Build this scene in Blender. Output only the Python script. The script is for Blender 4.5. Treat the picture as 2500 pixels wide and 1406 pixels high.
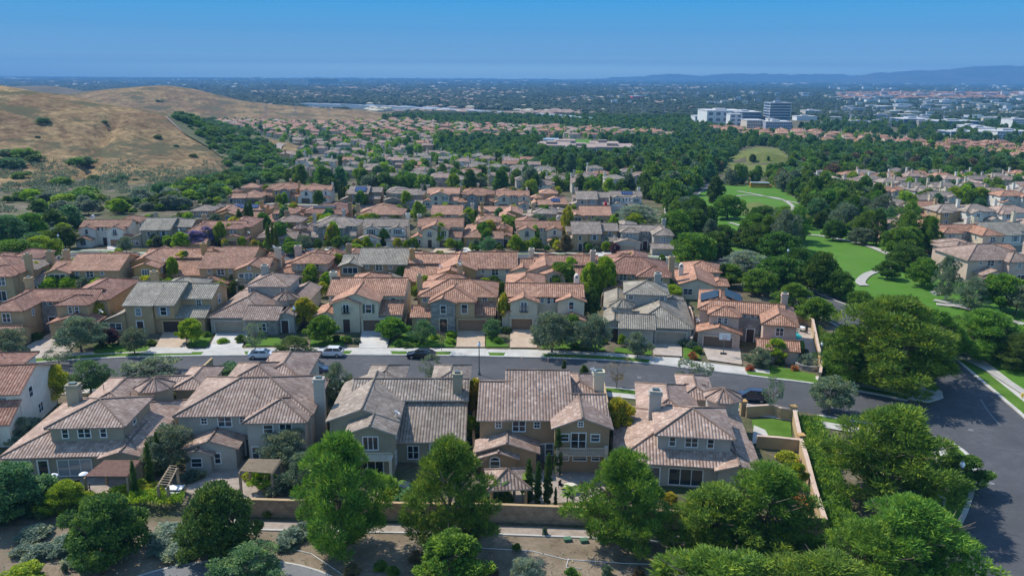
import bpy, bmesh, math, random
import numpy as np
from mathutils import Vector, Matrix, noise
C = bpy.context.scene.collection
SC = bpy.context.scene
PI = math.pi
for o in list(bpy.data.objects): bpy.data.objects.remove(o)

# ------------------------------------------------------------------ camera
CAMH = 44.0
F = 1944.0                                   # focal length in photograph pixels (2500 wide)
PITCH = math.atan(515 / F)
ROLL = math.radians(0.37)
cd = bpy.data.cameras.new('camera'); cam = bpy.data.objects.new('camera', cd); C.objects.link(cam)
cd.sensor_width = 36; cd.lens = 36 * F / 2500; cd.clip_start = 0.5; cd.clip_end = 80000
CM = Matrix.Rotation(PI/2 - PITCH, 3, 'X') @ Matrix.Rotation(ROLL, 3, 'Z')
cam.matrix_world = Matrix.Translation((0, 0, CAMH)) @ CM.to_4x4()
SC.camera = cam

# ------------------------------------------------------------------ world, sun, exposure
SKYS = 0.15                                  # strength of the Nishita sky
SKYB = [(0, (1.5, 2.1, 2.1)), (.010, (1.9, 2.7, 2.5)), (.015, (1.4, 2.1, 2.0)), (.020, (.78, 1.25, 1.3)), (.027, (.42, .82, 1.0)), (.036, (.28, .60, .86)), (.052, (.15, .47, .80)), (.087, (.05, .41, .82)), (.12, (.05, .38, .80))]
SUN_EL, SUN_AZ = 50.0, math.degrees(math.atan2(-0.80, 0.60))   # azimuth of the sun, clockwise from +Y
w = bpy.data.worlds.new('World'); SC.world = w; w.use_nodes = True
nt = w.node_tree; bg = nt.nodes['Background']
sky = nt.nodes.new('ShaderNodeTexSky'); sky.sky_type = 'NISHITA'; sky.sun_disc = False
sky.sun_elevation = math.radians(SUN_EL); sky.sun_rotation = math.radians(SUN_AZ)
sky.altitude = 100; sky.air_density = 1.0; sky.dust_density = 0.1; sky.ozone_density = 2.5
# low band of the sky seen behind the haze: pale at the horizon, deep blue a few degrees up, then the Nishita dome
_E = 1.558
tcw = nt.nodes.new('ShaderNodeTexCoord'); spw = nt.nodes.new('ShaderNodeSeparateXYZ'); nt.links.new(tcw.outputs['Generated'], spw.inputs[0])
mrw = nt.nodes.new('ShaderNodeMapRange'); mrw.inputs[2].default_value = 0.12; nt.links.new(spw.outputs[2], mrw.inputs[0])
rw = nt.nodes.new('ShaderNodeValToRGB'); nt.links.new(mrw.outputs[0], rw.inputs[0]); el_ = rw.color_ramp.elements
for p_, c_ in SKYB:
    e_ = el_[0] if p_ == 0 else el_.new(p_ / 0.12) if p_ < .12 else el_[-1]
    e_.position = p_ / 0.12; e_.color = tuple(x/_E for x in c_) + (1,)
sc_ = nt.nodes.new('ShaderNodeMix'); sc_.data_type = 'RGBA'; sc_.blend_type = 'MULTIPLY'; sc_.inputs[0].default_value = 1
nt.links.new(sky.outputs[0], sc_.inputs[6]); sc_.inputs[7].default_value = (SKYS*.92, SKYS, SKYS, 1)
mb_ = nt.nodes.new('ShaderNodeMapRange'); mb_.interpolation_type = 'SMOOTHSTEP'; mb_.inputs[1].default_value = .10; mb_.inputs[2].default_value = .40; nt.links.new(spw.outputs[2], mb_.inputs[0])
mx_ = nt.nodes.new('ShaderNodeMix'); mx_.data_type = 'RGBA'; nt.links.new(mb_.outputs[0], mx_.inputs[0]); nt.links.new(rw.outputs[0], mx_.inputs[6]); nt.links.new(sc_.outputs[2], mx_.inputs[7])
nt.links.new(mx_.outputs[2], bg.inputs[0]); bg.inputs[1].default_value = 1.0
sl = bpy.data.lights.new('sun', 'SUN'); sl.energy = 3.45; sl.angle = math.radians(0.5); sl.color = (1, 0.93, 0.82)
so = bpy.data.objects.new('sun', sl); C.objects.link(so)
_el, _az = math.radians(SUN_EL), math.radians(SUN_AZ)
sdir = Vector((math.sin(_az)*math.cos(_el), math.cos(_az)*math.cos(_el), math.sin(_el)))
so.rotation_euler = sdir.to_track_quat('Z', 'Y').to_euler(); so.location = (0, 0, 200)
SC.view_settings.view_transform = 'Standard'; SC.view_settings.look = 'None'
SC.view_settings.gamma = 1; SC.view_settings.use_curve_mapping = False
SC.view_settings.exposure = 0.64
SC.cycles.use_denoising = True
SC.cycles.max_bounces = 6; SC.cycles.diffuse_bounces = 3; SC.cycles.glossy_bounces = 2
SC.cycles.transmission_bounces = 2; SC.cycles.transparent_max_bounces = 4; SC.cycles.volume_bounces = 1

# ------------------------------------------------------------------ terrain
def lerp_tab(tab, x):
    if x <= tab[0][0]: return tab[0][1]
    for (a, va), (b, vb) in zip(tab, tab[1:]):
        if x <= b: return va + (vb-va)*(x-a)/(b-a)
    return tab[-1][1]
def sm(t): t = max(0.0, min(1.0, t)); return t*t*(3-2*t)
BASE = [(172, 0), (232, -3), (265, -5), (335, -8), (450, -13), (600, -18), (900, -22.5), (1300, -27), (2000, -33), (2600, -34)]
MOUNDS = []                                   # (x, y, radius x, radius y, height): park mounds
def base_z(x, y):
    z = lerp_tab(BASE, y)
    for (mx, my, rx, ry, h) in MOUNDS:
        d = ((x-mx)/rx)**2 + ((y-my)/ry)**2
        if d < 1: z += h*(1-d)**2
    return z
C1 = [(-900, 46), (-600, 43), (-480, 41), (-399, 36), (-341, 26), (-293, 18.5), (-265, 13), (-239, 3), (-205, -9), (-170, -20), (-120, -30)]
C2 = [(-1300, -34), (-1050, -20), (-950, -4), (-842, 5), (-733, 18), (-644, 25), (-602, 19.5), (-532, 1), (-463, -8), (-386, -13), (-285, -19), (-200, -29), (-120, -38)]
def hill_z(x, y):
    z = -60.0
    if x < -90 and 300 < y < 1000:
        c = lerp_tab(C1, x)
        if y < 620:
            t = max(0.0, (y-325)/295.0); t = 0.55*t**1.5 + 0.45*sm(t)
            h = -14 + (c+14)*t if c > -14 else -14 + (c+14)
        else:
            h = c + (-40-c)*sm((y-620)/330.0)
        n = noise.noise(Vector((x*0.009, y*0.011, 0)))*6.5 + noise.noise(Vector((x*0.03, y*0.02, 3)))*1.6
        # gullies running down the slope
        g = abs(noise.noise(Vector((x*0.016 + y*0.006, y*0.003, 7))))
        k = sm((y-340)/90.0)*(1 if y > 640 else 1-sm((y-540)/90.0))
        h += (n - 8*max(0, .18-g)/.18)*k
        z = max(z, h)
    if x < 0 and y > 1000:
        c = lerp_tab(C2, x)
        if y < 1500: h = -30 + (c+30)*sm((y-1120)/380.0)
        else: h = c + (-50-c)*sm((y-1500)/500.0)
        h += noise.noise(Vector((x*0.006, y*0.006, 5)))*4*sm((1480-y)/200.0)
        z = max(z, h)
    if y > 2000:
        d = math.hypot((x+1450)/260.0, (y-2500)/230.0)
        if d < 1.6: z = max(z, -40 + 50*math.exp(-d*d*1.7) + 3*noise.noise(Vector((x*.01, y*.01, 1))))
    return z
def tz(x, y):
    return max(base_z(x, y), hill_z(x, y) if x < -85 and y > 300 else -99)
def ray(px, py):
    return (CM @ Vector(((px-1250)/F, -(py-703)/F, -1))).normalized()
def G(px, py, zoff=0.0, far=9000):
    """the point of the ground that lies at this place of the photograph"""
    d = ray(px, py); t = 20.0
    while t < far:
        p = d*t
        if CAMH + p.z <= tz(p.x, p.y) + zoff: break
        t += max(0.5, t*0.01)
    lo, hi = t - max(0.5, t*0.0102), t
    for _ in range(18):
        m = (lo+hi)/2; p = d*m
        if CAMH + p.z <= tz(p.x, p.y) + zoff: hi = m
        else: lo = m
    p = d*hi
    return Vector((p.x, p.y, tz(p.x, p.y)))
def GZ(px, py, z):
    d = ray(px, py); t = (z-CAMH)/d.z
    return Vector((d.x*t, d.y*t, z))
CMI = CM.transposed()
def proj(x, y, z):
    q = CMI @ Vector((x, y, z-CAMH))
    if q.z > -1: return (-9999, -9999)
    return (1250 + F*q.x/-q.z, 703 - F*q.y/-q.z)
def in_poly(x, y, P):
    c = False; j = len(P)-1
    for i in range(len(P)):
        if (P[i][1] > y) != (P[j][1] > y) and x < (P[j][0]-P[i][0])*(y-P[i][1])/(P[j][1]-P[i][1]) + P[i][0]: c = not c
        j = i
    return c

# ------------------------------------------------------------------ materials
MATS = {}
def newmat(name):
    m = bpy.data.materials.new(name); m.use_nodes = True; MATS[name] = m
    return m, m.node_tree, m.node_tree.nodes['Principled BSDF']
def N(t, typ, **k):
    n = t.nodes.new(typ)
    for a, b in k.items():
        if a.startswith('i_'): n.inputs[int(a[2:]) if a[2:].isdigit() else a[2:].replace('_', ' ')].default_value = b
        else: setattr(n, a, b)
    return n
def ramp(t, stops, fac=None, interp='LINEAR'):
    r = N(t, 'ShaderNodeValToRGB'); e = r.color_ramp.elements; r.color_ramp.interpolation = interp
    while len(e) < len(stops): e.new(0.5)
    for el, (p, c) in zip(e, stops): el.position = p; el.color = (*c, 1) if len(c) == 3 else c
    if fac: t.links.new(fac, r.inputs[0])
    return r
def mapped(t, scale, coord='Object'):
    tc = N(t, 'ShaderNodeTexCoord'); mp = N(t, 'ShaderNodeMapping')
    mp.inputs['Scale'].default_value = scale if isinstance(scale, tuple) else (scale,)*3
    t.links.new(tc.outputs[coord], mp.inputs[0]); return mp.outputs[0]
def mix(t, fac, a, b, mode='MIX'):
    m = N(t, 'ShaderNodeMix', data_type='RGBA', blend_type=mode)
    for s, v in ((0, fac), (6, a), (7, b)):
        if hasattr(v, 'is_linked') or hasattr(v, 'links'): t.links.new(v, m.inputs[s])
        elif isinstance(v, (int, float)): m.inputs[s].default_value = v
        else: m.inputs[s].default_value = (*v, 1)
    return m.outputs[2]
def noisy(name, c1, c2, scale=0.5, rough=0.85, detail=5, bump=0, c3=None, scale2=8, spec=0.3, coord='Object'):
    m, t, b = newmat(name)
    v = mapped(t, 1, coord)
    n = N(t, 'ShaderNodeTexNoise', i_Scale=scale, i_Detail=detail, i_Roughness=0.65); t.links.new(v, n.inputs[0])
    r = ramp(t, [(0.34, c1), (0.66, c2)], n.outputs[0]); col = r.outputs[0]
    if c3:
        n2 = N(t, 'ShaderNodeTexNoise', i_Scale=scale2, i_Detail=3, i_Roughness=0.7); t.links.new(v, n2.inputs[0])
        r2 = ramp(t, [(0.45, (0, 0, 0)), (0.62, (1, 1, 1))], n2.outputs[0])
        col = mix(t, r2.outputs[0], col, c3)
    t.links.new(col, b.inputs['Base Color']); b.inputs['Roughness'].default_value = rough
    b.inputs['Specular IOR Level'].default_value = spec
    if bump:
        bp = N(t, 'ShaderNodeBump', i_Strength=0.6, i_Distance=bump)
        n3 = N(t, 'ShaderNodeTexNoise', i_Scale=scale2, i_Detail=4); t.links.new(v, n3.inputs[0])
        t.links.new(n3.outputs[0], bp.inputs['Height']); t.links.new(bp.outputs[0], b.inputs['Normal'])
    return m
def plain(name, c, rough=0.6, metal=0, spec=0.5):
    m, t, b = newmat(name); b.inputs['Base Color'].default_value = (*c, 1); b.inputs['Roughness'].default_value = rough
    b.inputs['Metallic'].default_value = metal; b.inputs['Specular IOR Level'].default_value = spec
    return m
def roofmat(name, c1, c2, c3):
    m, t, b = newmat(name)
    tc = N(t, 'ShaderNodeTexCoord'); sp = N(t, 'ShaderNodeSeparateXYZ'); t.links.new(tc.outputs['UV'], sp.inputs[0])
    def math_(op, a, bb=None):
        n = N(t, 'ShaderNodeMath', operation=op)
        for i, v in enumerate((a, bb)):
            if v is None: continue
            if isinstance(v, (int, float)): n.inputs[i].default_value = v
            else: t.links.new(v, n.inputs[i])
        return n.outputs[0]
    u = math_('DIVIDE', sp.outputs[0], 0.36); v = math_('DIVIDE', sp.outputs[1], 0.42)
    fu, fv = math_('FLOOR', u), math_('FLOOR', v)
    cmb = N(t, 'ShaderNodeCombineXYZ'); t.links.new(fu, cmb.inputs[0]); t.links.new(fv, cmb.inputs[1])
    oi = N(t, 'ShaderNodeObjectInfo'); t.links.new(oi.outputs['Random'], cmb.inputs[2])
    wn = N(t, 'ShaderNodeTexWhiteNoise'); t.links.new(cmb.outputs[0], wn.inputs[0])
    r = ramp(t, [(0.0, c1), (0.5, c2), (0.93, c3), (1.0, tuple(min(1, x*1.25) for x in c3))], wn.outputs[0])
    n = N(t, 'ShaderNodeTexNoise', i_Scale=0.35, i_Detail=4); t.links.new(tc.outputs['Object'], n.inputs[0])
    pr = ramp(t, [(0.3, (0.72,)*3), (0.7, (1.15,)*3)], n.outputs[0])
    col = mix(t, 1.0, r.outputs[0], pr.outputs[0], 'MULTIPLY')
    hs = N(t, 'ShaderNodeHueSaturation'); t.links.new(col, hs.inputs['Color'])
    hv = N(t, 'ShaderNodeMapRange', i_3=0.85, i_4=1.12); t.links.new(oi.outputs['Random'], hv.inputs[0]); t.links.new(hv.outputs[0], hs.inputs['Value'])
    t.links.new(hs.outputs[0], b.inputs['Base Color'])
    b.inputs['Roughness'].default_value = 0.75; b.inputs['Specular IOR Level'].default_value = 0.35
    bar = math_('ABSOLUTE', math_('SINE', math_('MULTIPLY', u, PI)))
    crs = math_('FRACT', v)
    h = math_('SUBTRACT', bar, math_('MULTIPLY', crs, 1.1))
    bp = N(t, 'ShaderNodeBump', i_Strength=1.0, i_Distance=0.08); t.links.new(h, bp.inputs['Height']); t.links.new(bp.outputs[0], b.inputs['Normal'])
    return m
roofmat('roof_terracotta', (.35, .165, .095), (.43, .22, .135), (.52, .29, .19))
roofmat('roof_orange', (.40, .20, .12), (.49, .26, .165), (.57, .33, .22))
roofmat('roof_red', (.29, .13, .082), (.37, .18, .12), (.45, .245, .17))
roofmat('roof_mauve', (.315, .205, .152), (.385, .265, .205), (.455, .335, .265))
roofmat('roof_brown', (.26, .20, .155), (.32, .255, .20), (.40, .325, .265))
roofmat('roof_grey', (.25, .215, .165), (.305, .265, .205), (.36, .32, .25))
def stucco(name, c):
    return noisy(name, tuple(x*0.88 for x in c), tuple(min(1, x*1.08) for x in c), 0.6, 0.92, 5, 0.01, None, 6, 0.15)
for nm, c in dict(stucco_cream=(.60, .53, .39), stucco_tan=(.46, .33, .185), stucco_ochre=(.50, .31, .13), stucco_olive=(.33, .29, .21),
                  stucco_pink=(.56, .42, .33), stucco_white=(.70, .66, .57), stucco_brown=(.37, .25, .145), stucco_grey=(.42, .39, .34)).items(): stucco(nm, c)
def stonemat(name, c1, c2, sx, sy, mort):
    m, t, b = newmat(name); v = mapped(t, 1)
    # run the courses along both wall directions: x+y as the long axis
    sp = N(t, 'ShaderNodeSeparateXYZ'); t.links.new(v, sp.inputs[0])
    ad = N(t, 'ShaderNodeMath', operation='ADD'); t.links.new(sp.outputs[0], ad.inputs[0]); t.links.new(sp.outputs[1], ad.inputs[1])
    cb = N(t, 'ShaderNodeCombineXYZ'); t.links.new(ad.outputs[0], cb.inputs[0]); t.links.new(sp.outputs[2], cb.inputs[1])
    br = N(t, 'ShaderNodeTexBrick', i_Scale=1.0); t.links.new(cb.outputs[0], br.inputs[0])
    br.inputs['Color1'].default_value = (*c1, 1); br.inputs['Color2'].default_value = (*c2, 1); br.inputs['Mortar'].default_value = (*mort, 1)
    br.inputs['Brick Width'].default_value = sx; br.inputs['Row Height'].default_value = sy; br.inputs['Mortar Size'].default_value = 0.02
    n = N(t, 'ShaderNodeTexNoise', i_Scale=1.5, i_Detail=5); t.links.new(v, n.inputs[0])
    r = ramp(t, [(0.3, (.7,)*3), (0.7, (1.2,)*3)], n.outputs[0])
    t.links.new(mix(t, 1.0, br.outputs[0], r.outputs[0], 'MULTIPLY'), b.inputs['Base Color']); b.inputs['Roughness'].default_value = 0.9
    bp = N(t, 'ShaderNodeBump', i_Strength=0.7, i_Distance=0.03); bp.invert = True; t.links.new(br.outputs[1], bp.inputs['Height']); t.links.new(bp.outputs[0], b.inputs['Normal'])
    return m
stonemat('stone_grey', (.20, .19, .18), (.36, .34, .30), .7, .28, (.28, .26, .23))
stonemat('block_wall', (.36, .25, .165), (.42, .30, .20), .45, .22, (.26, .19, .13))
noisy('asphalt', (.058, .060, .066), (.100, .103, .110), 0.16, 0.9, 8, 0, (.070, .072, .078), 1.2)
noisy('path_concrete', (.34, .325, .29), (.43, .41, .37), 0.5, 0.9, 5)
noisy('concrete', (.40, .385, .35), (.52, .50, .455), 0.5, 0.9, 5, 0, None)
noisy('concrete_drive', (.42, .40, .37), (.58, .56, .52), 0.35, 0.9, 5)
noisy('tan_drive', (.40, .30, .21), (.50, .39, .29), 0.5, 0.9, 5)
noisy('stamped_drive', (.30, .24, .19), (.48, .41, .34), 0.7, 0.85, 6, 0, (.40, .35, .31), 2)
noisy('paver', (.26, .21, .17), (.38, .32, .27), 1.2, 0.9, 6)
noisy('lawn', (.050, .12, .012), (.11, .20, .03), 0.35, 0.95, 8, 0.03, (.075, .15, .02), 5, 0.1)
noisy('park_lawn', (.060, .16, .014), (.10, .215, .03), 0.035, 0.95, 8, 0.03, (.085, .18, .028), 0.25, 0.1)
noisy('litter_soil', (.12, .09, .06), (.30, .24, .18), 0.3, 0.95, 8, 0.03, (.19, .155, .10), 1.8, 0.1)
noisy('scrub_ground', (.075, .10, .04), (.19, .165, .10), 0.05, 0.95, 8, 0, (.09, .105, .055), 0.5, 0.1)
noisy('dry_lawn', (.12, .15, .035), (.20, .19, .07), 0.04, 0.95, 6, 0, (.10, .14, .03), 0.3, 0.1)
noisy('trail', (.15, .155, .16), (.20, .205, .21), 0.6, 0.9)
noisy('white_trim', (.70, .70, .68), (.78, .78, .76), 1, 0.6)
noisy('cream_trim', (.55, .50, .40), (.62, .57, .46), 1, 0.7)
noisy('bark', (.10, .075, .055), (.20, .16, .12), 3, 0.95, 5, 0.03)
noisy('pale_bark', (.32, .29, .25), (.48, .44, .38), 3, 0.95)
noisy('timber_red', (.19, .10, .075), (.28, .16, .12), 2, 0.8)
noisy('timber_tan', (.25, .19, .12), (.36, .28, .19), 2, 0.8)
noisy('garage_brown', (.16, .11, .075), (.19, .13, .09), 1, 0.7)
noisy('garage_tan', (.33, .28, .21), (.37, .32, .25), 1, 0.7)
noisy('garage_pink', (.55, .45, .42), (.60, .50, .46), 1, 0.7)
noisy('garage_orange', (.28, .17, .10), (.33, .20, .12), 1, 0.7)
noisy('door_dark', (.05, .035, .03), (.08, .05, .04), 2, 0.6)
noisy('shutter_green', (.10, .13, .10), (.13, .16, .12), 2, 0.7)
noisy('shutter_blue', (.28, .31, .38), (.33, .36, .42), 2, 0.7)
noisy('rail_tan', (.42, .35, .27), (.48, .41, .32), 2, 0.7)
plain('iron', (.03, .032, .035), 0.5, 0.5)
plain('lamp_green', (.10, .14, .14), 0.45, 0.3)
plain('globe', (.85, .87, .90), 0.25)
m, t, b = newmat('window_glass'); b.inputs['Roughness'].default_value = 0.06; b.inputs['Specular IOR Level'].default_value = 0.9
oi = N(t, 'ShaderNodeObjectInfo'); r = ramp(t, [(0, (.012, .016, .022)), (0.55, (.035, .045, .055)), (0.8, (.10, .13, .16)), (1, (.30, .33, .34))], oi.outputs['Random']); t.links.new(r.outputs[0], b.inputs['Base Color'])
m, t, b = newmat('solar'); v = mapped(t, 1, 'UV')
br = N(t, 'ShaderNodeTexBrick', i_Scale=1.0, offset=0.0); t.links.new(v, br.inputs[0]); br.inputs['Brick Width'].default_value = 1.0; br.inputs['Row Height'].default_value = 1.6; br.inputs['Mortar Size'].default_value = 0.03
br.inputs['Color1'].default_value = (.018, .035, .11, 1); br.inputs['Color2'].default_value = (.022, .045, .13, 1); br.inputs['Mortar'].default_value = (.2, .22, .25, 1)
t.links.new(br.outputs[0], b.inputs['Base Color']); b.inputs['Roughness'].default_value = 0.15
plain('solar_black', (.012, .014, .018), 0.35)
m, t, b = newmat('pool_water'); b.inputs['Base Color'].default_value = (.02, .33, .36, 1); b.inputs['Roughness'].default_value = 0.08
n = N(t, 'ShaderNodeTexNoise', i_Scale=2.5); bp = N(t, 'ShaderNodeBump', i_Strength=0.2); t.links.new(n.outputs[0], bp.inputs['Height']); t.links.new(bp.outputs[0], b.inputs['Normal'])

def leafmat(name, c1, c2, c3, transl=0.35, var=0.12):
    m, t, b = newmat(name)
    g = N(t, 'ShaderNodeNewGeometry'); oi = N(t, 'ShaderNodeObjectInfo')
    r = ramp(t, [(0.0, c1), (0.5, c2), (1.0, c3)], g.outputs['Random Per Island'])
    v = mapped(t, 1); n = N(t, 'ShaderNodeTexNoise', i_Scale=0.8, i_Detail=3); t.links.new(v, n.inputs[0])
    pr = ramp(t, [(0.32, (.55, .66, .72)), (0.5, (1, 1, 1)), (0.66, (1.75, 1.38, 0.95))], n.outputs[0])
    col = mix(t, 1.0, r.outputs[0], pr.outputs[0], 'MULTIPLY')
    hs = N(t, 'ShaderNodeHueSaturation')
    mr = N(t, 'ShaderNodeMapRange', i_3=1-var, i_4=1+var); t.links.new(oi.outputs['Random'], mr.inputs[0]); t.links.new(mr.outputs[0], hs.inputs['Value'])
    m2 = N(t, 'ShaderNodeMapRange', i_3=0.5-var*.16, i_4=0.5+var*.10); t.links.new(oi.outputs['Random'], m2.inputs[0]); t.links.new(m2.outputs[0], hs.inputs['Hue'])
    t.links.new(col, hs.inputs['Color'])
    t.links.new(hs.outputs[0], b.inputs['Base Color']); b.inputs['Roughness'].default_value = 0.6; b.inputs['Specular IOR Level'].default_value = 0.2
    tr = N(t, 'ShaderNodeBsdfTranslucent'); t.links.new(hs.outputs[0], tr.inputs[0])
    mx = N(t, 'ShaderNodeMixShader'); mx.inputs[0].default_value = transl
    t.links.new(b.outputs[0], mx.inputs[1]); t.links.new(tr.outputs[0], mx.inputs[2]); t.links.new(mx.outputs[0], t.nodes['Material Output'].inputs[0])
    return m
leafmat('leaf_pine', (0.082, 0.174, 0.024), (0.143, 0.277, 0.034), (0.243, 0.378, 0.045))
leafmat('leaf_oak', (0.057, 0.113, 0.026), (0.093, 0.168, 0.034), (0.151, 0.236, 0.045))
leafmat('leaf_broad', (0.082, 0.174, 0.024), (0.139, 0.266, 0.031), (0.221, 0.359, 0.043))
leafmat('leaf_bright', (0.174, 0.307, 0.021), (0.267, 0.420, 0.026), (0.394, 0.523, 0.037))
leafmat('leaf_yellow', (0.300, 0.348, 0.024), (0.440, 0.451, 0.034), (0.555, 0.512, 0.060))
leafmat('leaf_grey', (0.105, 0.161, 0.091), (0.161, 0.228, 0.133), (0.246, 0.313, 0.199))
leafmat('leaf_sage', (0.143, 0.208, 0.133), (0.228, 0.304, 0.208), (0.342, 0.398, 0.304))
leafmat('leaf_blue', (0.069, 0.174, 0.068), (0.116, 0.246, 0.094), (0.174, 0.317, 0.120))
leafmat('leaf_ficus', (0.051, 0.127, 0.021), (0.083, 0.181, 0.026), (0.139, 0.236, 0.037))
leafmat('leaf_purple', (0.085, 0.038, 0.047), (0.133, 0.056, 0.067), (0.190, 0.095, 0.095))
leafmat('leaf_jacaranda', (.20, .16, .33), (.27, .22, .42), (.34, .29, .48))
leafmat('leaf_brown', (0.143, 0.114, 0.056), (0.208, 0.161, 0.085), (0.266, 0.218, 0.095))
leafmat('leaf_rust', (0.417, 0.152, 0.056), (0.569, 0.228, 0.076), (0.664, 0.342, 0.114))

# ------------------------------------------------------------------ object helpers
USED = {}
def put(o, name=None, label=None, cat=None, group=None, kind=None, parent=None):
    C.objects.link(o)
    if parent is not None: o.parent = parent; CH.setdefault(parent.name, []).append(o)
    if label: o['label'] = label
    if cat: o['category'] = cat
    if group: o['group'] = group
    if kind: o['kind'] = kind
    return o
def empty(name, loc=(0, 0, 0), rz=0, **k):
    o = bpy.data.objects.new(name, None); o.location = loc; o.rotation_euler = (0, 0, rz); o.empty_display_size = 0.3
    return put(o, **k)
def mobj(name, me, mat=None, **k):
    o = bpy.data.objects.new(name, me); put(o, **k)
    if mat is not None:
        if len(me.materials) == 0: me.materials.append(MATS[mat])
        o.material_slots[0].link = 'OBJECT'; o.material_slots[0].material = MATS[mat]
    return o
CH = {}
def copy_tree(o, parent=None, children_of=None):
    c = o.copy(); C.objects.link(c)
    if parent is not None: c.parent = parent; CH.setdefault(parent.name, []).append(c)
    for ch in CH.get(o.name, []): copy_tree(ch, c)
    return c
def np_mesh(name, V, Fq, mat=None, smooth=False):
    """V (n,3), Fq (m,k) index array, all faces with k corners"""
    me = bpy.data.meshes.new(name); V = np.asarray(V, np.float32); Fq = np.asarray(Fq, np.int32)
    k = Fq.shape[1]
    me.vertices.add(len(V)); me.vertices.foreach_set('co', V.ravel())
    me.loops.add(Fq.size); me.loops.foreach_set('vertex_index', Fq.ravel())
    me.polygons.add(len(Fq)); me.polygons.foreach_set('loop_start', np.arange(0, Fq.size, k, dtype=np.int32))
    try: me.polygons.foreach_set('loop_total', np.full(len(Fq), k, np.int32))
    except Exception: pass
    me.update(calc_edges=True)
    if smooth: me.polygons.foreach_set('use_smooth', np.ones(len(Fq), bool))
    if mat: me.materials.append(MATS[mat])
    return me
class MB:
    """collects shapes for one mesh; faces may carry a material slot and metric roof UVs"""
    def __init__(s, mx=1): s.v = []; s.f = []; s.m = []; s.uv = {}; s.mx = mx
    def quad(s, pts, mi=0, uv=None):
        b = len(s.v); s.v += [(p[0]*s.mx, p[1], p[2]) for p in pts]
        idx = list(range(b, b+len(pts)))
        if s.mx < 0: idx.reverse()
        if uv is not None: s.uv[len(s.f)] = (uv if s.mx > 0 else list(reversed(uv)))
        s.f.append(idx); s.m.append(mi)
    def box(s, x0, x1, y0, y1, z0, z1, mi=0, bottom=True):
        P = [(x0, y0, z0), (x1, y0, z0), (x1, y1, z0), (x0, y1, z0), (x0, y0, z1), (x1, y0, z1), (x1, y1, z1), (x0, y1, z1)]
        Fc = [(4, 5, 6, 7), (0, 1, 5, 4), (1, 2, 6, 5), (2, 3, 7, 6), (3, 0, 4, 7)] + ([(3, 2, 1, 0)] if bottom else [])
        for f in Fc: s.quad([P[i] for i in f], mi)
    def prism(s, pts, z0, z1, mi=0):
        n = len(pts)
        s.quad([(p[0], p[1], z1) for p in pts], mi); s.quad([(p[0], p[1], z0) for p in reversed(pts)], mi)
        for i in range(n):
            a, b = pts[i], pts[(i+1) % n]; s.quad([(*a, z0), (*b, z0), (*b, z1), (*a, z1)], mi)
    def tube(s, a, b, r0, r1=None, n=6, mi=0, cap=True):
        a, b = Vector(a), Vector(b); r1 = r0 if r1 is None else r1
        d = (b-a).normalized(); u = d.orthogonal().normalized(); w_ = d.cross(u)
        A = [a+(u*math.cos(2*PI*i/n)+w_*math.sin(2*PI*i/n))*r0 for i in range(n)]
        B = [b+(u*math.cos(2*PI*i/n)+w_*math.sin(2*PI*i/n))*r1 for i in range(n)]
        for i in range(n): j = (i+1) % n; s.quad([A[i], A[j], B[j], B[i]], mi)
        if cap: s.quad(list(reversed(A)), mi); s.quad(B, mi)
    def lathe(s, c, prof, n=12, mi=0):
        for (r0, z0), (r1, z1) in zip(prof, prof[1:]):
            for i in range(n):
                a, b = 2*PI*i/n, 2*PI*(i+1)/n
                P = [(c[0]+r0*math.cos(a), c[1]+r0*math.sin(a), c[2]+z0), (c[0]+r0*math.cos(b), c[1]+r0*math.sin(b), c[2]+z0),
                     (c[0]+r1*math.cos(b), c[1]+r1*math.sin(b), c[2]+z1), (c[0]+r1*math.cos(a), c[1]+r1*math.sin(a), c[2]+z1)]
                if r0 < 1e-4: P = P[1:] if False else [P[0], P[2], P[3]]
                elif r1 < 1e-4: P = P[:3]
                s.quad(P, mi)
    def mesh(s, name, mats=(), smooth=False):
        me = bpy.data.meshes.new(name); me.from_pydata(s.v, [], s.f)
        for m_ in mats: me.materials.append(MATS[m_])
        if any(s.m): me.polygons.foreach_set('material_index', s.m)
        if s.uv:
            lay = me.uv_layers.new(name='UVMap')
            for fi, uv in s.uv.items():
                p = me.polygons[fi]
                for li, q in zip(p.loop_indices, uv): lay.data[li].uv = q
        if smooth: me.polygons.foreach_set('use_smooth', [True]*len(s.f))
        me.update(); return me
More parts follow.
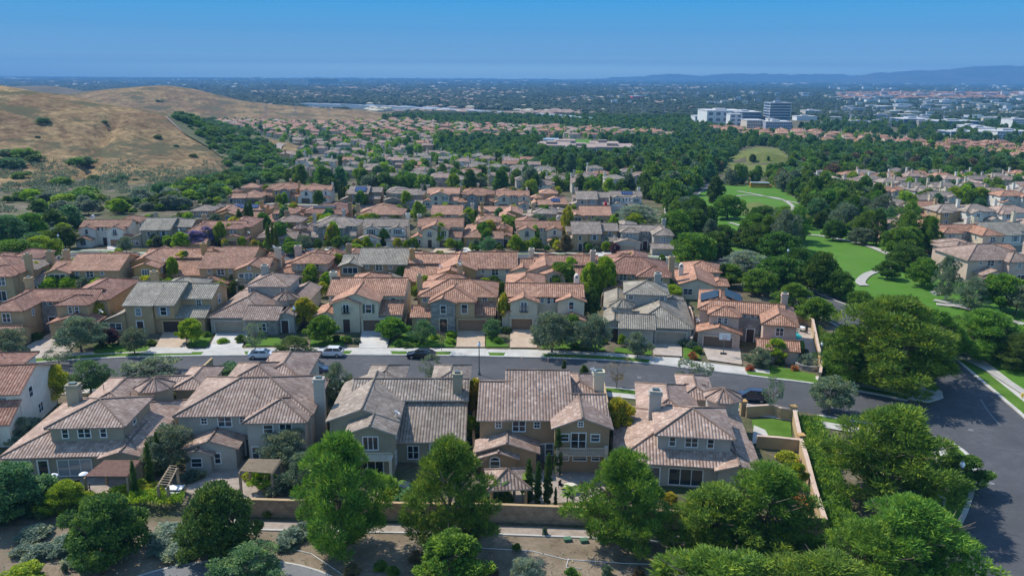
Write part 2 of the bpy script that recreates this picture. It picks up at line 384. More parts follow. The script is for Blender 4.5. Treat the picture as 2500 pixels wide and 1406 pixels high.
# ------------------------------------------------------------------ house builder
def uv_roof(pts):
    a, b, c = Vector(pts[0]), Vector(pts[1]), Vector(pts[2])
    n = (b-a).cross(c-b).normalized()
    if n.z < 0: n = -n
    h = Vector((n.x, n.y, 0))
    if h.length < 1e-4: return [(p[0], p[1]) for p in pts]
    h.normalize(); u = Vector((-h.y, h.x, 0)); sl_ = (h*n.z - Vector((0, 0, 1))*math.hypot(n.x, n.y))
    return [(Vector(p).dot(u), Vector(p).dot(sl_)) for p in pts]
def add_roof(R, tops, t=0.17, caps=True):
    """tops: upper faces (CCW from above); closes them into a thick shell with ridge caps"""
    cnt = {}
    key = lambda p: (round(p[0], 3), round(p[1], 3), round(p[2], 3))
    for f in tops:
        R.quad(f, 0, uv_roof(f)); R.quad([(p[0], p[1], p[2]-t) for p in reversed(f)], 1)
        for i in range(len(f)):
            k = frozenset((key(f[i]), key(f[(i+1) % len(f)])))
            cnt.setdefault(k, []).append((f[i], f[(i+1) % len(f)]))
    for k, es in cnt.items():
        a, b = es[0]
        if len(es) == 1:
            R.quad([(a[0], a[1], a[2]-t), (b[0], b[1], b[2]-t), b, a], 0, [(0, 0), (.2, 0), (.2, .1), (0, .1)])
        elif caps:
            R.tube((a[0], a[1], a[2]+.02), (b[0], b[1], b[2]+.02), .13, n=5)
def wing_roof(R, x0, x1, y0, y1, ze, kind, p, oh, og=0.35):
    if kind in ('hip', 'hipx', 'hipy'):
        X0, X1, Y0, Y1 = x0-oh, x1+oh, y0-oh, y1+oh; z = ze-oh*p
        if (X1-X0) >= (Y1-Y0):
            h = (Y1-Y0)/2; yc = (Y0+Y1)/2; zr = z+p*h; A, B = (X0+h, yc, zr), (X1-h, yc, zr)
            c = [(X0, Y0, z), (X1, Y0, z), (X1, Y1, z), (X0, Y1, z)]
            T = [[c[0], c[1], B, A], [c[1], c[2], B], [c[2], c[3], A, B], [c[3], c[0], A]]
        else:
            h = (X1-X0)/2; xc = (X0+X1)/2; zr = z+p*h; A, B = (xc, Y0+h, zr), (xc, Y1-h, zr)
            c = [(X0, Y0, z), (X1, Y0, z), (X1, Y1, z), (X0, Y1, z)]
            T = [[c[0], c[1], A], [c[1], c[2], B, A], [c[2], c[3], B], [c[3], c[0], A, B]]
        add_roof(R, T)
    elif kind == 'gx':
        X0, X1, Y0, Y1 = x0-og, x1+og, y0-oh, y1+oh; z = ze-oh*p; yc = (Y0+Y1)/2; zr = z+p*(Y1-Y0)/2
        add_roof(R, [[(X0, Y0, z), (X1, Y0, z), (X1, yc, zr), (X0, yc, zr)], [(X1, Y1, z), (X0, Y1, z), (X0, yc, zr), (X1, yc, zr)]])
    elif kind in ('gy', 'gys'):
        X0, X1, Y0, Y1 = x0-oh, x1+oh, y0-og, y1+(og if kind == 'gy' else 0); z = ze-oh*p; xc = (X0+X1)/2; zr = z+p*(X1-X0)/2
        add_roof(R, [[(X0, Y1, z), (X0, Y0, z), (xc, Y0, zr), (xc, Y1, zr)], [(X1, Y0, z), (X1, Y1, z), (xc, Y1, zr), (xc, Y0, zr)]])
    elif kind == 'shed':     # low towards the viewer side y0
        X0, X1, Y0, Y1 = x0-og, x1+og, y0-oh, y1; z = ze-oh*p; zr = z+p*(Y1-Y0)
        add_roof(R, [[(X0, Y0, z), (X1, Y0, z), (X1, Y1, zr), (X0, Y1, zr)]])
    elif kind == 'shedw':    # low towards x0
        X0, X1, Y0, Y1 = x0-oh, x1, y0-og, y1+og; z = ze-oh*p; zr = z+p*(X1-X0)
        add_roof(R, [[(X0, Y1, z), (X0, Y0, z), (X1, Y0, zr), (X1, Y1, zr)]])
    elif kind == 'shede':
        X0, X1, Y0, Y1 = x0, x1+oh, y0-og, y1+og; z = ze-oh*p; zr = z+p*(X1-X0)
        add_roof(R, [[(X1, Y0, z), (X1, Y1, z), (X0, Y1, zr), (X0, Y0, zr)]])
WIN = {}
def win_mesh(w_, h_, st):
    k = (w_, h_, st)
    if k in WIN: return WIN[k]
    f = MB(); g = MB(); t = 0.11; hw, hh = w_/2, h_/2
    # outer trim, facing -y
    f.box(-hw-t, -hw, -.07, .02, -hh-t, hh+t); f.box(hw, hw+t, -.07, .02, -hh-t, hh+t)
    f.box(-hw, hw, -.07, .02, hh, hh+t); f.box(-hw, hw, -.09, .02, -hh-t, -hh)
    if st in ('d', 't', 'f'): f.box(-.05, .05, -.055, .02, -hh, hh)
    if st == 'w': f.box(-hw/3-.05, -hw/3+.03, -.055, .02, -hh, hh); f.box(hw/3-.03, hw/3+.05, -.055, .02, -hh, hh)
    if st in ('s', 'd', 'q', 'a'): f.box(-hw, hw, -.05, .02, -.03, .03)
    if st == 'q': f.box(-.025, .025, -.05, .02, -hh, hh)
    if st == 'a':
        n = 8
        for i in range(n):
            a0, a1 = PI*i/n, PI*(i+1)/n
            o_ = [((hw+t)*math.cos(a), hh+t+(hw+t)*.8*math.sin(a)) for a in (a0, a1)]; q_ = [(hw*math.cos(a), hh+t+hw*.75*math.sin(a)) for a in (a0, a1)]
            f.quad([(q_[0][0], -.07, q_[0][1]), (o_[0][0], -.07, o_[0][1]), (o_[1][0], -.07, o_[1][1]), (q_[1][0], -.07, q_[1][1])])
            f.quad([(o_[0][0], -.07, o_[0][1]), (o_[0][0], .02, o_[0][1]), (o_[1][0], .02, o_[1][1]), (o_[1][0], -.07, o_[1][1])])
            g.quad([(0, -.02, hh+t), (q_[0][0], -.02, q_[0][1]), (q_[1][0], -.02, q_[1][1])])
    g.quad([(-hw, -.02, -hh), (hw, -.02, -hh), (hw, -.02, hh), (-hw, -.02, hh)])
    WIN[k] = (f.mesh('window_frame', ['white_trim']), g.mesh('pane', ['window_glass'])); return WIN[k]
MISC = {}
def misc(key, fn):
    if key not in MISC: MISC[key] = fn()
    return MISC[key]
def shutter_mesh(h):
    def f():
        b = MB(); b.box(-.22, .22, -.06, 0, -h/2, h/2)
        for i in range(int(h/.12)): b.box(-.17, .17, -.075, -.06, -h/2+.06+i*.12, -h/2+.13+i*.12)
        return b.mesh('shutter')
    return misc(('shutter', h), f)
def garage_mesh(w_, h_):
    def f():
        b = MB(); n = 4; s = h_/n
        for i in range(n):
            b.box(-w_/2, w_/2, -.06, 0, i*s+.02, (i+1)*s-.02)
            k = max(2, int(w_/1.2))
            for j in range(k): x = -w_/2+w_*(j+.5)/k; b.box(x-w_/k*.38, x+w_/k*.38, -.085, -.06, i*s+.1, (i+1)*s-.1)
        b.box(-w_/2, w_/2, -.03, 0, 0, h_)
        return b.mesh('garage_door')
    return misc(('gar', w_, h_), f)
def door_mesh(w_, h_):
    def f():
        b = MB(); b.box(-w_/2, w_/2, -.05, .02, 0, h_); b.box(-w_/2+.15, w_/2-.15, -.07, -.05, .2, h_*.45); b.box(-w_/2+.15, w_/2-.15, -.07, -.05, h_*.5, h_-.2)
        return b.mesh('door')
    return misc(('door', w_, h_), f)
def doorframe_mesh(w_, h_):
    def f():
        b = MB(); b.box(-w_/2-.15, -w_/2, -.1, .02, 0, h_+.15); b.box(w_/2, w_/2+.15, -.1, .02, 0, h_+.15); b.box(-w_/2, w_/2, -.1, .02, h_, h_+.15)
        return b.mesh('door_frame')
    return misc(('doorf', w_, h_), f)
def juliet_mesh(w_):
    def f():
        b = MB(); z0, z1 = 0, 1.0
        b.box(-w_/2, w_/2, -.4, -.36, z1-.05, z1); b.box(-w_/2, w_/2, -.4, -.36, 0, .05); b.box(-w_/2, w_/2, -.4, 0, -.05, 0)
        n = int(w_/.13)
        for i in range(n+1): x = -w_/2+w_*i/n; b.box(x-.012, x+.012, -.39, -.37, 0, z1)
        for x in (-w_/2, w_/2-.04): b.box(x, x+.04, -.4, 0, z1-.05, z1)
        return b.mesh('juliet_balcony', ['iron'])
    return misc(('jul', w_), f)
def chimney_mesh(wx, wy, h, kind):
    def f():
        b = MB(); b.box(-wx/2, wx/2, -wy/2, wy/2, 0, h-.5)
        if kind == 'bell':      # white arched chimney head with an opening
            n = 10; r = wx/2; t_ = .22
            def arc(R_, y): return [(R_*math.cos(PI*i/n), y, h-.5+R_*1.5*math.sin(PI*i/n)) for i in range(n+1)]
            for y, s_ in ((-wy/2, 1), (wy/2, -1)):
                o_, q_ = arc(r, y), arc(r-t_, y)
                for i in range(n): P = [q_[i], o_[i], o_[i+1], q_[i+1]]; b.quad(P if s_ > 0 else P[::-1])
            o1, o2, q1, q2 = arc(r, -wy/2), arc(r, wy/2), arc(r-t_, -wy/2), arc(r-t_, wy/2)
            for i in range(n): b.quad([o1[i], o2[i], o2[i+1], o1[i+1]]); b.quad([q1[i+1], q2[i+1], q2[i], q1[i]])
            b.quad([(-r+.1, 0, h-.5), (r-.1, 0, h-.5), (r-.1, 0, h-.1), (0, 0, h+.2), (-r+.1, 0, h-.1)], 1)
        else:
            b.box(-wx/2-.12, wx/2+.12, -wy/2-.12, wy/2+.12, h-.5, h-.3); b.box(-wx/2, wx/2, -wy/2, wy/2, h-.3, h-.05)
            b.box(-wx/2-.08, wx/2+.08, -wy/2-.08, wy/2+.08, h-.05, h+.08)
            b.box(-wx*.28, wx*.28, -wy*.28, wy*.28, h+.08, h+.28, 1)
        return b.mesh('chimney', ['stucco_cream', 'lamp_green'])
    return misc(('chim', wx, wy, h, kind), f)
def dish_mesh():
    def f():
        b = MB(); b.lathe((0, 0, 0), [(0.0, 0), (.25, .03), (.45, .12)], 14); b.lathe((0, 0, .03), [(.45, .09), (.25, 0), (0.0, -.02)], 14)
        b.tube((0, 0, 0), (0, 0, -.5), .03); b.tube((0, .42, .1), (0, .1, .45), .02)
        return b.mesh('satellite_dish', ['globe'])
    return misc('dish', f)
FACE = {'S': 0, 'E': PI/2, 'N': PI, 'W': -PI/2}
class Plan:
    def __init__(s): s.ops = []
    def __getattr__(s, k):
        def f(*a, **kw): s.ops.append((k, a, kw)); return s
        return f
    def build(s, mx):
        W, R = MB(mx), MB(mx); parts = []
        for k, a, kw in s.ops:
            if k == 'wing':
                x0, x1, y0, y1, ze, kind = a[:6]; p = kw.get('p', .36); oh = kw.get('oh', .45); z0 = kw.get('z0', 0); mi = kw.get('mi', 0)
                zw = ze - .02 if kind.startswith('hip') else ze
                P = [(x0, y0), (x1, y0), (x1, y1), (x0, y1)]
                tops = [zw]*4
                if kind == 'shed': tops = [ze, ze, ze+p*(y1-y0)-.1, ze+p*(y1-y0)-.1]
                if kind == 'shedw': tops = [ze, ze+p*(x1-x0)-.1, ze+p*(x1-x0)-.1, ze]
                if kind == 'shede': tops = [ze+p*(x1-x0)-.1, ze, ze, ze+p*(x1-x0)-.1]
                for i in range(4):
                    j = (i+1) % 4; W.quad([(*P[i], z0), (*P[j], z0), (*P[j], tops[j]), (*P[i], tops[i])], mi)
                if z0 > 0: W.quad([(*P[i], z0) for i in (3, 2, 1, 0)], mi)
                if kind == 'gx':
                    zr = ze+p*(y1-y0)/2-.06
                    W.quad([(x0, y1, ze), (x0, y0, ze), (x0, (y0+y1)/2, zr)], mi); W.quad([(x1, y0, ze), (x1, y1, ze), (x1, (y0+y1)/2, zr)], mi)
                if kind in ('gy', 'gys'):
                    zr = ze+p*(x1-x0)/2-.06
                    W.quad([(x0, y0, ze), (x1, y0, ze), ((x0+x1)/2, y0, zr)], mi); W.quad([(x1, y1, ze), (x0, y1, ze), ((x0+x1)/2, y1, zr)], mi)
                wing_roof(R, x0, x1, y0, y1, ze+.10, kind, p, oh)
            elif k == 'turret':
                x, y, r, ze, hh = a; n = 8
                ring = [(x+r*math.cos(2*PI*(i+.5)/n), y+r*math.sin(2*PI*(i+.5)/n)) for i in range(n)]
                W.prism(ring, 0, ze, 0)
                rr = [(x+(r+.45)*math.cos(2*PI*(i+.5)/n), y+(r+.45)*math.sin(2*PI*(i+.5)/n), ze-.05) for i in range(n)]
                add_roof(R, [[rr[i], rr[(i+1) % n], (x, y, ze+hh)] for i in range(n)])
            elif k == 'wbox': W.box(*a, **kw)
            elif k == 'win':
                fc, x, y, z, w_, h_ = a[:6]; st = a[6] if len(a) > 6 else 's'
                if mx < 0 and fc in 'EW': fc = 'W' if fc == 'E' else 'E'
                fm, pm = win_mesh(w_, h_, st)
                subs = [('pane', pm, None, (0, 0, 0), 0)]
                top = ('window', fm, None, (x*mx, y, z), FACE[fc], subs)
                parts.append(top)
                if kw.get('sh'):
                    for q in (-1, 1): subs.append(('shutter', shutter_mesh(h_+.1), kw['sh'], (q*(w_/2+.35), 0, 0), 0))
                if kw.get('jul'): parts.append(('balcony', juliet_mesh(w_+.5), None, (x*mx, y, z-h_/2), FACE[fc], []))
            elif k == 'garage':
                x0, x1, y, h_ = a
                W.box(x0-.35, x0, y-.3, y+.1, 0, h_+.35, kw.get('mi', 0)); W.box(x1, x1+.35, y-.3, y+.1, 0, h_+.35, kw.get('mi', 0)); W.box(x0, x1, y-.3, y+.1, h_, h_+.35, kw.get('mi', 0))
                parts.append(('garage_door', garage_mesh(x1-x0, h_), '@garage', ((x0+x1)/2*mx, y-.01, 0.0), 0, []))
            elif k == 'door':
                fc, x, y, w_, h_ = a[:5]
                if mx < 0 and fc in 'EW': fc = 'W' if fc == 'E' else 'E'
                parts.append(('door', door_mesh(w_, h_), kw.get('mat', 'door_dark'), (x*mx, y-.01, kw.get('z', 0)), FACE[fc], [('door_frame', doorframe_mesh(w_, h_), kw.get('fr', 'white_trim'), (0, 0, 0), 0)]))
            elif k == 'chim':
                x, y, zb, zt, kind = a[:5]; wx = kw.get('w', 1.2)
                parts.append(('chimney', chimney_mesh(wx, 1.0 if wx > .9 else wx, zt-zb, kind), kw.get('mat', '@wall'), (x*mx, y, zb), 0, 'roof'))
            elif k == 'dish':
                x, y, z = a; parts.append(('satellite_dish', dish_mesh(), None, (x*mx, y, z), (math.radians(50), 0, math.radians(150)), 'roof'))
            elif k == 'pipe':
                for (x, y, z) in a:
                    def f(): b = MB(); b.tube((0, 0, 0), (0, 0, .75), .05); b.lathe((0, 0, .75), [(.0, .1), (.1, .05), (.1, 0)], 8); return b.mesh('vent_pipe', ['roof_mauve'])
                    parts.append(('vent_pipe', misc('pipe', f), None, (x*mx, y, z), 0, 'roof'))
            elif k == 'solar':     # panel field on a slope: corners a,b,c,d
                mb = MB(mx); q = a[0]; up = kw.get('up', .18)
                Q = [(p_[0], p_[1], p_[2]+up) for p_ in q]
                wd = (Vector(q[1])-Vector(q[0])).length; hd = (Vector(q[3])-Vector(q[0])).length
                mb.quad(Q, 0, [(0, 0), (wd, 0), (wd, hd), (0, hd)])
                for i in range(4): A, B = Q[i], Q[(i+1) % 4]; mb.quad([(A[0], A[1], A[2]-.08), (B[0], B[1], B[2]-.08), B, A])
                parts.append(('solar_panel', mb.mesh('solar_panel', [kw.get('mat', 'solar')]), None, (0, 0, 0), 0, 'roof'))
            elif k == 'part':
                nm, fn, mat = a; mb = MB(mx); fn(mb); parts.append((nm, mb.mesh(nm, [mat]), None, (0, 0, 0), 0, []))
        wm = W.mesh('wall', ['stucco_cream', 'stone_grey']); rm = R.mesh('roof', ['roof_terracotta', 'cream_trim'])
        return wm, rm, parts
PLANS = {}; BUILT = {}
def house(plan, mirror, loc, rz, wall, roof, garage='garage_tan', label='', group=None, stone=None, name='house', sink=0.0, detail=3, trim=None, scale=1, drop=()):
    k = (plan, mirror)
    if k not in BUILT: BUILT[k] = PLANS[plan].build(-1 if mirror else 1)
    wm, rm, parts = BUILT[k]
    root = empty(name, (loc[0], loc[1], loc[2]-sink), rz, label=label, cat='house', group=group)
    if scale != 1: root.scale = (scale,)*3
    wo = mobj('wall', wm, wall, parent=root)
    if stone: wo.material_slots[1].link = 'OBJECT'; wo.material_slots[1].material = MATS[stone]
    ro = mobj('roof', rm, roof, parent=root)
    for nm, me, mat, l, r, subs in parts:
        if nm in drop: continue
        if detail < 2 and nm not in ('chimney', 'window', 'garage_door', 'solar_panel'): continue
        par = ro if subs == 'roof' else root
        mt = {'@garage': garage, '@wall': wall}.get(mat, mat)
        if nm == 'vent_pipe': mt = roof
        o = mobj(nm, me, mt, parent=par); o.location = l; o.rotation_euler = r if isinstance(r, tuple) else (0, 0, r)
        if isinstance(subs, list) and detail >= 2:
            for n2, m2, mt2, l2, r2 in subs:
                q = mobj(n2, m2, mt2, parent=o); q.location = l2; q.rotation_euler = (0, 0, r2)
        elif isinstance(subs, list) and nm == 'window':
            q = mobj('pane', subs[0][1], None, parent=o)
    return root

# ---------------- the plans of the tract, viewer side at y = 0
A = PLANS['turret_front'] = Plan()      # garage on the left, turret on the right, upper storey behind
A.wing(-7.3, 2.8, 0, 16.5, 3.1, 'hip', p=.40)
A.wing(-7.1, -3.4, 9, 20, 3.05, 'hip')
A.wing(-.9, 4.7, -1.0, 6, 3.0, 'gx', mi=1, p=.38)
A.wing(4.2, 7.2, .5, 9, 3.3, 'gys', p=.36)
A.wing(3.0, 7.3, 9, 20, 3.4, 'gy', p=.38)
A.wing(-3.7, 3.7, 10, 18, 6.1, 'hip', p=.36)
A.turret(4.4, 6.2, 2.0, 5.0, 1.1)
A.garage(-6.4, -1.5, 0, 2.2)
A.win('S', 2.0, -1.0, 1.5, 1.3, 1.3, 'd'); A.win('S', -2.8, 10, 5.3, .7, .7, 'q'); A.win('S', 2.8, 10, 5.3, .7, .7, 'q')
A.door('S', 5.6, .5, 1.2, 2.3); A.win('E', 7.3, 12, 1.6, 1.2, 1.3, 'd'); A.win('W', -3.7, 14, 5.2, .9, 1.1)
A.chim(-2.2, 16, 5.5, 8.5, 'cap'); A.pipe((-1, 6, 5.2), (.5, 9, 5.0), (-5, 12, 4.6)); 

Bp = PLANS['wide_gable'] = Plan()
Bp.wing(-6, 7.6, 4, 14, 5.7, 'gx')
Bp.wing(-4.2, 3.6, 0, 8, 5.62, 'gys')
Bp.wing(-4.25, .35, -.45, 3, 5.35, 'gys')
Bp.wing(-7.6, -3.6, .4, 7, 2.85, 'gys')
Bp.wing(3.4, 7.5, .6, 4, 3.2, 'shed', p=.45)
Bp.wing(-4, 2.5, 13, 21, 5.2, 'hip')
Bp.garage(.9, 5.6, 0, 2.2); Bp.door('S', -2.0, -.45, 1.2, 2.4, fr='cream_trim')
Bp.win('S', -2.0, -.45, 4.3, .95, 1.5, 't', jul=1); Bp.win('S', 1.9, 0, 4.2, .95, 1.5, sh='shutter_green')
Bp.win('S', -5.2, 4, 4.9, .7, .7, 'q'); Bp.win('S', -4.6, 4, 4.9, .5, .7, 'q'); Bp.win('S', 5.7, 4, 4.6, .8, 1.0); Bp.win('E', 7.6, 7, 4.6, 1, 1.3)
Bp.win('S', -5.6, .4, 1.5, 1.4, 1.3, 'd'); Bp.win('E', 7.6, 9, 1.6, 1.2, 1.2, 'd')
Bp.chim(-6.2, 9.5, 0, 8.5, 'cap'); Bp.pipe((-2, 12, 7), (3, 8, 7), (0, 17, 6.2))

Cp = PLANS['stone_tower'] = Plan()
Cp.wing(-6.8, 6.9, 3, 13, 5.75, 'hip')
Cp.wing(-4.4, 3.2, 0.02, 10, 5.65, 'hip', p=.37)
Cp.wing(-4.5, -.2, -.5, 4, 5.5, 'gys', mi=1, p=.38)
Cp.wing(-8, -4.4, .3, 6, 2.7, 'gx', p=.38)
Cp.wing(3.1, 6.6, .5, 3.2, 3.2, 'shed', p=.6)
Cp.wing(-6.4, .3, 12, 19, 5.5, 'hip')
Cp.garage(.3, 5.1, 0, 2.2)
Cp.win('S', -2.3, -.5, 4.2, .9, 1.4); Cp.win('S', 1.4, 0, 4.2, 1.0, 1.6, 's'); Cp.win('S', 4.9, 3, 5.0, .8, .9, 'q')
Cp.win('S', -5.9, 3, 5.0, .65, .75, 'q'); Cp.win('S', -4.9, 3, 5.0, .65, .75, 'q'); Cp.door('S', -2.3, -.5, 1.3, 2.5, fr='cream_trim')
Cp.win('E', 6.9, 7, 4.5, 1, 1.3); Cp.win('S', -6.3, .3, 1.5, 1.3, 1.2, 'd'); Cp.win('E', 6.9, 9, 1.6, 1, 1.3)
Cp.chim(-7.3, 7.5, 0, 8.4, 'cap', w=.9); Cp.chim(-.6, 19.3, 0, 8.1, 'cap', w=1.0); Cp.dish(-.6, 18.6, 7.9); Cp.pipe((2, 9, 7.1), (-2, 16, 6.6))

Dp = PLANS['twin_gable'] = Plan()
Dp.wing(-6.7, 7.2, 2.5, 9.8, 5.7, 'gx')
Dp.wing(-5.9, -1.1, 0, 5.5, 5.25, 'gys')
Dp.wing(2.6, 7.35, .9, 6, 5.25, 'gys')
Dp.wing(-7.4, -5.6, .3, 3, 2.9, 'shedw', p=.38)
Dp.wing(3.1, 7.2, -2, 1.0, 2.5, 'gys')
Dp.wing(-6.7, 0.2, 9, 19, 5.5, 'hip', p=.38)
Dp.garage(-5.7, -2.0, 0, 2.15)
Dp.win('S', -3.5, 0, 4.3, 1.0, 1.7, 't', jul=1); Dp.win('S', 5.0, .9, 4.4, .8, 1.3)
for x_, h_ in ((-.2, .9), (1.0, 1.2), (2.1, .9)): Dp.win('S', x_, 2.5, 4.9, .55, h_, 's')
Dp.door('S', .6, 2.5, 1.2, 2.3); Dp.win('S', 5.1, -2, 1.5, 1.6, 1.2, 'a'); Dp.win('E', 7.2, 6, 4.6, 1, 1.2); Dp.win('W', -6.7, 12, 4.4, 1, 1.3)
Dp.chim(6.4, 9.6, 0, 7.9, 'bell', w=.95, mat='stucco_white'); Dp.pipe((-3, 14, 6.8), (-1.5, 12, 6.8))

E = PLANS['tall_gable'] = Plan()
E.wing(-5.6, 2.9, 0, 12, 5.5, 'gx', p=.36); E.wing(-5.55, -.8, -.7, 4, 5.3, 'shed', p=.36)
E.wing(2.9, 8.1, 3, 11, 5.6, 'gx', p=.37)
E.wing(-7.1, -5.4, 4, 9, 5.1, 'gx')
E.wing(-9.0, -5.6, -1, 4.5, 2.6, 'shedw', p=.40)
E.wing(2.4, 7.8, .04, 3.1, 3.0, 'shed', p=.4)
E.wing(-.6, 2.8, -.45, 3, 5.3, 'shed', p=.36, z0=2.7)
E.wing(-4, 3, 11, 17, 5.4, 'hip')
E.garage(.6, 5.0, 0, 2.15); E.door('S', -3.2, -.7, 1.1, 2.3)
E.win('S', -3.3, -.7, 4.0, .9, 1.3); E.win('S', 1.0, -.45, 4.1, 1.0, 1.4, sh='shutter_blue'); E.win('S', 5.9, 3, 4.7, .8, .9, 'q')
E.win('S', -7.4, -1, 1.4, 2.0, 1.1, 'd'); E.win('E', 8.1, 7, 4.4, 1, 1.5); E.win('E', 8.1, 8, 1.6, 1, 1.4); E.win('S', -6.3, 4, 4.5, .6, .6, 'q')
E.chim(-5.2, 11, 0, 8.4, 'cap'); E.pipe((-.5, 4, 6.9), (1, 9, 7.2))

Fp = PLANS['hip_courtyard'] = Plan()
Fp.wing(-6, 7.0, 4, 10.2, 5.45, 'gx', mi=0)
Fp.wbox(-.9, 3.1, 3.6, 4.1, 0, 4.6, 1)
Fp.wing(-6.1, -.9, .9, 6, 5.55, 'hip')
Fp.wing(-8, -.4, 4.4, 18, 5.5, 'hip', p=.34)
Fp.wing(3.2, 8.8, -2, 10, 5.45, 'hip', p=.38)
Fp.wing(-8, -.6, -1.5, 2.5, 2.9, 'gys', p=.3)
Fp.wing(2.3, 8.9, -7, -2.0, 2.5, 'gx', p=.33)
Fp.garage(-6.9, -1.9, -1.5, 2.15)
Fp.win('S', -4.3, .9, 4.5, .55, 1.0, 'a'); Fp.win('S', -3.2, .9, 4.5, .55, 1.0, 'a')
for x_ in (.2, 1.6, 2.6): Fp.win('S', x_, 4 if x_ > 5 else 3.95, 5.0, .6, .7, 's')
Fp.win('S', 6.0, -2, 4.1, 1.2, 1.4, 'd'); Fp.door('S', 1.4, 3.6, 1.3, 2.5); Fp.win('W', 3.2, 1, 4.2, .6, 1)
Fp.win('E', 8.8, 3, 4.3, 1, 1.3); Fp.win('E', 8.8, 6, 1.6, 1.4, 1.3, 'd'); Fp.win('E', 8.9, -5, 1.4, .8, 1.1)
Fp.chim(7.3, 8.6, 4, 8.4, 'cap', w=1.15); Fp.pipe((-2, 8, 6.6), (-5, 12, 6.6)); Fp.dish(-8.2, 1, 4.2)

Hp = PLANS['balcony_gables'] = Plan()
Hp.wing(-6.6, 6.8, 2.5, 10.5, 5.7, 'gx')
Hp.wing(-6.0, -1.7, .2, 5, 5.3, 'gys'); Hp.wing(2.2, 6.4, .2, 5, 5.3, 'gys')
Hp.wing(-7.2, -.8, -3, 1, 2.7, 'gys', p=.33); Hp.wing(1.0, 6.6, -2.6, .6, 2.4, 'gx', p=.36)
Hp.wing(-5, 2, 10, 17, 5.2, 'hip')
def _bal(b):
    b.box(-1.7, 2.2, .3, 2.5, 2.75, 2.9); b.box(-1.7, 2.2, .3, .38, 3.8, 3.9)
    for i in range(20): x = -1.65+i*.2; b.box(x, x+.06, .32, .37, 2.9, 3.8)
    for x in (-.6, .9): b.box(x, x+.2, .3, .5, 2.9, 5.3)
    b.box(-1.7, 2.2, .28, .5, 5.1, 5.35)
Hp.part('balcony', _bal, 'white_trim')
Hp.garage(-6.4, -1.8, -3, 2.2); Hp.win('S', -3.9, .2, 4.3, 1.3, 1.3, 'd', sh='shutter_green'); Hp.win('S', 4.3, .2, 4.3, 1.3, 1.3, 'd', sh='shutter_green')
for x_ in (-.9, .3, 1.5): Hp.win('S', x_, 2.5, 4.1, .7, 1.7, 's')
Hp.win('S', 3.8, -2.6, 1.3, 1.5, 1.1, 'd'); Hp.door('S', .2, 2.5, 1.2, 2.3); Hp.win('E', 6.8, 7, 4.5, 1, 1.3)
Hp.chim(6.2, 10, 0, 8.4, 'cap'); Hp.pipe((0, 8, 7), (-4, 6, 7))

# seen from their gardens
def turret_back(key, tx, bx):
    Q = PLANS[key] = Plan()
    Q.wing(-8.4, 6.6, 0, 15, 2.85, 'hip', p=.34)
    Q.wing(2.6, 6.9, -.7, 7, 2.8, 'gys', p=.30)
    Q.wing(-3.9, 4.1, 1.9, 10, 5.45, 'hip', p=.36)
    Q.turret(tx, 15.2, 2.1, 5.0, 1.1)
    Q.wing(-5.5, 1.5, 10, 22, 3.4, 'hip', p=.38); Q.wing(bx, bx+3.8, 18, 26, 3.4, 'hip', p=.38)
    Q.wing(min(1, bx+1), 5.4 if bx > 1 else bx+3, 20, 23, 3.2, 'gx')
    for x_, w_, s_ in ((-2.3, .6, 's'), (-.2, 1.3, 'd'), (1.9, .6, 's')): Q.win('S', x_, 1.9, 4.55, w_, 1.0, s_)
    Q.win('E', 4.1, 5, 4.7, .8, .9, 's'); Q.win('S', -6.6, 0, 1.2, 2.0, 2.0, 'w'); Q.win('S', -.8, 0, 1.25, 3.6, 1.9, 'w'); Q.door('S', -4.2, 0, 1.0, 2.2, mat='window_glass')
    Q.win('S', 5.0, -.7, 1.3, 1.0, 1.2); Q.win('E', 6.6, 10, 1.4, 1.2, 1.2, 'd'); Q.win('W', -8.4, 8, 1.4, 1.2, 1.2, 'd')
    Q.chim(-4.0, 8.5, 3, 7.9, 'cap', w=1.4); Q.pipe((1.5, 11, 5.2), (-3, 14, 4.9), (3.5, 19, 4.5))

turret_back('turret_back', 2.9, 4.4); turret_back('turret_corner_back', 4.9, .2)

R2 = PLANS['hip_back'] = Plan()
R2.wing(-8.3, 7.1, 0, 12, 5.4, 'hip'); R2.wing(.2, 6.8, -1.9, 5, 5.3, 'hip', p=.38)
R2.wing(-5.6, 1.5, 9, 17, 5.5, 'hip'); R2.wing(-2.2, 4.0, 11, 22, 5.25, 'hip', p=.37)
R2.wing(-6.6, -.9, -3.3, 0, 2.75, 'gys', p=.32); R2.wing(-6.5, -3.6, -3.9, -2, 2.3, 'gys', p=.32)
R2.win('S', -5.3, 0, 4.6, .6, .7, 'q'); R2.win('S', -2.9, 0, 4.5, 1.5, 1.2, 'd'); R2.win('S', -.8, 0, 4.7, .6, .7, 'q')
R2.win('S', 2.6, -1.9, 4.3, 1.0, 1.0); R2.win('S', 4.6, -1.9, 4.2, 1.3, 1.6, 'd'); R2.win('S', -3.0, -3.3, 1.4, .6, 1.2); R2.win('S', -5.2, -3.9, 1.2, 1.1, 1.0)
R2.door('S', -.1, 0, 1.1, 2.2, mat='window_glass'); R2.win('S', .95, -1.9, 1.3, .7, 1.5); R2.win('S', 3.8, -1.9, 1.2, 2.6, 1.9, 'w')
R2.win('W', -8.3, 5, 4.4, 1, 1.2); R2.win('E', 7.1, 17, 4.4, 1, 1.2)
R2.chim(7.7, 3.2, 0, 8.5, 'cap', w=1.2); R2.pipe((-2, 8, 7.2), (-1, 14, 6.9), (1.4, 16, 6.8), (0, 3, 6.6))

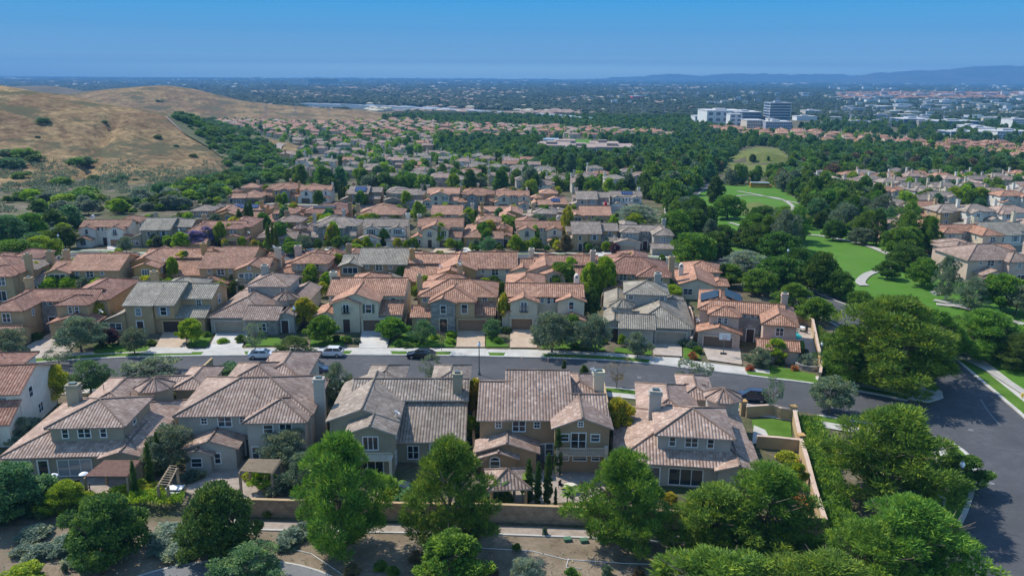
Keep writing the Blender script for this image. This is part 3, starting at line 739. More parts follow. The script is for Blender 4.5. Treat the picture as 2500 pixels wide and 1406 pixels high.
R3 = PLANS['long_gable_back'] = Plan()
R3.wing(-6, 8, 6, 12.7, 5.55, 'gx'); R3.wing(-7.6, 0.1, 0, 12, 5.4, 'gys', p=.37); R3.wing(-4.9, .15, -3.2, 3, 5.25, 'gys', p=.37)
R3.wing(.1, 7.9, 0, 6, 2.85, 'shed', p=.36); R3.wing(-5.5, -1, 13.5, 20, 4.6, 'hip'); R3.wing(3.4, 7.8, 13.5, 20, 4.6, 'hip'); R3.wing(-3, 5, 12.4, 17, 3.0, 'hip')
for x_ in (2.2, 4.1, 6.1): R3.win('S', x_, 6, 5.2, .45, .45, 'q')
R3.win('S', -2.4, -3.2, 4.0, 1.6, 1.5, 'w'); R3.win('S', -2.4, -3.2, 1.2, 2.6, 2.0, 'w'); R3.win('S', 2.0, 0, 1.3, 1.2, 1.6, 'd'); R3.door('S', 4.6, 0, 1.1, 2.2, mat='window_glass')
R3.win('E', .15, -1.5, 1.4, .8, 1.3); R3.win('E', .15, -1, 4.2, .7, 1.0); R3.win('W', -7.6, 6, 4.3, 1, 1.3)
def _b3(b):
    b.box(-4.8, .1, -4.6, -3.2, 2.45, 2.6)
    b.box(-4.8, .1, -4.6, -4.54, 3.4, 3.5)
    for i in range(33): b.box(-4.8+i*.15, -4.76+i*.15, -4.59, -4.55, 2.6, 3.4)
    for x in (-4.8, -.2): b.box(x, x+.3, -4.6, -4.3, 0, 2.45)
R3.part('balcony', _b3, 'cream_trim')
R3.chim(6.9, 7.2, 4, 8.4, 'cap', w=1.1); R3.dish(.1, .6, 6.0); R3.pipe((-3.2, 6, 6.6), (-2.6, 10, 6.6), (4, 8, 6.6))

R4 = PLANS['cross_gable_back'] = Plan()
R4.wing(-7.5, -4.0, 0, 12, 5.42, 'gx'); R4.wing(-4.3, 3.1, 0.03, 16, 5.5, 'gx', p=.362); R4.wing(2.9, 7.3, .06, 8, 5.4, 'gx'); R4.wing(2.8, 7, 8.3, 15, 5.3, 'hip')
R4.wing(1.2, 7.4, -2.5, 4, 5.6, 'gys', p=.38)
R4.wing(-7.6, -.9, -3, 0, 2.75, 'gys', p=.32); R4.wing(-7.2, -3.2, -3.7, -2.5, 2.35, 'gys', p=.32)
def _b4(b):
    b.box(1.5, 7.0, -3.6, -2.5, 2.5, 2.65)
    b.box(1.5, 7.0, -3.6, -3.52, 3.45, 3.56)
    for i in range(27): x = 1.55+i*.2; b.box(x, x+.09, -3.59, -3.53, 2.65, 3.45)
    for x in (1.3, 6.8): b.box(x, x+.4, -3.66, -3.0, 0, 3.6)
R4.part('balcony', _b4, 'rail_tan')
R4.win('S', -5.3, 0, 4.7, .6, .7, 'q'); R4.win('S', -2.9, 0, 4.5, 1.4, 1.2, 'd'); R4.win('S', -.8, 0, 4.7, .6, .7, 'q')
R4.door('S', -.4, 0, 1.1, 2.2, mat='window_glass'); R4.win('S', .7, -.02, 1.6, .8, 1.4); R4.win('S', -5.6, -3.7, 1.3, 1.0, 1.1, 'a')
R4.win('S', 3.9, -2.5, 3.9, 1.6, 1.9, 'd'); R4.win('S', 2.3, -2.5, 4.3, .9, .8); R4.win('S', 5.8, -2.5, 4.3, .9, .8); R4.win('S', 4.1, -2.5, 6.0, .5, .5, 'q')
for x_, w_ in ((2.4, .8), (4.1, 1.5), (5.9, .8)): R4.win('S', x_, -2.5, 1.8, w_, .6)
R4.win('E', 7.4, 0, 4.4, .9, 1.2); R4.win('E', 7.3, 5, 1.6, 1.2, 1.3, 'd'); R4.win('W', -7.5, 6, 4.4, 1, 1.3)
R4.chim(7.2, 9, 0, 8.0, 'cap', w=1.3, mat='stucco_cream'); R4.dish(6.4, 8.8, 8.2); R4.pipe((-2.6, 11, 8.2), (.8, 11, 8.2), (-1, 5, 7.5))

# plain plans for rows further away
S1 = PLANS['small_hip'] = Plan()
S1.wing(-5.5, 5.5, 2, 11, 5.4, 'hip', p=.38); S1.wing(-4.6, -.4, 0, 5, 5.2, 'gys', p=.38); S1.wing(1, 5.3, -1.5, 3, 2.8, 'gys', p=.36)
S1.win('S', -2.5, 0, 4.2, 1.1, 1.3, 'd'); S1.win('S', 2.8, 2, 4.6, 1.0, 1.0, 'd'); S1.win('S', -2.4, 0, 1.5, 1.6, 1.4, 'd'); S1.garage(1.6, 4.7, -1.5, 2.1); S1.win('E', 5.5, 6, 4.2, 1, 1.2); S1.win('W', -5.5, 6, 4.2, 1, 1.2)
S1.chim(-5.0, 8, 0, 8.6, 'cap', w=1.0)
S2 = PLANS['small_gable'] = Plan()
S2.wing(-5.5, 5.5, 2, 10, 5.4, 'gx', p=.38); S2.wing(1.2, 5.3, .2, 5, 5.2, 'gys', p=.38); S2.wing(-5.3, .6, -1, 3, 2.8, 'shed', p=.33)
S2.win('S', 3.2, .2, 4.3, 1.2, 1.3, 'd', sh='shutter_green'); S2.win('S', -2.8, 2, 4.8, .8, .9); S2.win('S', -.6, 2, 4.8, .8, .9); S2.garage(-4.8, -.9, -1, 2.1); S2.win('E', 5.5, 6, 4.2, 1, 1.2); S2.win('W', -5.5, 6, 4.2, 1, 1.2)
S2.chim(5.2, 8.6, 0, 8.8, 'cap', w=1.0)
S3 = PLANS['small_wide'] = Plan()
S3.wing(-6.5, 6.5, 1, 10, 5.2, 'hip', p=.36); S3.wing(-6.3, -2.0, -1, 4, 5.0, 'hip', p=.38); S3.wing(2, 6.3, -1, 4, 2.8, 'gys', p=.36)
S3.win('S', -4.2, -1, 4.1, 1.3, 1.2, 'd'); S3.win('S', -.2, 1, 4.4, 1.2, 1.0, 'd'); S3.win('S', -4.2, -1, 1.5, 1.5, 1.4, 'd'); S3.win('S', 3.9, 1, 4.5, 1.0, .9); S3.garage(2.5, 5.8, -1, 2.1); S3.win('E', 6.5, 6, 4.2, 1, 1.2); S3.win('W', -6.5, 6, 4.2, 1, 1.2)
S3.chim(-2.0, 9.6, 0, 8.2, 'cap', w=1.0)
TB = PLANS['tall_back'] = Plan()
TB.wing(-3.4, 7.3, 0, 12, 5.45, 'gx'); TB.wing(-7.1, -3.1, .9, 8, 5.2, 'gx'); TB.wing(-7.3, -2.6, -1.2, 5, 5.15, 'gys')
TB.wing(1.5, 6.4, -3, 0, 2.8, 'gys', p=.32); TB.wing(-2, 4, 11.5, 18, 5.0, 'hip')
TB.win('S', -5, -1.2, 4.1, 3.2, 1.3, 'w'); TB.win('S', -1.4, 0, 4.7, .6, .7, 'q'); TB.win('S', 1.2, 0, 4.5, 1.4, 1.2, 'd'); TB.win('S', 3.8, 0, 4.7, .6, .7, 'q')
TB.win('S', -4.5, -1.2, 1.4, 1.6, 1.5, 'd'); TB.win('E', 7.3, 6, 4.4, 1, 1.3); TB.win('S', 4, -3, 1.4, 1.2, 1.2, 'd'); TB.door('S', -.6, 0, 1.1, 2.2, mat='window_glass')
TB.chim(-6.9, 7.5, 0, 8.2, 'cap', w=1.1); TB.pipe((2, 4, 6.8), (0, 9, 6.8), (5, 8, 6.8))
EG = PLANS['end_gable'] = Plan()
EG.wing(-3.8, 3.9, -1.5, 11, 3.2, 'gys', p=.36); EG.wing(-8.6, -3.6, 1, 14, 2.9, 'hip', p=.3); EG.wing(3.5, 6.8, 1, 7, 2.8, 'hip'); EG.wing(-2, 6, 10, 18, 3.6, 'hip')
EG.win('S', -1.7, -1.5, 1.7, 1.8, 1.2, 'd'); EG.win('S', 1.6, -1.5, 1.7, 1.8, 1.2, 'd'); EG.win('S', -5.9, 1, 1.5, 1.2, 1.2); EG.win('E', 3.9, 9, 1.5, 1, 1)
EG.chim(-3.0, 5.5, 0, 6.0, 'bell', w=1.0, mat='stucco_white'); EG.pipe((0, 9, 4.6),)
# ------------------------------------------------------------------ trees: prototypes shared by copies
def quads_from(cent, dirs, lens, wids, rng, bend=0.0):
    """leaf faces: each a slim kite from cent along dirs"""
    n = len(cent)
    r = rng.normal(size=(n, 3)); side = np.cross(dirs, r); side /= np.linalg.norm(side, axis=1, keepdims=True)+1e-9
    L = lens[:, None]; W_ = wids[:, None]
    a = cent; b = cent+dirs*L*.45+side*W_*.5; c = cent+dirs*L; d = cent+dirs*L*.45-side*W_*.5
    V = np.stack([a, b, c, d], 1).reshape(-1, 3); Fc = np.arange(4*n).reshape(-1, 4)
    return V, Fc
def crown_mesh(name, seed, W, H, shape, K, NL, rc, leaf, lw, up=0.3, mat='leaf_oak', jitter=.18, core=True, hollow=0.55):
    """W crown width, H crown height (base at z=0). shape: function t(0..1 height)-> radius factor"""
    rng = np.random.default_rng(seed)
    C_ = []
    tries = 0
    while len(C_) < K and tries < K*60:
        tries += 1
        t_ = rng.uniform(0.03, .97); a = rng.uniform(0, 2*PI)
        R_ = W/2*shape(t_)*(1+jitter*math.sin(a*3+seed)+jitter*.7*math.sin(a*5+t_*9+seed*2))-rc*.55
        if R_ < 0.05: R_ = .05
        rr = R_*math.sqrt(rng.uniform(hollow**2, 1))
        c = np.array([rr*math.cos(a), rr*math.sin(a), t_*H])
        if all(np.sum((c-q)**2) > (rc*.62)**2 for q in C_): C_.append(c)
    C_ = np.array(C_); K = len(C_)
    axis = np.stack([np.zeros(K), np.zeros(K), C_[:, 2]*.75+H*.05], 1)
    out = C_-axis; out /= np.linalg.norm(out, axis=1, keepdims=True)+1e-6
    rcs = rc*rng.uniform(.7, 1.3, K)
    idx = rng.integers(0, K, K*NL)
    d = rng.normal(size=(K*NL, 3)); d /= np.linalg.norm(d, axis=1, keepdims=True)
    d = d*0.95+out[idx]*.55; d /= np.linalg.norm(d, axis=1, keepdims=True)
    rad = rcs[idx]*rng.uniform(.35, 1.0, K*NL)**.6
    sq = np.array([1, 1, .72])
    cent = C_[idx]+d*rad[:, None]*sq
    dirs = d*0.75+rng.normal(size=(K*NL, 3))*.55+np.array([0, 0, up]); dirs /= np.linalg.norm(dirs, axis=1, keepdims=True)
    V, Fc = quads_from(cent, dirs, leaf*rng.uniform(.6, 1.3, K*NL), lw*rng.uniform(.7, 1.3, K*NL), rng)
    if core:    # a dark ragged heart of twigs and leaves so that the crown does not let all the light through
        m = K*10
        idx = rng.integers(0, K, m); dd = rng.normal(size=(m, 3)); dd /= np.linalg.norm(dd, axis=1, keepdims=True)
        c2 = C_[idx]*np.array([.82, .82, .95])+dd*rc*.3
        V2, F2 = quads_from(c2, dd, np.full(m, rc*.62), np.full(m, rc*.5), rng)
        V = np.concatenate([V, V2]); Fc = np.concatenate([Fc, F2+len(V)-len(V2)])
    V[:, 2] = np.maximum(V[:, 2], -.1*H)
    return np_mesh(name, V, Fc, mat)
def trunk_mesh(name, seed, h, r, W, nb=6, lean=0.0, mat='bark', crown0=None):
    rnd = random.Random(seed); b = MB(); pts = [Vector((0, 0, -.15))]
    n = 5
    for i in range(1, n+1): pts.append(Vector((lean*h*i/n+rnd.uniform(-.04, .04)*h*.5, rnd.uniform(-.04, .04)*h*.5, h*i/n)))
    for i in range(n): b.tube(pts[i], pts[i+1], r*(1-.13*i), r*(1-.13*(i+1)), 7, cap=(i in (0, n-1)))
    for i in range(nb):
        k = rnd.uniform(.45, 1.0); q = pts[0].lerp(pts[-1], k); q = pts[min(n-1, int(k*n))].lerp(pts[min(n, int(k*n)+1)], k*n-int(k*n))
        a = 2*PI*i/nb+rnd.uniform(-.4, .4); L = W*rnd.uniform(.28, .42)
        e = q+Vector((math.cos(a)*L, math.sin(a)*L, L*rnd.uniform(.6, 1.3))); mid = q.lerp(e, .5)+Vector((0, 0, -.08*L))
        b.tube(q, mid, r*.45, r*.3, 5, cap=False); b.tube(mid, e, r*.3, r*.08, 5, cap=False)
        for s_ in (-1, 1):
            e2 = mid+Vector((math.cos(a+s_*.7)*L*.5, math.sin(a+s_*.7)*L*.5, L*rnd.uniform(.3, .8))); b.tube(mid, e2, r*.22, r*.06, 4, cap=False)
    return b.mesh(name, [mat], smooth=True)
egg = lambda t_: math.sin(PI*min(1, max(0, t_))**.75)**.6
dome = lambda t_: math.sqrt(max(0, 1-(max(0, t_-.25)/.75)**2))*(min(1, .55+t_*1.8))
cone = lambda t_: (1-t_)**.62*min(1, .55+t_*3)
tuft = lambda t_: (1-t_**1.7)**.68*min(1, .58+t_*1.7)
col_ = lambda t_: min(1, .5+t_*4)*(1-t_**3)**.8
vase = lambda t_: min(1, .35+t_*1.1)*(1-max(0, t_-.6)**2*5)**.5 if t_ < 1 else 0
PROTO = {}
def proto(kind, W, H, c0, shape, K, NL, rc, leaf, lw, mat, up=.3, n=2, r=.22, bark='bark', nb=6, **kw):
    """registers n variants: crown of width W, height H, starting c0 above the ground"""
    L = []
    for i in range(n):
        sd = (sum(map(ord, kind))*7+i*31) % 9973
        cm = crown_mesh(kind+'_crown', sd, W, H, shape, K, NL, rc, leaf, lw, up, mat, **kw)
        tm = trunk_mesh(kind+'_trunk', sd, c0+H*.55, r, W, nb, mat=bark)
        L.append((cm, tm))
    PROTO[kind] = (L, W, H+c0, c0, mat, bark)
proto('pine', 9.6, 11.8, 1.0, tuft, 135, 190, .80, .58, .10, 'leaf_pine', up=1.0, n=3, r=.28, jitter=.28, hollow=.5, nb=12)
proto('oak', 7, 5.4, .6, dome, 110, 190, .75, .26, .17, 'leaf_oak', up=.2, n=2, r=.22)
proto('broad', 5, 4.6, 1.3, egg, 60, 190, .62, .28, .18, 'leaf_broad', n=3, r=.12)
proto('grey', 5.2, 4.6, 1.2, egg, 55, 150, .62, .25, .10, 'leaf_grey', up=.35, n=3, r=.13)
proto('sparse', 4.4, 4.2, 1.6, vase, 34, 70, .55, .22, .12, 'leaf_grey', n=2, r=.08, core=False, nb=9, bark='bark')
proto('bare', 3.8, 4.2, 1.4, vase, 22, 40, .5, .18, .10, 'leaf_brown', n=1, r=.07, core=False, nb=12)
proto('cypress', 1.15, 6.5, .15, col_, 90, 90, .24, .24, .09, 'leaf_oak', up=1.2, n=2, r=.08, hollow=.3)
proto('shrub', 1.9, 1.5, 0, dome, 26, 90, .34, .19, .13, 'leaf_broad', n=3, r=.04, nb=3)
proto('ficus', 8.5, 6.3, 1.4, dome, 100, 150, .85, .32, .22, 'leaf_ficus', up=.2, n=2, r=.24)
proto('light', 9, 10, 1.5, egg, 90, 150, .9, .36, .16, 'leaf_sage', n=2, r=.22, bark='pale_bark', nb=9, hollow=.35, jitter=.3)
# coarser ones for trees further than 200 m
proto('far_round', 8, 7, .5, dome, 46, 42, 1.05, .75, .55, 'leaf_ficus', n=4, r=.2, nb=3)
proto('far_tall', 6, 9.5, .5, tuft, 46, 42, .95, .85, .5, 'leaf_pine', up=.5, n=4, r=.2, nb=3)
proto('far_column', 2.0, 9, .2, col_, 30, 30, .45, .6, .35, 'leaf_oak', up=1, n=1, r=.1, nb=2)
NEAR_OF = {}
def tree(name, kind, loc, h, w_, label, group=None, leaf=None, cat='tree', rng=random.Random(5), bark=None, crown_only=False, lean=None):
    L, W, Hh, c0, mat, bk = PROTO[kind]
    cm, tm = L[rng.randrange(len(L))]
    o = empty(name, loc, rng.uniform(0, 6.28), label=label, cat=cat, group=group)
    o.scale = (w_/W, w_/W, h/Hh)
    if lean: o.rotation_euler = (lean[0], lean[1], o.rotation_euler[2])
    c = mobj('crown', cm, leaf or mat, parent=o); c.location = (0, 0, c0)
    if not crown_only: mobj('trunk', tm, bark or bk, parent=o)
    return o
def tree_px(name, kind, bx, by, top, wpx, label, **k):
    """stand a tree on the ground under pixel (bx, by), as tall and wide as the photograph shows it"""
    p = G(bx, by); d = (p-Vector((0, 0, CAMH))); zc = -(CMI @ d).z
    h = (by-top)/F*zc/math.cos(PITCH)*1.0; w_ = wpx/F*zc
    h = max(.8, h - .12*w_) if kind not in ('cypress',) else h
    return tree(name, kind, p, h, w_, label, **k)
def merged_trees(name, spots, kinds, label, cat=None, kind_='stuff', leaf=None, seed=1):
    """ONE mesh of many crowns for a wood nobody could count: spots = (x, y, z, width, height)"""
    rng = random.Random(seed); VV = []; FF = []; base = 0; src = {}
    for kd in kinds:
        for (cm, tm) in PROTO[kd][0]:
            v = np.empty(len(cm.vertices)*3, np.float32); cm.vertices.foreach_get('co', v); v = v.reshape(-1, 3)
            src.setdefault(kd, []).append(v)
    for (x, y, z, ww, hh) in spots:
        kd = rng.choice(kinds); v = rng.choice(src[kd]); W, Hh = PROTO[kd][1], PROTO[kd][2]
        # thin out the leaves with distance
        step = 1 if y < 500 else (2 if y < 800 else 3)
        q = v.reshape(-1, 4, 3)[::step].reshape(-1, 3)
        if step > 1:
            c = q.reshape(-1, 4, 3); m_ = c.mean(1, keepdims=True); q = (m_+(c-m_)*(1.35 if step == 2 else 1.6)).reshape(-1, 3)
        a = rng.uniform(0, 6.28); ca, sa = math.cos(a), math.sin(a)
        X = (q[:, 0]*ca-q[:, 1]*sa)*ww/W+x; Y = (q[:, 0]*sa+q[:, 1]*ca)*ww/W+y; Z = q[:, 2]*hh/Hh+z+.3
        VV.append(np.stack([X, Y, Z], 1)); FF.append(np.arange(len(q)).reshape(-1, 4)+base); base += len(q)
    if not VV: return
    me = np_mesh(name, np.concatenate(VV), np.concatenate(FF), leaf)
    o = bpy.data.objects.new(name, me); put(o, label=label, cat=cat, kind=kind_)
    return o
# ------------------------------------------------------------------ ground and setting
MOUNDS += [(*G(1855, 395).xy, 34, 30, 7.5)]
def grid_mesh(name, xs, ys, zf):
    V = [(x, y, zf(x, y)) for y in ys for x in xs]; nx = len(xs)
    Fc = [(j*nx+i, j*nx+i+1, (j+1)*nx+i+1, (j+1)*nx+i) for j in range(len(ys)-1) for i in range(nx-1)]
    return np_mesh(name, V, Fc, smooth=True)
m, t, b = newmat('yard_soil'); v = mapped(t, 1)
n = N(t, 'ShaderNodeTexNoise', i_Scale=0.09, i_Detail=6, i_Roughness=.7); t.links.new(v, n.inputs[0])
r = ramp(t, [(.38, (.075, .095, .035)), (.50, (.13, .115, .07)), (.62, (.20, .165, .12)), (.78, (.27, .225, .18))], n.outputs[0])
n2 = N(t, 'ShaderNodeTexNoise', i_Scale=1.6, i_Detail=6, i_Roughness=.75); t.links.new(v, n2.inputs[0])
r2 = ramp(t, [(.35, (.6, .6, .6)), (.65, (1.2, 1.2, 1.2))], n2.outputs[0])
t.links.new(mix(t, 1.0, r.outputs[0], r2.outputs[0], 'MULTIPLY'), b.inputs['Base Color']); b.inputs['Roughness'].default_value = .95; b.inputs['Specular IOR Level'].default_value = .1
# the plain: dark tree cover, paler streets and lots, seen from far off
m, t, b = newmat('plain_cover'); v = mapped(t, 1)
n = N(t, 'ShaderNodeTexNoise', i_Scale=.004, i_Detail=8, i_Roughness=.75); t.links.new(v, n.inputs[0])
r = ramp(t, [(.35, (.035, .06, .028)), (.52, (.055, .075, .04)), (.66, (.075, .085, .055)), (.78, (.14, .13, .10))], n.outputs[0])
vo = N(t, 'ShaderNodeTexVoronoi', i_Scale=.022); t.links.new(v, vo.inputs[0])
r3 = ramp(t, [(.0, (.04, .07, .03)), (.55, (.045, .07, .035)), (.86, (.08, .08, .06)), (1, (.22, .21, .20))], vo.outputs['Color'])
t.links.new(mix(t, .55, r.outputs[0], r3.outputs[0]), b.inputs['Base Color']); b.inputs['Roughness'].default_value = .95; b.inputs['Specular IOR Level'].default_value = .05
ys = [20, 30, 45, 60, 75, 90, 105, 120, 135, 150, 160, 172] + [172+i*9 for i in range(1, 18)] + [345+i*15 for i in range(0, 30)] + [800+i*50 for i in range(0, 11)] + [1400, 1600, 1800, 2000, 2300, 2600]
xs = [-1800, -1400, -1100, -900, -700, -560] + [-450+i*15 for i in range(0, 62)] + [500, 560, 640, 750, 900, 1100, 1400, 1900]
g = mobj('ground', grid_mesh('ground', xs, ys, base_z), 'yard_soil', kind='structure')
R_ = [2600, 3500, 5000, 8000, 12000, 20000, 34000]
g = MB(); a0, a1 = math.radians(30), math.radians(150)
pl = grid_mesh('plain', [-24000, -12000, -5000, -1900, 0, 1900, 5000, 12000, 24000], [2400, 3500, 6000, 12000, 24500], lambda x, y: -34.2)
mobj('plain', pl, 'plain_cover', kind='structure')
side = MB()
for s_ in (-1, 1):
    xx = [s_*1880, s_*4000, s_*9000]
    for (ya, yb) in zip([20, 300, 600, 900, 1300, 2000], [300, 600, 900, 1300, 2000, 2600]):
        for xa, xb in zip(xx, xx[1:]):
            q = [(xa, ya, base_z(0, ya)-.3), (xb, ya, base_z(0, ya)-.3), (xb, yb, base_z(0, yb)-.3), (xa, yb, base_z(0, yb)-.3)]
            side.quad(q if s_ > 0 else q[::-1])
mobj('plain', side.mesh('plain'), 'plain_cover', kind='structure')

# hills of dry grass with sage scrub
m, t, b = newmat('dry_hill'); v = mapped(t, 1)
n = N(t, 'ShaderNodeTexNoise', i_Scale=.011, i_Detail=8, i_Roughness=.68); t.links.new(mapped(t, (1, .55, 1.6)), n.inputs[0])
r = ramp(t, [(.30, (.115, .075, .048)), (.41, (.19, .13, .070)), (.49, (.30, .215, .11)), (.56, (.19, .125, .072)), (.66, (.33, .245, .13)), (.80, (.20, .15, .08))], n.outputs[0])
n2 = N(t, 'ShaderNodeTexNoise', i_Scale=.16, i_Detail=6, i_Roughness=.75); t.links.new(v, n2.inputs[0])
r2 = ramp(t, [(.34, (.42, .40, .38)), (.60, (1.28, 1.26, 1.22))], n2.outputs[0])
c0 = mix(t, 1.0, r.outputs[0], r2.outputs[0], 'MULTIPLY')
n3 = N(t, 'ShaderNodeTexNoise', i_Scale=.021, i_Detail=7, i_Roughness=.72); n3.noise_dimensions = '3D'; t.links.new(mapped(t, (1, 1, 3)), n3.inputs[0])
r4 = ramp(t, [(.515, (0, 0, 0)), (.575, (1, 1, 1))], n3.outputs[0])
c1 = mix(t, r4.outputs[0], c0, (.115, .105, .055))
wv = N(t, 'ShaderNodeTexNoise', i_Scale=.9, i_Detail=3); t.links.new(mapped(t, (.25, 1, 1)), wv.inputs[0])
r5 = ramp(t, [(.4, (.86, .86, .86)), (.6, (1.1, 1.1, 1.1))], wv.outputs[0])
t.links.new(mix(t, 1.0, c1, r5.outputs[0], 'MULTIPLY'), b.inputs['Base Color']); b.inputs['Roughness'].default_value = .95; b.inputs['Specular IOR Level'].default_value = .05
bp = N(t, 'ShaderNodeBump', i_Strength=.8, i_Distance=1.2); t.links.new(n2.outputs[0], bp.inputs['Height']); t.links.new(bp.outputs[0], b.inputs['Normal'])
noisy('scrub_hill', (.07, .065, .04), (.14, .11, .065), .01, .95, 6)
def hz(x, y):
    return hill_z(x, y)
mobj('hill', grid_mesh('hill', list(np.linspace(-900, -92, 136)), list(np.linspace(302, 990, 116)), lambda x, y: hz(x, y)), 'dry_hill', kind='structure')
mobj('hill', grid_mesh('hill', list(np.linspace(-1300, -90, 100)), list(np.linspace(1005, 1995, 70)), lambda x, y: hz(x, y)), 'dry_hill', kind='structure')
mobj('hill', grid_mesh('hill', list(np.linspace(-1900, -1000, 50)), list(np.linspace(2080, 2950, 50)), lambda x, y: hz(x, y)), 'scrub_hill', kind='structure')
# mountains on the horizon to the right, and a fainter range
noisy('mountain', (.07, .08, .055), (.14, .125, .09), .0012, .95, 8, 0, (.05, .065, .04), .004)
def range_mesh(x0, x1, yc, dep, prof, amp, seed):
    xs_ = np.linspace(x0, x1, 150); ys_ = np.linspace(yc-dep, yc+dep, 34)
    def f(x, y):
        k = math.cos((y-yc)/dep*PI/2)
        h = lerp_tab(prof, x)*k*(.75+.5*noise.noise(Vector((x*.0011, y*.0011, seed)))) + amp*k*noise.noise(Vector((x*.0035, y*.0035, seed)))
        return -40 + max(-10, h)
    return grid_mesh('mountain', list(xs_), list(ys_), f)
mobj('mountain', range_mesh(4600, 16000, 15500, 2200, [(4600, 0), (6000, 50), (6600, 150), (7300, 290), (8200, 300), (9000, 360), (9800, 380), (11000, 330), (16000, 330)], 60, 3), 'mountain', kind='structure')
mobj('mountain', range_mesh(1500, 9000, 19500, 1800, [(1500, 0), (2600, 100), (3600, 150), (5200, 190), (6500, 230), (9000, 240)], 50, 9), 'mountain', kind='structure')

# ------------------------------------------------------------------ sheets laid on the ground
def drape(name, pts, mat, dz, thick=0, cell=8, **k):
    """a flat sheet following the terrain; pts are world points"""
    bm = bmesh.new(); vs = [bm.verts.new((p[0], p[1], 0)) for p in pts]
    f = bm.faces.new(vs); f.normal_update()
    if f.normal.z < 0: f.normal_flip()
    top = max(p[1] for p in pts)
    if top > 168:
        bmesh.ops.triangulate(bm, faces=bm.faces[:])
        for _ in range(5):
            es = [e for e in bm.edges if e.calc_length() > cell*1.6]
            if not es: break
            bmesh.ops.subdivide_edges(bm, edges=es, cuts=1); bmesh.ops.triangulate(bm, faces=[f for f in bm.faces if len(f.verts) > 3])
    for v_ in bm.verts: v_.co.z = tz(v_.co.x, v_.co.y)+dz
    if thick:
        r = bmesh.ops.extrude_face_region(bm, geom=bm.faces[:])
        for v_ in [x for x in r['geom'] if isinstance(x, bmesh.types.BMVert)]: v_.co.z -= thick
        bmesh.ops.recalc_face_normals(bm, faces=bm.faces[:])
    me = bpy.data.meshes.new(name); bm.to_mesh(me); bm.free()
    return mobj(name, me, mat, **k)
def dpx(name, px, mat, dz, **k): return drape(name, [G(*p) for p in px], mat, dz, **k)
def smooth_line(P, n=6):
    out = []
    for i in range(len(P)-1):
        p0, p1, p2, p3 = P[max(0, i-1)], P[i], P[i+1], P[min(len(P)-1, i+2)]
        for k in range(n):
            t_ = k/n
            out.append(tuple(.5*((2*p1[j])+(-p0[j]+p2[j])*t_+(2*p0[j]-5*p1[j]+4*p2[j]-p3[j])*t_*t_+(-p0[j]+3*p1[j]-3*p2[j]+p3[j])*t_**3) for j in range(2)))
    out.append((P[-1][0], P[-1][1])); return out
def offset(L, d):
    """shift a world polyline to its left by d"""
    out = []
    for i, p in enumerate(L):
        a, b_ = L[max(0, i-1)], L[min(len(L)-1, i+1)]; dx, dy = b_[0]-a[0], b_[1]-a[1]; l = math.hypot(dx, dy) or 1
        out.append((p[0]-dy/l*d, p[1]+dx/l*d))
    return out
def ribbon(name, L, d0, d1, mat, dz, thick=0, cut=None, **k):
    """strip between two offsets of a polyline, draped"""
    A_, B_ = offset(L, d0), offset(L, d1); mb = MB()
    for i in range(len(L)-1):
        q = [A_[i], A_[i+1], B_[i+1], B_[i]]
        if d1 < d0: q = q[::-1]
        P = [(p[0], p[1], tz(p[0], p[1])+dz) for p in q]; mb.quad(P)
        if thick:
            for e in ((0, 1), (2, 3)):
                a, b_ = P[e[0]], P[e[1]]; mb.quad([(a[0], a[1], a[2]-thick), (b_[0], b_[1], b_[2]-thick), b_, a])
    return mobj(name, mb.mesh(name), mat, **k)
# the street between the first two rows: north kerb traced left to right
NK = smooth_line([tuple(G(*p).xy) for p in [(-260, 915), (-100, 902), (60, 889), (300, 874), (640, 869), (836, 868), (1080, 870), (1330, 875), (1480, 881), (1596, 891), (1750, 909), (1870, 924), (1990, 939), (2134, 963), (2215, 980)]])
ribbon('road', NK, 0, -11.4, 'asphalt', .012, kind='structure')
SK = offset(NK, -11.4)[:-8]
ribbon('kerb', NK, 0, .45, 'concrete', .15, .16, kind='structure')
ribbon('grass_verge', NK, .45, 2.0, 'lawn', .13, kind='structure')
ribbon('pavement', NK, 2.0, 3.6, 'concrete', .14, .1, kind='structure')
SKL = offset(NK[:71], -11.4)
ribbon('kerb', SKL, 0, -.45, 'concrete', .15, .16, kind='structure')
ribbon('grass_verge', SKL, -.45, -2.0, 'lawn', .13, kind='structure')
ribbon('pavement', SKL, -2.0, -3.6, 'concrete', .14, .1, kind='structure')
# the wide collector road on the right
COL_R = smooth_line([tuple(G(*p).xy) for p in [(2720, 1420), (2660, 1230), (2560, 1090), (2500, 1022), (2440, 970), (2390, 928), (2322, 872), (2270, 838), (2170, 790), (2060, 748), (1980, 716), (1880, 672), (1810, 634), (1772, 600)]])
COL_L = smooth_line([tuple(G(*p).xy) for p in [(2190, 1440), (2232, 1404), (2290, 1345), (2345, 1285), (2372, 1225), (2386, 1160), (2372, 1118), (2330, 1085), (2265, 1062), (2160, 1040), (1996, 1013)]])
rp = COL_R[:40]
dpx('road', [(2190, 1440), (2232, 1404), (2290, 1345), (2345, 1285), (2372, 1225), (2386, 1160), (2372, 1118), (2330, 1085), (2265, 1062), (2160, 1040), (2060, 1022), (2130, 963), (2215, 980), (2270, 990), (2302, 970), (2296, 946), (2262, 915), (2225, 885), (2150, 838), (2322, 872), (2390, 928), (2440, 970), (2500, 1022), (2560, 1090), (2660, 1230), (2720, 1420)], 'asphalt', .018, kind='structure')
ribbon('kerb', COL_R[:44], -.5, 0, 'concrete', .15, .16, kind='structure')
ribbon('grass_verge', COL_R[:44], -2.6, -.5, 'lawn', .13, kind='structure')
ribbon('pavement', COL_R[:44], -4.6, -2.6, 'concrete', .14, kind='structure')
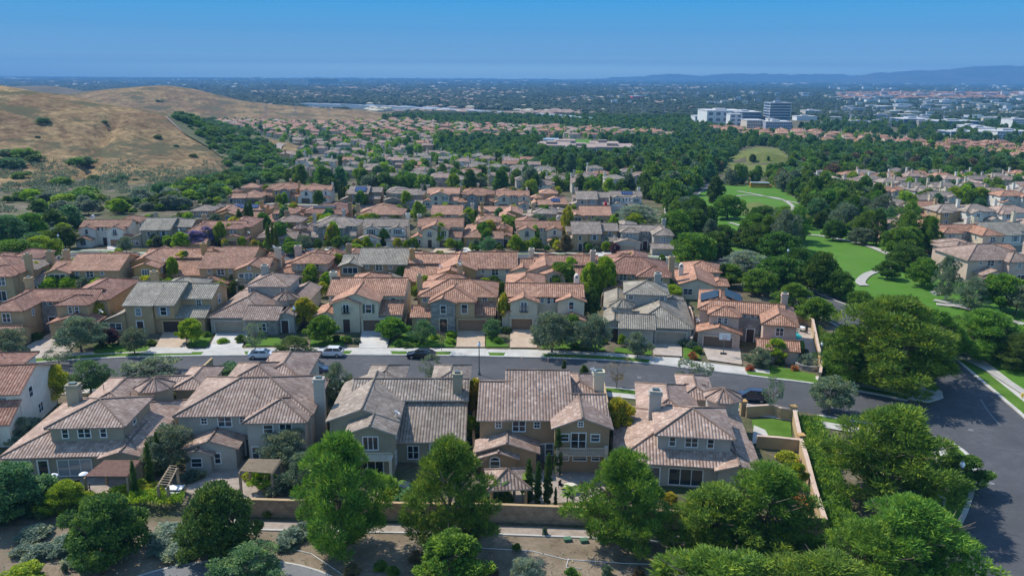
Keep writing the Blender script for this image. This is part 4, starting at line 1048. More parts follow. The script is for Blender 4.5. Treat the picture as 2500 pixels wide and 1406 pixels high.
ribbon('kerb', COL_L, 0, .5, 'concrete', .15, .16, kind='structure')
ribbon('grass_verge', COL_L, .5, 2.2, 'lawn', .13, kind='structure')
ribbon('pavement', COL_L, 2.2, 4.2, 'concrete', .14, kind='structure')
dpx('pavement', [(2225, 935), (2250, 925), (2300, 958), (2303, 972), (2268, 983), (2215, 975)], 'concrete', .145, thick=.15, kind='structure')
dpx('grass_verge', [(2236, 915), (2258, 917), (2294, 950), (2283, 958), (2262, 952)], 'lawn', .16, kind='structure')
# its continuation between the park and the houses
CR = smooth_line([tuple(G(*p).xy) for p in [(2322, 872), (2170, 790), (2020, 728), (1920, 688), (1830, 650), (1770, 612), (1728, 570), (1700, 535), (1688, 505), (1700, 478), (1735, 455), (1790, 440)]])
ribbon('road', CR, 0, 10.5, 'asphalt', .10, kind='structure')
ribbon('kerb', CR, -.4, 0, 'concrete', .22, .15, kind='structure'); ribbon('kerb', CR, 10.5, 10.9, 'concrete', .22, .15, kind='structure')
# the second street
S2L = smooth_line([tuple(G(*p).xy) for p in [(80, 672), (112, 640), (150, 624), (220, 615), (320, 622), (480, 626), (700, 622), (900, 620), (1150, 622), (1400, 624), (1600, 631), (1700, 641), (1790, 652)]])
ribbon('road', S2L, 0, -9.5, 'asphalt', .08, kind='structure'); ribbon('kerb', S2L, 0, .4, 'concrete', .20, .12, kind='structure')
ribbon('grass_verge', S2L, .4, 1.8, 'lawn', .18, kind='structure'); ribbon('pavement', S2L, 1.8, 3.2, 'concrete', .19, kind='structure')
ribbon('kerb', S2L[12:], -9.5, -9.9, 'concrete', .20, .12, kind='structure')
dpx('road', [(88, 700), (78, 665), (115, 632), (170, 612), (300, 612), (330, 640), (200, 672), (130, 700)], 'asphalt', .06, kind='structure')
S3L = smooth_line([tuple(G(*p).xy) for p in [(560, 497), (750, 502), (1000, 506), (1300, 512), (1550, 520), (1600, 522)]])
ribbon('road', S3L, 0, -8, 'asphalt', .12, kind='structure'); ribbon('pavement', S3L, 0, 2, 'concrete', .2, kind='structure')
# driveways
def drive(pts, mat, dz=.175): dpx('driveway', pts, mat, dz, kind='structure')
drive([(60, 850), (150, 800), (215, 812), (160, 868), (40, 884)], 'stamped_drive')
drive([(380, 848), (400, 812), (452, 812), (455, 848), (455, 856), (370, 858)], 'tan_drive'); drive([(370, 850), (455, 850), (470, 864), (345, 866)], 'concrete', .185)
drive([(529, 815), (608, 815), (590, 850), (510, 850)], 'concrete_drive'); drive([(505, 850), (592, 850), (600, 868), (490, 870)], 'concrete', .185)
drive([(884, 807), (956, 807), (945, 851), (876, 851)], 'concrete_drive'); drive([(868, 852), (948, 852), (958, 867), (852, 867)], 'concrete', .185)
drive([(1117, 808), (1184, 808), (1184, 849), (1114, 849)], 'tan_drive'); drive([(1108, 853), (1186, 853), (1196, 871), (1096, 870)], 'concrete', .185)
drive([(1246, 806), (1298, 806), (1312, 851), (1245, 850)], 'tan_drive'); drive([(1240, 855), (1314, 856), (1332, 875), (1228, 873)], 'concrete', .185)
drive([(1590, 838), (1664, 840), (1665, 872), (1596, 868)], 'stamped_drive'); drive([(1592, 873), (1668, 876), (1690, 899), (1582, 889)], 'concrete', .185)
drive([(1712, 842), (1806, 850), (1812, 892), (1728, 880)], 'stamped_drive'); drive([(1716, 886), (1812, 898), (1828, 918), (1690, 900)], 'concrete', .185)
drive([(262, 590), (300, 592), (302, 614), (262, 610)], 'concrete_drive', .22); drive([(800, 598), (850, 598), (845, 616), (790, 616)], 'concrete_drive', .22)
drive([(1065, 606), (1115, 606), (1110, 618), (1055, 618)], 'tan_drive', .22); drive([(1132, 606), (1172, 606), (1176, 620), (1130, 620)], 'concrete_drive', .22)
drive([(1262, 606), (1300, 606), (1306, 620), (1260, 620)], 'tan_drive', .22); drive([(1450, 616), (1492, 616), (1494, 628), (1450, 628)], 'concrete_drive', .22); drive([(1522, 616), (1562, 617), (1580, 632), (1524, 630)], 'concrete_drive', .22)
drive([(545, 596), (590, 596), (600, 616), (545, 616)], 'concrete_drive', .22); drive([(400, 596), (440, 596), (450, 618), (400, 618)], 'concrete_drive', .22)
# front lawns of the first street
def lawn(pts, mat='lawn', dz=.15): dpx('lawn', pts, mat, dz, kind='structure')
for P in ([(760, 822), (838, 822), (838, 846), (756, 846)], [(956, 835), (990, 812), (1100, 822), (1108, 848), (950, 850)], [(1186, 822), (1215, 822), (1244, 848), (1186, 849)],
          [(1318, 830), (1460, 830), (1480, 858), (1322, 852)], [(1502, 850), (1590, 856), (1592, 868), (1500, 862)], [(1668, 850), (1700, 850), (1712, 880), (1668, 876)],
          [(600, 825), (680, 825), (700, 846), (600, 846)], [(462, 820), (520, 820), (505, 848), (460, 848)], [(1876, 892), (1990, 915), (1992, 930), (1880, 915)], [(230, 845), (360, 832), (365, 858), (230, 866)],
          [(1835, 1026), (1885, 1024), (1930, 1032), (1934, 1087), (1880, 1080), (1838, 1052)]): lawn(P)
# patios and bare ground by the first row
dpx('patio', [(470, 1142), (620, 1118), (760, 1150), (740, 1215), (560, 1235), (455, 1200)], 'paver', .02, kind='structure')
dpx('patio', [(1250, 1148), (1480, 1148), (1500, 1225), (1250, 1228)], 'paver', .02, kind='structure')
dpx('patio', [(60, 1165), (330, 1165), (345, 1215), (80, 1215)], 'paver', .02, kind='structure')
dpx('patio', [(920, 1175), (1000, 1175), (1000, 1225), (920, 1225)], 'paver', .02, kind='structure')
dpx('patio', [(1840, 1040), (1868, 1052), (1884, 1080), (1836, 1086)], 'concrete', .17, kind='structure')
# path outside the garden wall and the trail below it
W0 = smooth_line([tuple(G(*p).xy) for p in [(560, 1266), (640, 1272), (760, 1275), (960, 1279), (1200, 1283), (1450, 1292), (1640, 1302), (1900, 1310)]])
ribbon('pavement', W0, -.05, -1.5, 'paver', .06, kind='structure'); ribbon('kerb', W0, -1.5, -1.75, 'concrete', .12, .12, kind='structure')
T0 = smooth_line([tuple(G(*p).xy) for p in [(300, 1420), (420, 1385), (560, 1367), (690, 1374), (790, 1400), (850, 1440)]])
ribbon('trail', T0, 0, -2.6, 'trail', .03, kind='structure'); ribbon('kerb', T0, .2, 0, 'concrete', .06, .06, kind='structure')
ribbon('road_patch', smooth_line([tuple(G(*p).xy) for p in [(2392, 975), (2410, 1003), (2432, 1030), (2440, 1038)]]), 0, .22, 'trail', .026, kind='structure')
for (x_, y_) in [(930, 893), (1250, 905), (1560, 922), (1900, 965), (2370, 1050), (2420, 1180)]:
    p_ = G(x_, y_); b_ = MB(); b_.lathe((0, 0, 0), [(.36, 0), (.36, .03), (0, .03)], 14); o_ = mobj('manhole_cover', b_.mesh('manhole_cover'), 'trail', label='round manhole cover in the asphalt of the streets', cat='manhole', group='manhole covers'); o_.location = (p_.x, p_.y, .02)
# park: grass, paths
PARK = [(1640, 560), (1690, 480), (1760, 452), (1900, 455), (1990, 520), (2150, 560), (2240, 640), (2420, 720), (2620, 790), (2620, 960), (2520, 1000), (2440, 950), (2340, 868), (2200, 795), (2040, 724), (1880, 662), (1800, 620), (1740, 575)]
dpx('park_grass', PARK, 'park_lawn', .12, cell=10, kind='structure')
def path(pts, w_=2.2, dz=.3): ribbon('path', smooth_line([tuple(G(*p).xy) for p in pts]), -w_*.35, w_*.35, 'path_concrete', dz, kind='structure')
path([(1946, 575), (2000, 577), (2060, 588), (2105, 598), (2145, 612), (2180, 628)], 3)
path([(2180, 655), (2150, 662), (2118, 672), (2100, 690), (2110, 700)], 3)
path([(1770, 484), (1830, 478), (1900, 486), (1935, 505), (1930, 518)], 2.4); path([(1800, 468), (1850, 477), (1920, 492), (1960, 500)], 2.4)
path([(2280, 735), (2330, 745), (2400, 760)], 2.4); path([(2285, 745), (2350, 753), (2400, 768), (2500, 795)], 2.4)
path([(2340, 872), (2400, 900), (2450, 930), (2520, 975)], 2)
path([(1780, 545), (1850, 560), (1900, 545), (1960, 560)], 2.2)
dpx('dry_patch', [(1775, 505), (1850, 495), (1895, 508), (1880, 522), (1810, 528)], 'dry_lawn', .25, kind='structure')
dpx('mound_grass', [(1752, 425), (1775, 395), (1800, 372), (1850, 360), (1900, 364), (1925, 385), (1925, 410), (1890, 425), (1800, 432)], 'dry_lawn', .35, cell=6, kind='structure')
dpx('sports_field', [(1335, 352), (1375, 342), (1445, 342), (1440, 356), (1370, 358)], 'park_lawn', .8, cell=20, kind='structure')
dpx('scrub_ground', [(-60, 690), (-60, 540), (60, 515), (240, 520), (330, 498), (480, 448), (590, 425), (680, 405), (740, 420), (700, 445), (600, 455), (525, 503), (420, 512), (330, 512), (190, 530), (175, 600), (110, 640), (70, 690)], 'scrub_ground', .15, cell=8, kind='structure')
dpx('scrub_ground', [(408, 286), (455, 332), (512, 363), (562, 405), (600, 412), (700, 400), (650, 350), (600, 318), (520, 296), (450, 287)], 'scrub_ground', .9, cell=6, kind='structure')
dpx('bare_soil', [(-150, 1290), (560, 1268), (960, 1290), (1650, 1312), (2000, 1330), (2150, 1450), (2150, 1560), (-250, 1560)], 'litter_soil', .008, kind='structure')
# sandy trail and gravel road between the hill and the houses
ribbon('trail', smooth_line([tuple(G(*p).xy) for p in [(628, 378), (655, 372), (680, 362), (690, 352)]]), -3, 3, 'paver', .4, kind='structure')
ribbon('trail', smooth_line([tuple(G(*p).xy) for p in [(660, 385), (690, 392), (700, 405), (702, 425)]]), -3, 3, 'path_concrete', .5, kind='structure')
ribbon('trail', smooth_line([tuple(G(*p).xy) for p in [(405, 286), (425, 305), (455, 330), (490, 350), (518, 365)]]), -.7, .7, 'paver', .7, kind='structure')
# motorway on the plain
MW = smooth_line([tuple(G(*p).xy) for p in [(735, 260), (830, 262), (960, 267), (1100, 274), (1250, 284), (1420, 296)]])
ribbon('motorway', MW, -16, 16, 'concrete_drive', 1.2, kind='structure')
# ------------------------------------------------------------------ houses of the near rows
def H(plan, px, py, rot, mir, wall, roof, garage, label, **k):
    p = G(px, py); return house(plan, mir, p, math.radians(rot), wall, roof, garage, label, **k)
g1 = 'houses of the front row seen from their gardens'
H('turret_back', 205, 1165, 4, 0, 'stucco_olive', 'roof_mauve', 'garage_tan', 'olive stucco house with round turret and two patio heaters behind it', group=g1)
H('hip_back', 617, 1112, 3, 0, 'stucco_grey', 'roof_mauve', 'garage_tan', 'grey stucco house with a tall chimney against its side wall and a wide hipped roof', group=g1)
H('long_gable_back', 968, 1128, 1, 0, 'stucco_olive', 'roof_brown', 'garage_tan', 'house with a satellite dish on its long projecting gable and three tiny upper windows', group=g1)
H('cross_gable_back', 1326, 1126, -.5, 0, 'stucco_brown', 'roof_mauve', 'garage_tan', 'brown stucco house with a columned balcony under a cross gable', group=g1)
H('turret_corner_back', 1690, 1190, -7, 0, 'stucco_grey', 'roof_mauve', 'garage_tan', 'last house of the front row, beside the fenced lawn and the big dark tree', group=g1)
H('wide_gable', -140, 1104, 8, 0, 'stucco_white', 'roof_red', 'garage_tan', 'white house cut by the photo edge with plain side wall and red tile roof', group=g1)
g2 = 'houses across the street with their garages facing the viewer'
H('hip_courtyard', 128, 822, 3, 1, 'stucco_tan', 'roof_red', 'garage_brown', 'red roofed house with a stone courtyard wall, left of the grey tiled one', group=g2)
H('tall_gable', 394, 812, 0, 0, 'stucco_tan', 'roof_grey', 'door_dark', 'tan house with a steep grey tile roof and pale blue shutters', group=g2)
H('turret_front', 618, 814, 0, 0, 'stucco_grey', 'roof_mauve', 'garage_tan', 'low mauve roofed house with a stone front and small turret, behind the white sedan', group=g2)
H('wide_gable', 876, 809, 0, 0, 'stucco_cream', 'roof_terracotta', 'garage_brown', 'cream house with green shutters and one wide asymmetrical terracotta gable', group=g2)
H('stone_tower', 1115, 809, 0, 0, 'stucco_tan', 'roof_terracotta', 'garage_orange', 'terracotta roofed house with a grey stone tower, across from the street lamp', group=g2, stone='stone_grey')
H('twin_gable', 1326, 806, -1, 0, 'stucco_cream', 'roof_terracotta', 'garage_orange', 'cream house with two small front gables and an arched white chimney, tan driveway', group=g2)
H('turret_front', 1580, 838, -7, 1, 'stucco_grey', 'roof_grey', 'garage_tan', 'grey roofed house with a turret on its street corner and a wide double garage', group=g2, stone='stucco_grey')
H('hip_courtyard', 1812, 848, -14, 0, 'stucco_pink', 'roof_terracotta', 'garage_brown', 'house with a basketball hoop on its driveway and black solar mats on its rear roof', group=g2, scale=.93)
g3 = 'houses of the third row seen from their gardens'
for a in [('turret_back', 38, 723, 4, 1, 'stucco_tan', 'roof_brown', 'brown roofed house at the photo edge behind the lime tree pair'),
          ('tall_back', 212, 719, 3, 0, 'stucco_tan', 'roof_terracotta', 'terracotta house in front of the cul-de-sac'),
          ('long_gable_back', 402, 701, 2, 0, 'stucco_ochre', 'roof_terracotta', 'ochre house with a deep gable wing, right of the house by the cul-de-sac'),
          ('cross_gable_back', 576, 713, 1, 0, 'stucco_tan', 'roof_terracotta', 'tan house of the third row just left of the tall dark cypress group'),
          ('turret_back', 752, 705, 0, 0, 'stucco_pink', 'roof_terracotta', 'pink house with a small upper storey box, behind the gap beside the cream house'),
          ('tall_back', 914, 701, 0, 0, 'stucco_brown', 'roof_grey', 'brown house with grey tiles and a wide three part window, in the third row'),
          ('long_gable_back', 1076, 717, 0, 1, 'stucco_ochre', 'roof_terracotta', 'ochre sided house of the third row behind the stone tower house'),
          ('tall_back', 1222, 713, 0, 1, 'stucco_cream', 'roof_terracotta', 'plain terracotta roof left of the big round green tree'),
          ('long_gable_back', 1375, 721, 0, 0, 'stucco_pink', 'roof_terracotta', 'house largely hidden by the big round green tree of the third row'),
          ('hip_back', 1552, 727, -3, 0, 'stucco_tan', 'roof_red', 'red hipped house behind the grey turret house'),
          ('end_gable', 1697, 727, -9, 0, 'stucco_cream', 'roof_terracotta', 'low cream house at the end of the third row with a white arched chimney')]:
    H(a[0], a[1], a[2], a[3], a[4], a[5], a[6], 'garage_tan', a[7], group=g3, detail=2, scale=.96)
H('hip_back', -35, 731, 5, 0, 'stucco_tan', 'roof_red', 'garage_tan', 'tan house half cut off by the photo edge above the red courtyard house', group=g3, detail=2)
g4 = 'houses along the second street facing the viewer'
for a in [('twin_gable', 255, 602, 5, 1, 'stucco_white', 'roof_terracotta', 'garage_orange', 'white double gabled house at the head of the cul-de-sac'),
          ('tall_gable', 396, 602, 3, 0, 'stucco_olive', 'roof_grey', 'garage_tan', 'grey roofed house right of the white double gabled one'),
          ('hip_courtyard', 540, 603, 2, 1, 'stucco_tan', 'roof_red', 'garage_brown', 'red roofed house behind the purple flowering tree'),
          ('turret_front', 688, 604, 1, 0, 'stucco_brown', 'roof_mauve', 'garage_brown', 'low mauve roofed house of the second street behind three tall cypresses'),
          ('stone_tower', 815, 600, 0, 0, 'stucco_grey', 'roof_brown', 'door_dark', 'grey house with a stone tower and a white car on its drive'),
          ('balcony_gables', 938, 600, 0, 0, 'stucco_white', 'roof_brown', 'garage_pink', 'pale house with a white balcony between two gables and a pink garage door'),
          ('wide_gable', 1066, 604, 0, 0, 'stucco_cream', 'roof_terracotta', 'garage_brown', 'cream house with one wide gable on the second street'),
          ('turret_front', 1190, 603, 0, 0, 'stucco_ochre', 'roof_orange', 'garage_tan', 'ochre house with an orange roof and turret on the second street'),
          ('twin_gable', 1314, 604, 0, 0, 'stucco_cream', 'roof_terracotta', 'garage_brown', 'cream house with twin gables on the second street, small bell chimney'),
          ('tall_gable', 1442, 612, -1, 0, 'stucco_tan', 'roof_brown', 'garage_brown', 'tan house with a steep brown roof, second from the end of the second street'),
          ('hip_courtyard', 1566, 614, -3, 0, 'stucco_grey', 'roof_brown', 'garage_tan', 'last house of the second street, grey with a tan garage beside the park trees')]:
    H(*a, group=g4, detail=2, scale=.92)
g45 = 'houses showing only their roofs behind the second street'
for a in [('turret_back', 490, 553, 3, 0, 'stucco_tan', 'roof_brown', 'brown roofed house with a small blue solar field at the foot of the scrub slope'),
          ('long_gable_back', 582, 556, 2, 0, 'stucco_ochre', 'roof_orange', 'orange roofed house with a stepped row of blue solar panels'),
          ('turret_back', 690, 560, 1, 0, 'stucco_tan', 'roof_terracotta', 'terracotta house with a turret between the solar roof and the grey stone tower house'),
          ('hip_back', 800, 556, 1, 0, 'stucco_brown', 'roof_red', 'red roofed house with a strip of black solar panels along the ridge'),
          ('hip_back', 925, 560, 0, 1, 'stucco_tan', 'roof_orange', 'plain orange hipped roof behind the pale balcony house'),
          ('tall_back', 1104, 560, 0, 1, 'stucco_cream', 'roof_orange', 'orange gabled roof behind the cream wide gable house'),
          ('long_gable_back', 1222, 560, 0, 1, 'stucco_ochre', 'roof_orange', 'ochre house with orange tiles behind the orange turret house'),
          ('turret_back', 1330, 560, 0, 0, 'stucco_tan', 'roof_brown', 'brown roofed house behind the twin gable house of the second street'),
          ('tall_back', 1440, 562, -1, 0, 'stucco_tan', 'roof_orange', 'orange roof behind the steep brown roofed house'),
          ('hip_back', 1300, 556, 0, 0, 'stucco_tan', 'roof_brown', '')]:
    if a[7]: H(a[0], a[1], a[2], a[3], a[4], a[5], a[6], 'garage_tan', a[7], group=g45, detail=1, scale=.92)
g5 = 'houses of the fifth row facing the viewer'
for a in [('turret_front', 596, 499, 2, 1, 'stucco_tan', 'roof_orange', 'garage_brown', 'first house of the fifth row below the scrub slope, with turret'),
          ('stone_tower', 684, 494, 2, 1, 'stucco_ochre', 'roof_terracotta', 'garage_brown', 'ochre sided house of the fifth row with small stone tower'),
          ('twin_gable', 768, 496, 1, 0, 'stucco_white', 'roof_terracotta', 'garage_brown', 'white twin gabled house of the fifth row left of three cypresses'),
          ('tall_gable', 884, 502, 1, 0, 'stucco_brown', 'roof_brown', 'garage_brown', 'brown house of the fifth row with a square blue solar field on its steep roof'),
          ('hip_courtyard', 985, 504, 0, 0, 'stucco_olive', 'roof_brown', 'garage_brown', 'olive house with brown hipped roofs right of the square solar field'),
          ('wide_gable', 1076, 508, 0, 0, 'stucco_cream', 'roof_orange', 'garage_brown', 'wide gabled cream house of the fifth row with orange tiles'),
          ('stone_tower', 1166, 509, 0, 0, 'stucco_tan', 'roof_terracotta', 'garage_brown', 'stone tower house of the fifth row'),
          ('twin_gable', 1250, 511, 0, 0, 'stucco_cream', 'roof_terracotta', 'garage_brown', 'cream twin gabled house of the fifth row'),
          ('turret_front', 1342, 516, 0, 1, 'stucco_tan', 'roof_orange', 'garage_brown', 'turret house of the fifth row with dark solar panels on orange tiles'),
          ('tall_gable', 1440, 517, -1, 0, 'stucco_pink', 'roof_brown', 'garage_brown', 'steep roofed house beside the red parasol'),
          ('balcony_gables', 1528, 514, -2, 0, 'stucco_white', 'roof_brown', 'garage_pink', 'white balcony house with bright blue solar panels, last of the fifth row')]:
    H(*a, group=g5, detail=2, scale=.94)

g6 = 'nearest houses of the estate beyond the park'
for a in [('small_wide', 2190, 556, 8, 0, 'stucco_white', 'roof_mauve', 'white gabled house at the park end of the estate beyond the park'),
          ('hip_courtyard', 2235, 600, 6, 1, 'stucco_pink', 'roof_mauve', 'long mauve roofed house half hidden by the park trees'),
          ('hip_courtyard', 2355, 618, 4, 0, 'stucco_cream', 'roof_terracotta', 'terracotta roofed house left of the big pale grey roofed one'),
          ('tall_gable', 2462, 618, 10, 0, 'stucco_white', 'roof_grey', 'big pale house with a grey roof near the right photo edge'),
          ('small_hip', 2205, 540, 8, 0, 'stucco_cream', 'roof_brown', 'brown roofed house behind the white gabled one beyond the park'),
          ('small_gable', 2268, 545, 8, 0, 'stucco_cream', 'roof_terracotta', 'small house with a gold brown gable behind the long mauve roof'),
          ('small_wide', 2330, 552, 5, 0, 'stucco_tan', 'roof_brown', 'tan house with a tall chimney behind the terracotta roofed one'),
          ('small_hip', 2400, 556, 5, 0, 'stucco_white', 'roof_brown', 'white house above the big pale grey roofed one'),
          ('small_wide', 2480, 556, 5, 0, 'stucco_white', 'roof_mauve', 'white house at the photo edge behind the big pale grey roofed one'),
          ('small_hip', 2550, 600, 5, 0, 'stucco_cream', 'roof_mauve', 'house just past the right photo edge of the estate'),
          ('hip_back', 2440, 690, 6, 0, 'stucco_pink', 'roof_mauve', 'pinkish hipped roof nearest the viewer at the right photo edge')]:
    H(a[0], a[1], a[2], a[3], a[4], a[5], a[6], 'garage_tan', a[7], group=g6, detail=2, scale=1.0)
# solar fields laid on roofs (children of that house's roof)
def solar_on(label_part, pts, mat='solar', up=.3):
    house_ = next(o for o in bpy.data.objects if o.get('label') and label_part in o['label'] and o.get('category') == 'house')
    ro = next(c for c in CH[house_.name] if c.name.startswith('roof'))
    b = MB(); Q_ = [(p[0], p[1], p[2]+up) for p in pts]; wd = (Vector(pts[1])-Vector(pts[0])).length; hd = (Vector(pts[3])-Vector(pts[0])).length
    b.quad(Q_, 0, [(0, 0), (wd, 0), (wd, hd), (0, hd)])
    for i in range(4): A_, B_ = Q_[i], Q_[(i+1) % 4]; b.quad([(A_[0], A_[1], A_[2]-.1), (B_[0], B_[1], B_[2]-.1), B_, A_])
    mobj('solar_panel', b.mesh('solar_panel', [mat]), parent=ro)
def slope_pts(x0, x1, y0, y1, ye, ze, p): return [(x0, y0, ze+p*(y0-ye)), (x1, y0, ze+p*(y0-ye)), (x1, y1, ze+p*(y1-ye)), (x0, y1, ze+p*(y1-ye))]
solar_on('square blue solar', slope_pts(-3.2, 1.8, 0.6, 4.6, -.5, 5.6, .36))
solar_on('bright blue solar', slope_pts(-1.8, 3.0, 3.4, 5.8, 2.5, 5.8, .36))
solar_on('strip of black solar', slope_pts(-5.5, 2.5, 2.6, 4.4, 0, 5.5, .36), 'solar_black')
solar_on('stepped row of blue', slope_pts(-4.5, -1, 7.4, 9.0, 6, 5.65, .36)); solar_on('stepped row of blue', slope_pts(-.9, 5.5, 6.6, 9.0, 6, 5.65, .36))
solar_on('small blue solar field', slope_pts(3.2, 6.0, 1.0, 3.6, 0, 2.95, .34))
solar_on('dark solar panels on orange', slope_pts(.5, 4.2, 1.2, 3.6, 0, 3.2, .40))
solar_on('black solar mats', [(-8.0, 8.4, 5.75), (-4.7, 8.4, 6.85), (-4.7, 14, 6.85), (-8.0, 14, 5.75)], 'solar_black', .2)
solar_on('black solar mats', [(-3.5, 9.4, 6.85), (-.3, 9.4, 5.75), (-.3, 15.5, 5.75), (-3.5, 14.6, 6.85)], 'solar_black', .2)

# ------------------------------------------------------------------ walls, hedges
def wall_run(name, px, h, t_, mat, label, cat='wall', cap=None, world=None, group=None):
    P = world or [tuple(G(*p).xy) for p in px]; b = MB(); c = MB()
    A_, B_ = offset(P, t_/2), offset(P, -t_/2); A2, B2 = offset(P, t_/2+.06), offset(P, -t_/2-.06)
    for i in range(len(P)-1):
        q = [B_[i], B_[i+1], A_[i+1], A_[i]]; z = [tz(*p) for p in q]; zb = [a-.2 for a in z]; zt = [a+h for a in z]
        Q_ = [(*q[k], zt[k]) for k in range(4)]; L_ = [(*q[k], zb[k]) for k in range(4)]
        b.quad(Q_)
        for k in range(4): j = (k+1) % 4; b.quad([L_[k], L_[j], Q_[j], Q_[k]])
        q = [B2[i], B2[i+1], A2[i+1], A2[i]]
        L_ = [(*q[k], zt[k]+.003) for k in range(4)]; Q_ = [(*q[k], zt[k]+.12) for k in range(4)]; c.quad(Q_)
        for k in range(4): j = (k+1) % 4; c.quad([L_[k], L_[j], Q_[j], Q_[k]])
    o = mobj(name, b.mesh(name), mat, label=label, cat=cat, group=group)
    if cap: mobj('wall_cap', c.mesh('wall_cap'), cap, parent=o)
    return o
wall_run('garden_wall', [(560, 1258), (700, 1262), (960, 1269), (1220, 1273), (1440, 1281), (1700, 1293), (2010, 1306)], 1.9, .25, 'block_wall', 'long tan block wall along the bottom of the front row gardens', cap='stucco_tan')
wall_run('garden_wall', [(2010, 1306), (1985, 1225), (1966, 1150), (1950, 1095), (1936, 1028)], 1.7, .35, 'stucco_tan', 'straight stucco wall running up to the street beside the strip of ivy', cap='stucco_pink')
wall_run('garden_wall', [(1820, 1018), (1850, 1016), (1885, 1014), (1905, 1022), (1934, 1026)], 1.5, .35, 'stucco_tan', 'curved low wall closing the small fenced lawn towards the street', cap='stucco_pink')
wall_run('garden_wall', [(1846, 1092), (1900, 1096), (1952, 1102)], 1.5, .35, 'stucco_tan', 'short cross wall at the lower edge of the small fenced lawn', cap='stucco_pink')
wall_run('garden_wall', [(1925, 792), (1960, 790), (1982, 800), (1988, 830), (1996, 870), (2004, 905), (2000, 935)], 1.6, .3, 'stucco_tan', 'curved wall round the swimming pool garden', cap='stucco_pink')
wall_run('garden_wall', [(1686, 850), (1694, 835), (1688, 790), (1682, 770)], 1.7, .25, 'stucco_tan', 'wall between the grey turret house and the basketball hoop drive', cap='stucco_pink')
for i, (px, lab) in enumerate([([(500, 1128), (482, 1040), (460, 960), (520, 900)], 'between the turret house and the hipped house of the front row'), ([(800, 1170), (795, 1060), (800, 960)], 'right of the tall chimney of the front row'),
        ([(1160, 1170), (1155, 1060), (1165, 950)], 'left of the brown balcony house'), ([(1500, 1190), (1490, 1060), (1470, 950)], 'between the brown balcony house and the last house of the front row'),
        ([(500, 800), (515, 760)], 'left of the low mauve roofed house across the street'), ([(758, 806), (765, 760)], 'right of the low mauve roofed house across the street'), ([(990, 806), (1000, 750)], 'left of the stone tower house'), ([(1215, 806), (1218, 750)], 'between the stone tower house and the two gabled house')]):
    wall_run('side_wall', px, 1.7, .2, 'stucco_tan', 'plain side wall '+lab, cap='stucco_tan', group='walls between the lots')

# hedge and ivy patches made of leaf clumps
def leafy_patch(name, polypx, hgt, mat, label, seed, dens=26, leaf=.28, kind=None, cat='hedge', world=None, cols=None):
    rng = np.random.default_rng(seed); P = world or [tuple(G(*p).xy) for p in polypx]
    xs_ = [p[0] for p in P]; ys_ = [p[1] for p in P]; area = (max(xs_)-min(xs_))*(max(ys_)-min(ys_)); n = int(area*dens)
    X = rng.uniform(min(xs_), max(xs_), n); Y = rng.uniform(min(ys_), max(ys_), n)
    keep = [i for i in range(n) if in_poly(X[i], Y[i], P)]
    if not keep: return
    X, Y = X[keep], Y[keep]; n = len(X)
    nz = np.array([noise.noise(Vector((X[i]*.6, Y[i]*.6, seed)))*.5+noise.noise(Vector((X[i]*1.7, Y[i]*1.7, seed)))*.25 for i in range(n)])
    base_ = np.array([tz(X[i], Y[i]) for i in range(n)])
    Z = base_+hgt*(.75+.6*nz)*rng.uniform(.25, 1.0, n)**.4
    c = np.stack([X, Y, Z], 1); d = rng.normal(size=(n, 3))*.7+np.array([0, 0, .7]); d /= np.linalg.norm(d, axis=1, keepdims=True)
    V, Fc = quads_from(c, d, leaf*rng.uniform(.6, 1.4, n), leaf*.65*rng.uniform(.7, 1.3, n), rng)
    return mobj(name, np_mesh(name, V, Fc), mat, label=label, cat=None if kind else cat, kind=kind)
leafy_patch('ivy_bank', [(1945, 1030), (2000, 1030), (2030, 1100), (2060, 1200), (2095, 1310), (2040, 1330), (2000, 1240), (1975, 1150)], 1.1, 'leaf_broad', 'bright green ivy strip along the stucco wall', 2, kind='stuff', dens=95, leaf=.34)
leafy_patch('ivy_bank', [(1990, 800), (2030, 830), (2060, 900), (2080, 950), (2010, 945), (2002, 870)], 1.2, 'leaf_broad', 'ivy slope outside the pool garden wall', 3, kind='stuff', dens=40)
leafy_patch('hedge', [(315, 1250), (445, 1252), (455, 1228), (320, 1222)], 1.8, 'leaf_bright', 'dense clipped hedge hanging over the wall below the small white tables', 4, dens=110)
leafy_patch('hedge', [(0, 1275), (190, 1268), (190, 1240), (0, 1245)], 1.9, 'leaf_oak', 'dark green hedge in the bottom corner of the turret house garden', 5, dens=100)
leafy_patch('hedge', [(1630, 600), (1650, 645), (1740, 640), (1700, 610)], .8, 'leaf_bright', 'low green slope planting beside the second street end', 6, dens=50)

BOT = [(-150, 1300), (560, 1300), (960, 1305), (1650, 1325), (2000, 1345), (2080, 1500), (-200, 1500)]
leafy_patch('weeds', BOT, .14, 'leaf_sage', 'sparse weeds on the bare ground outside the wall', 32, dens=1.6, leaf=.2, kind='stuff')
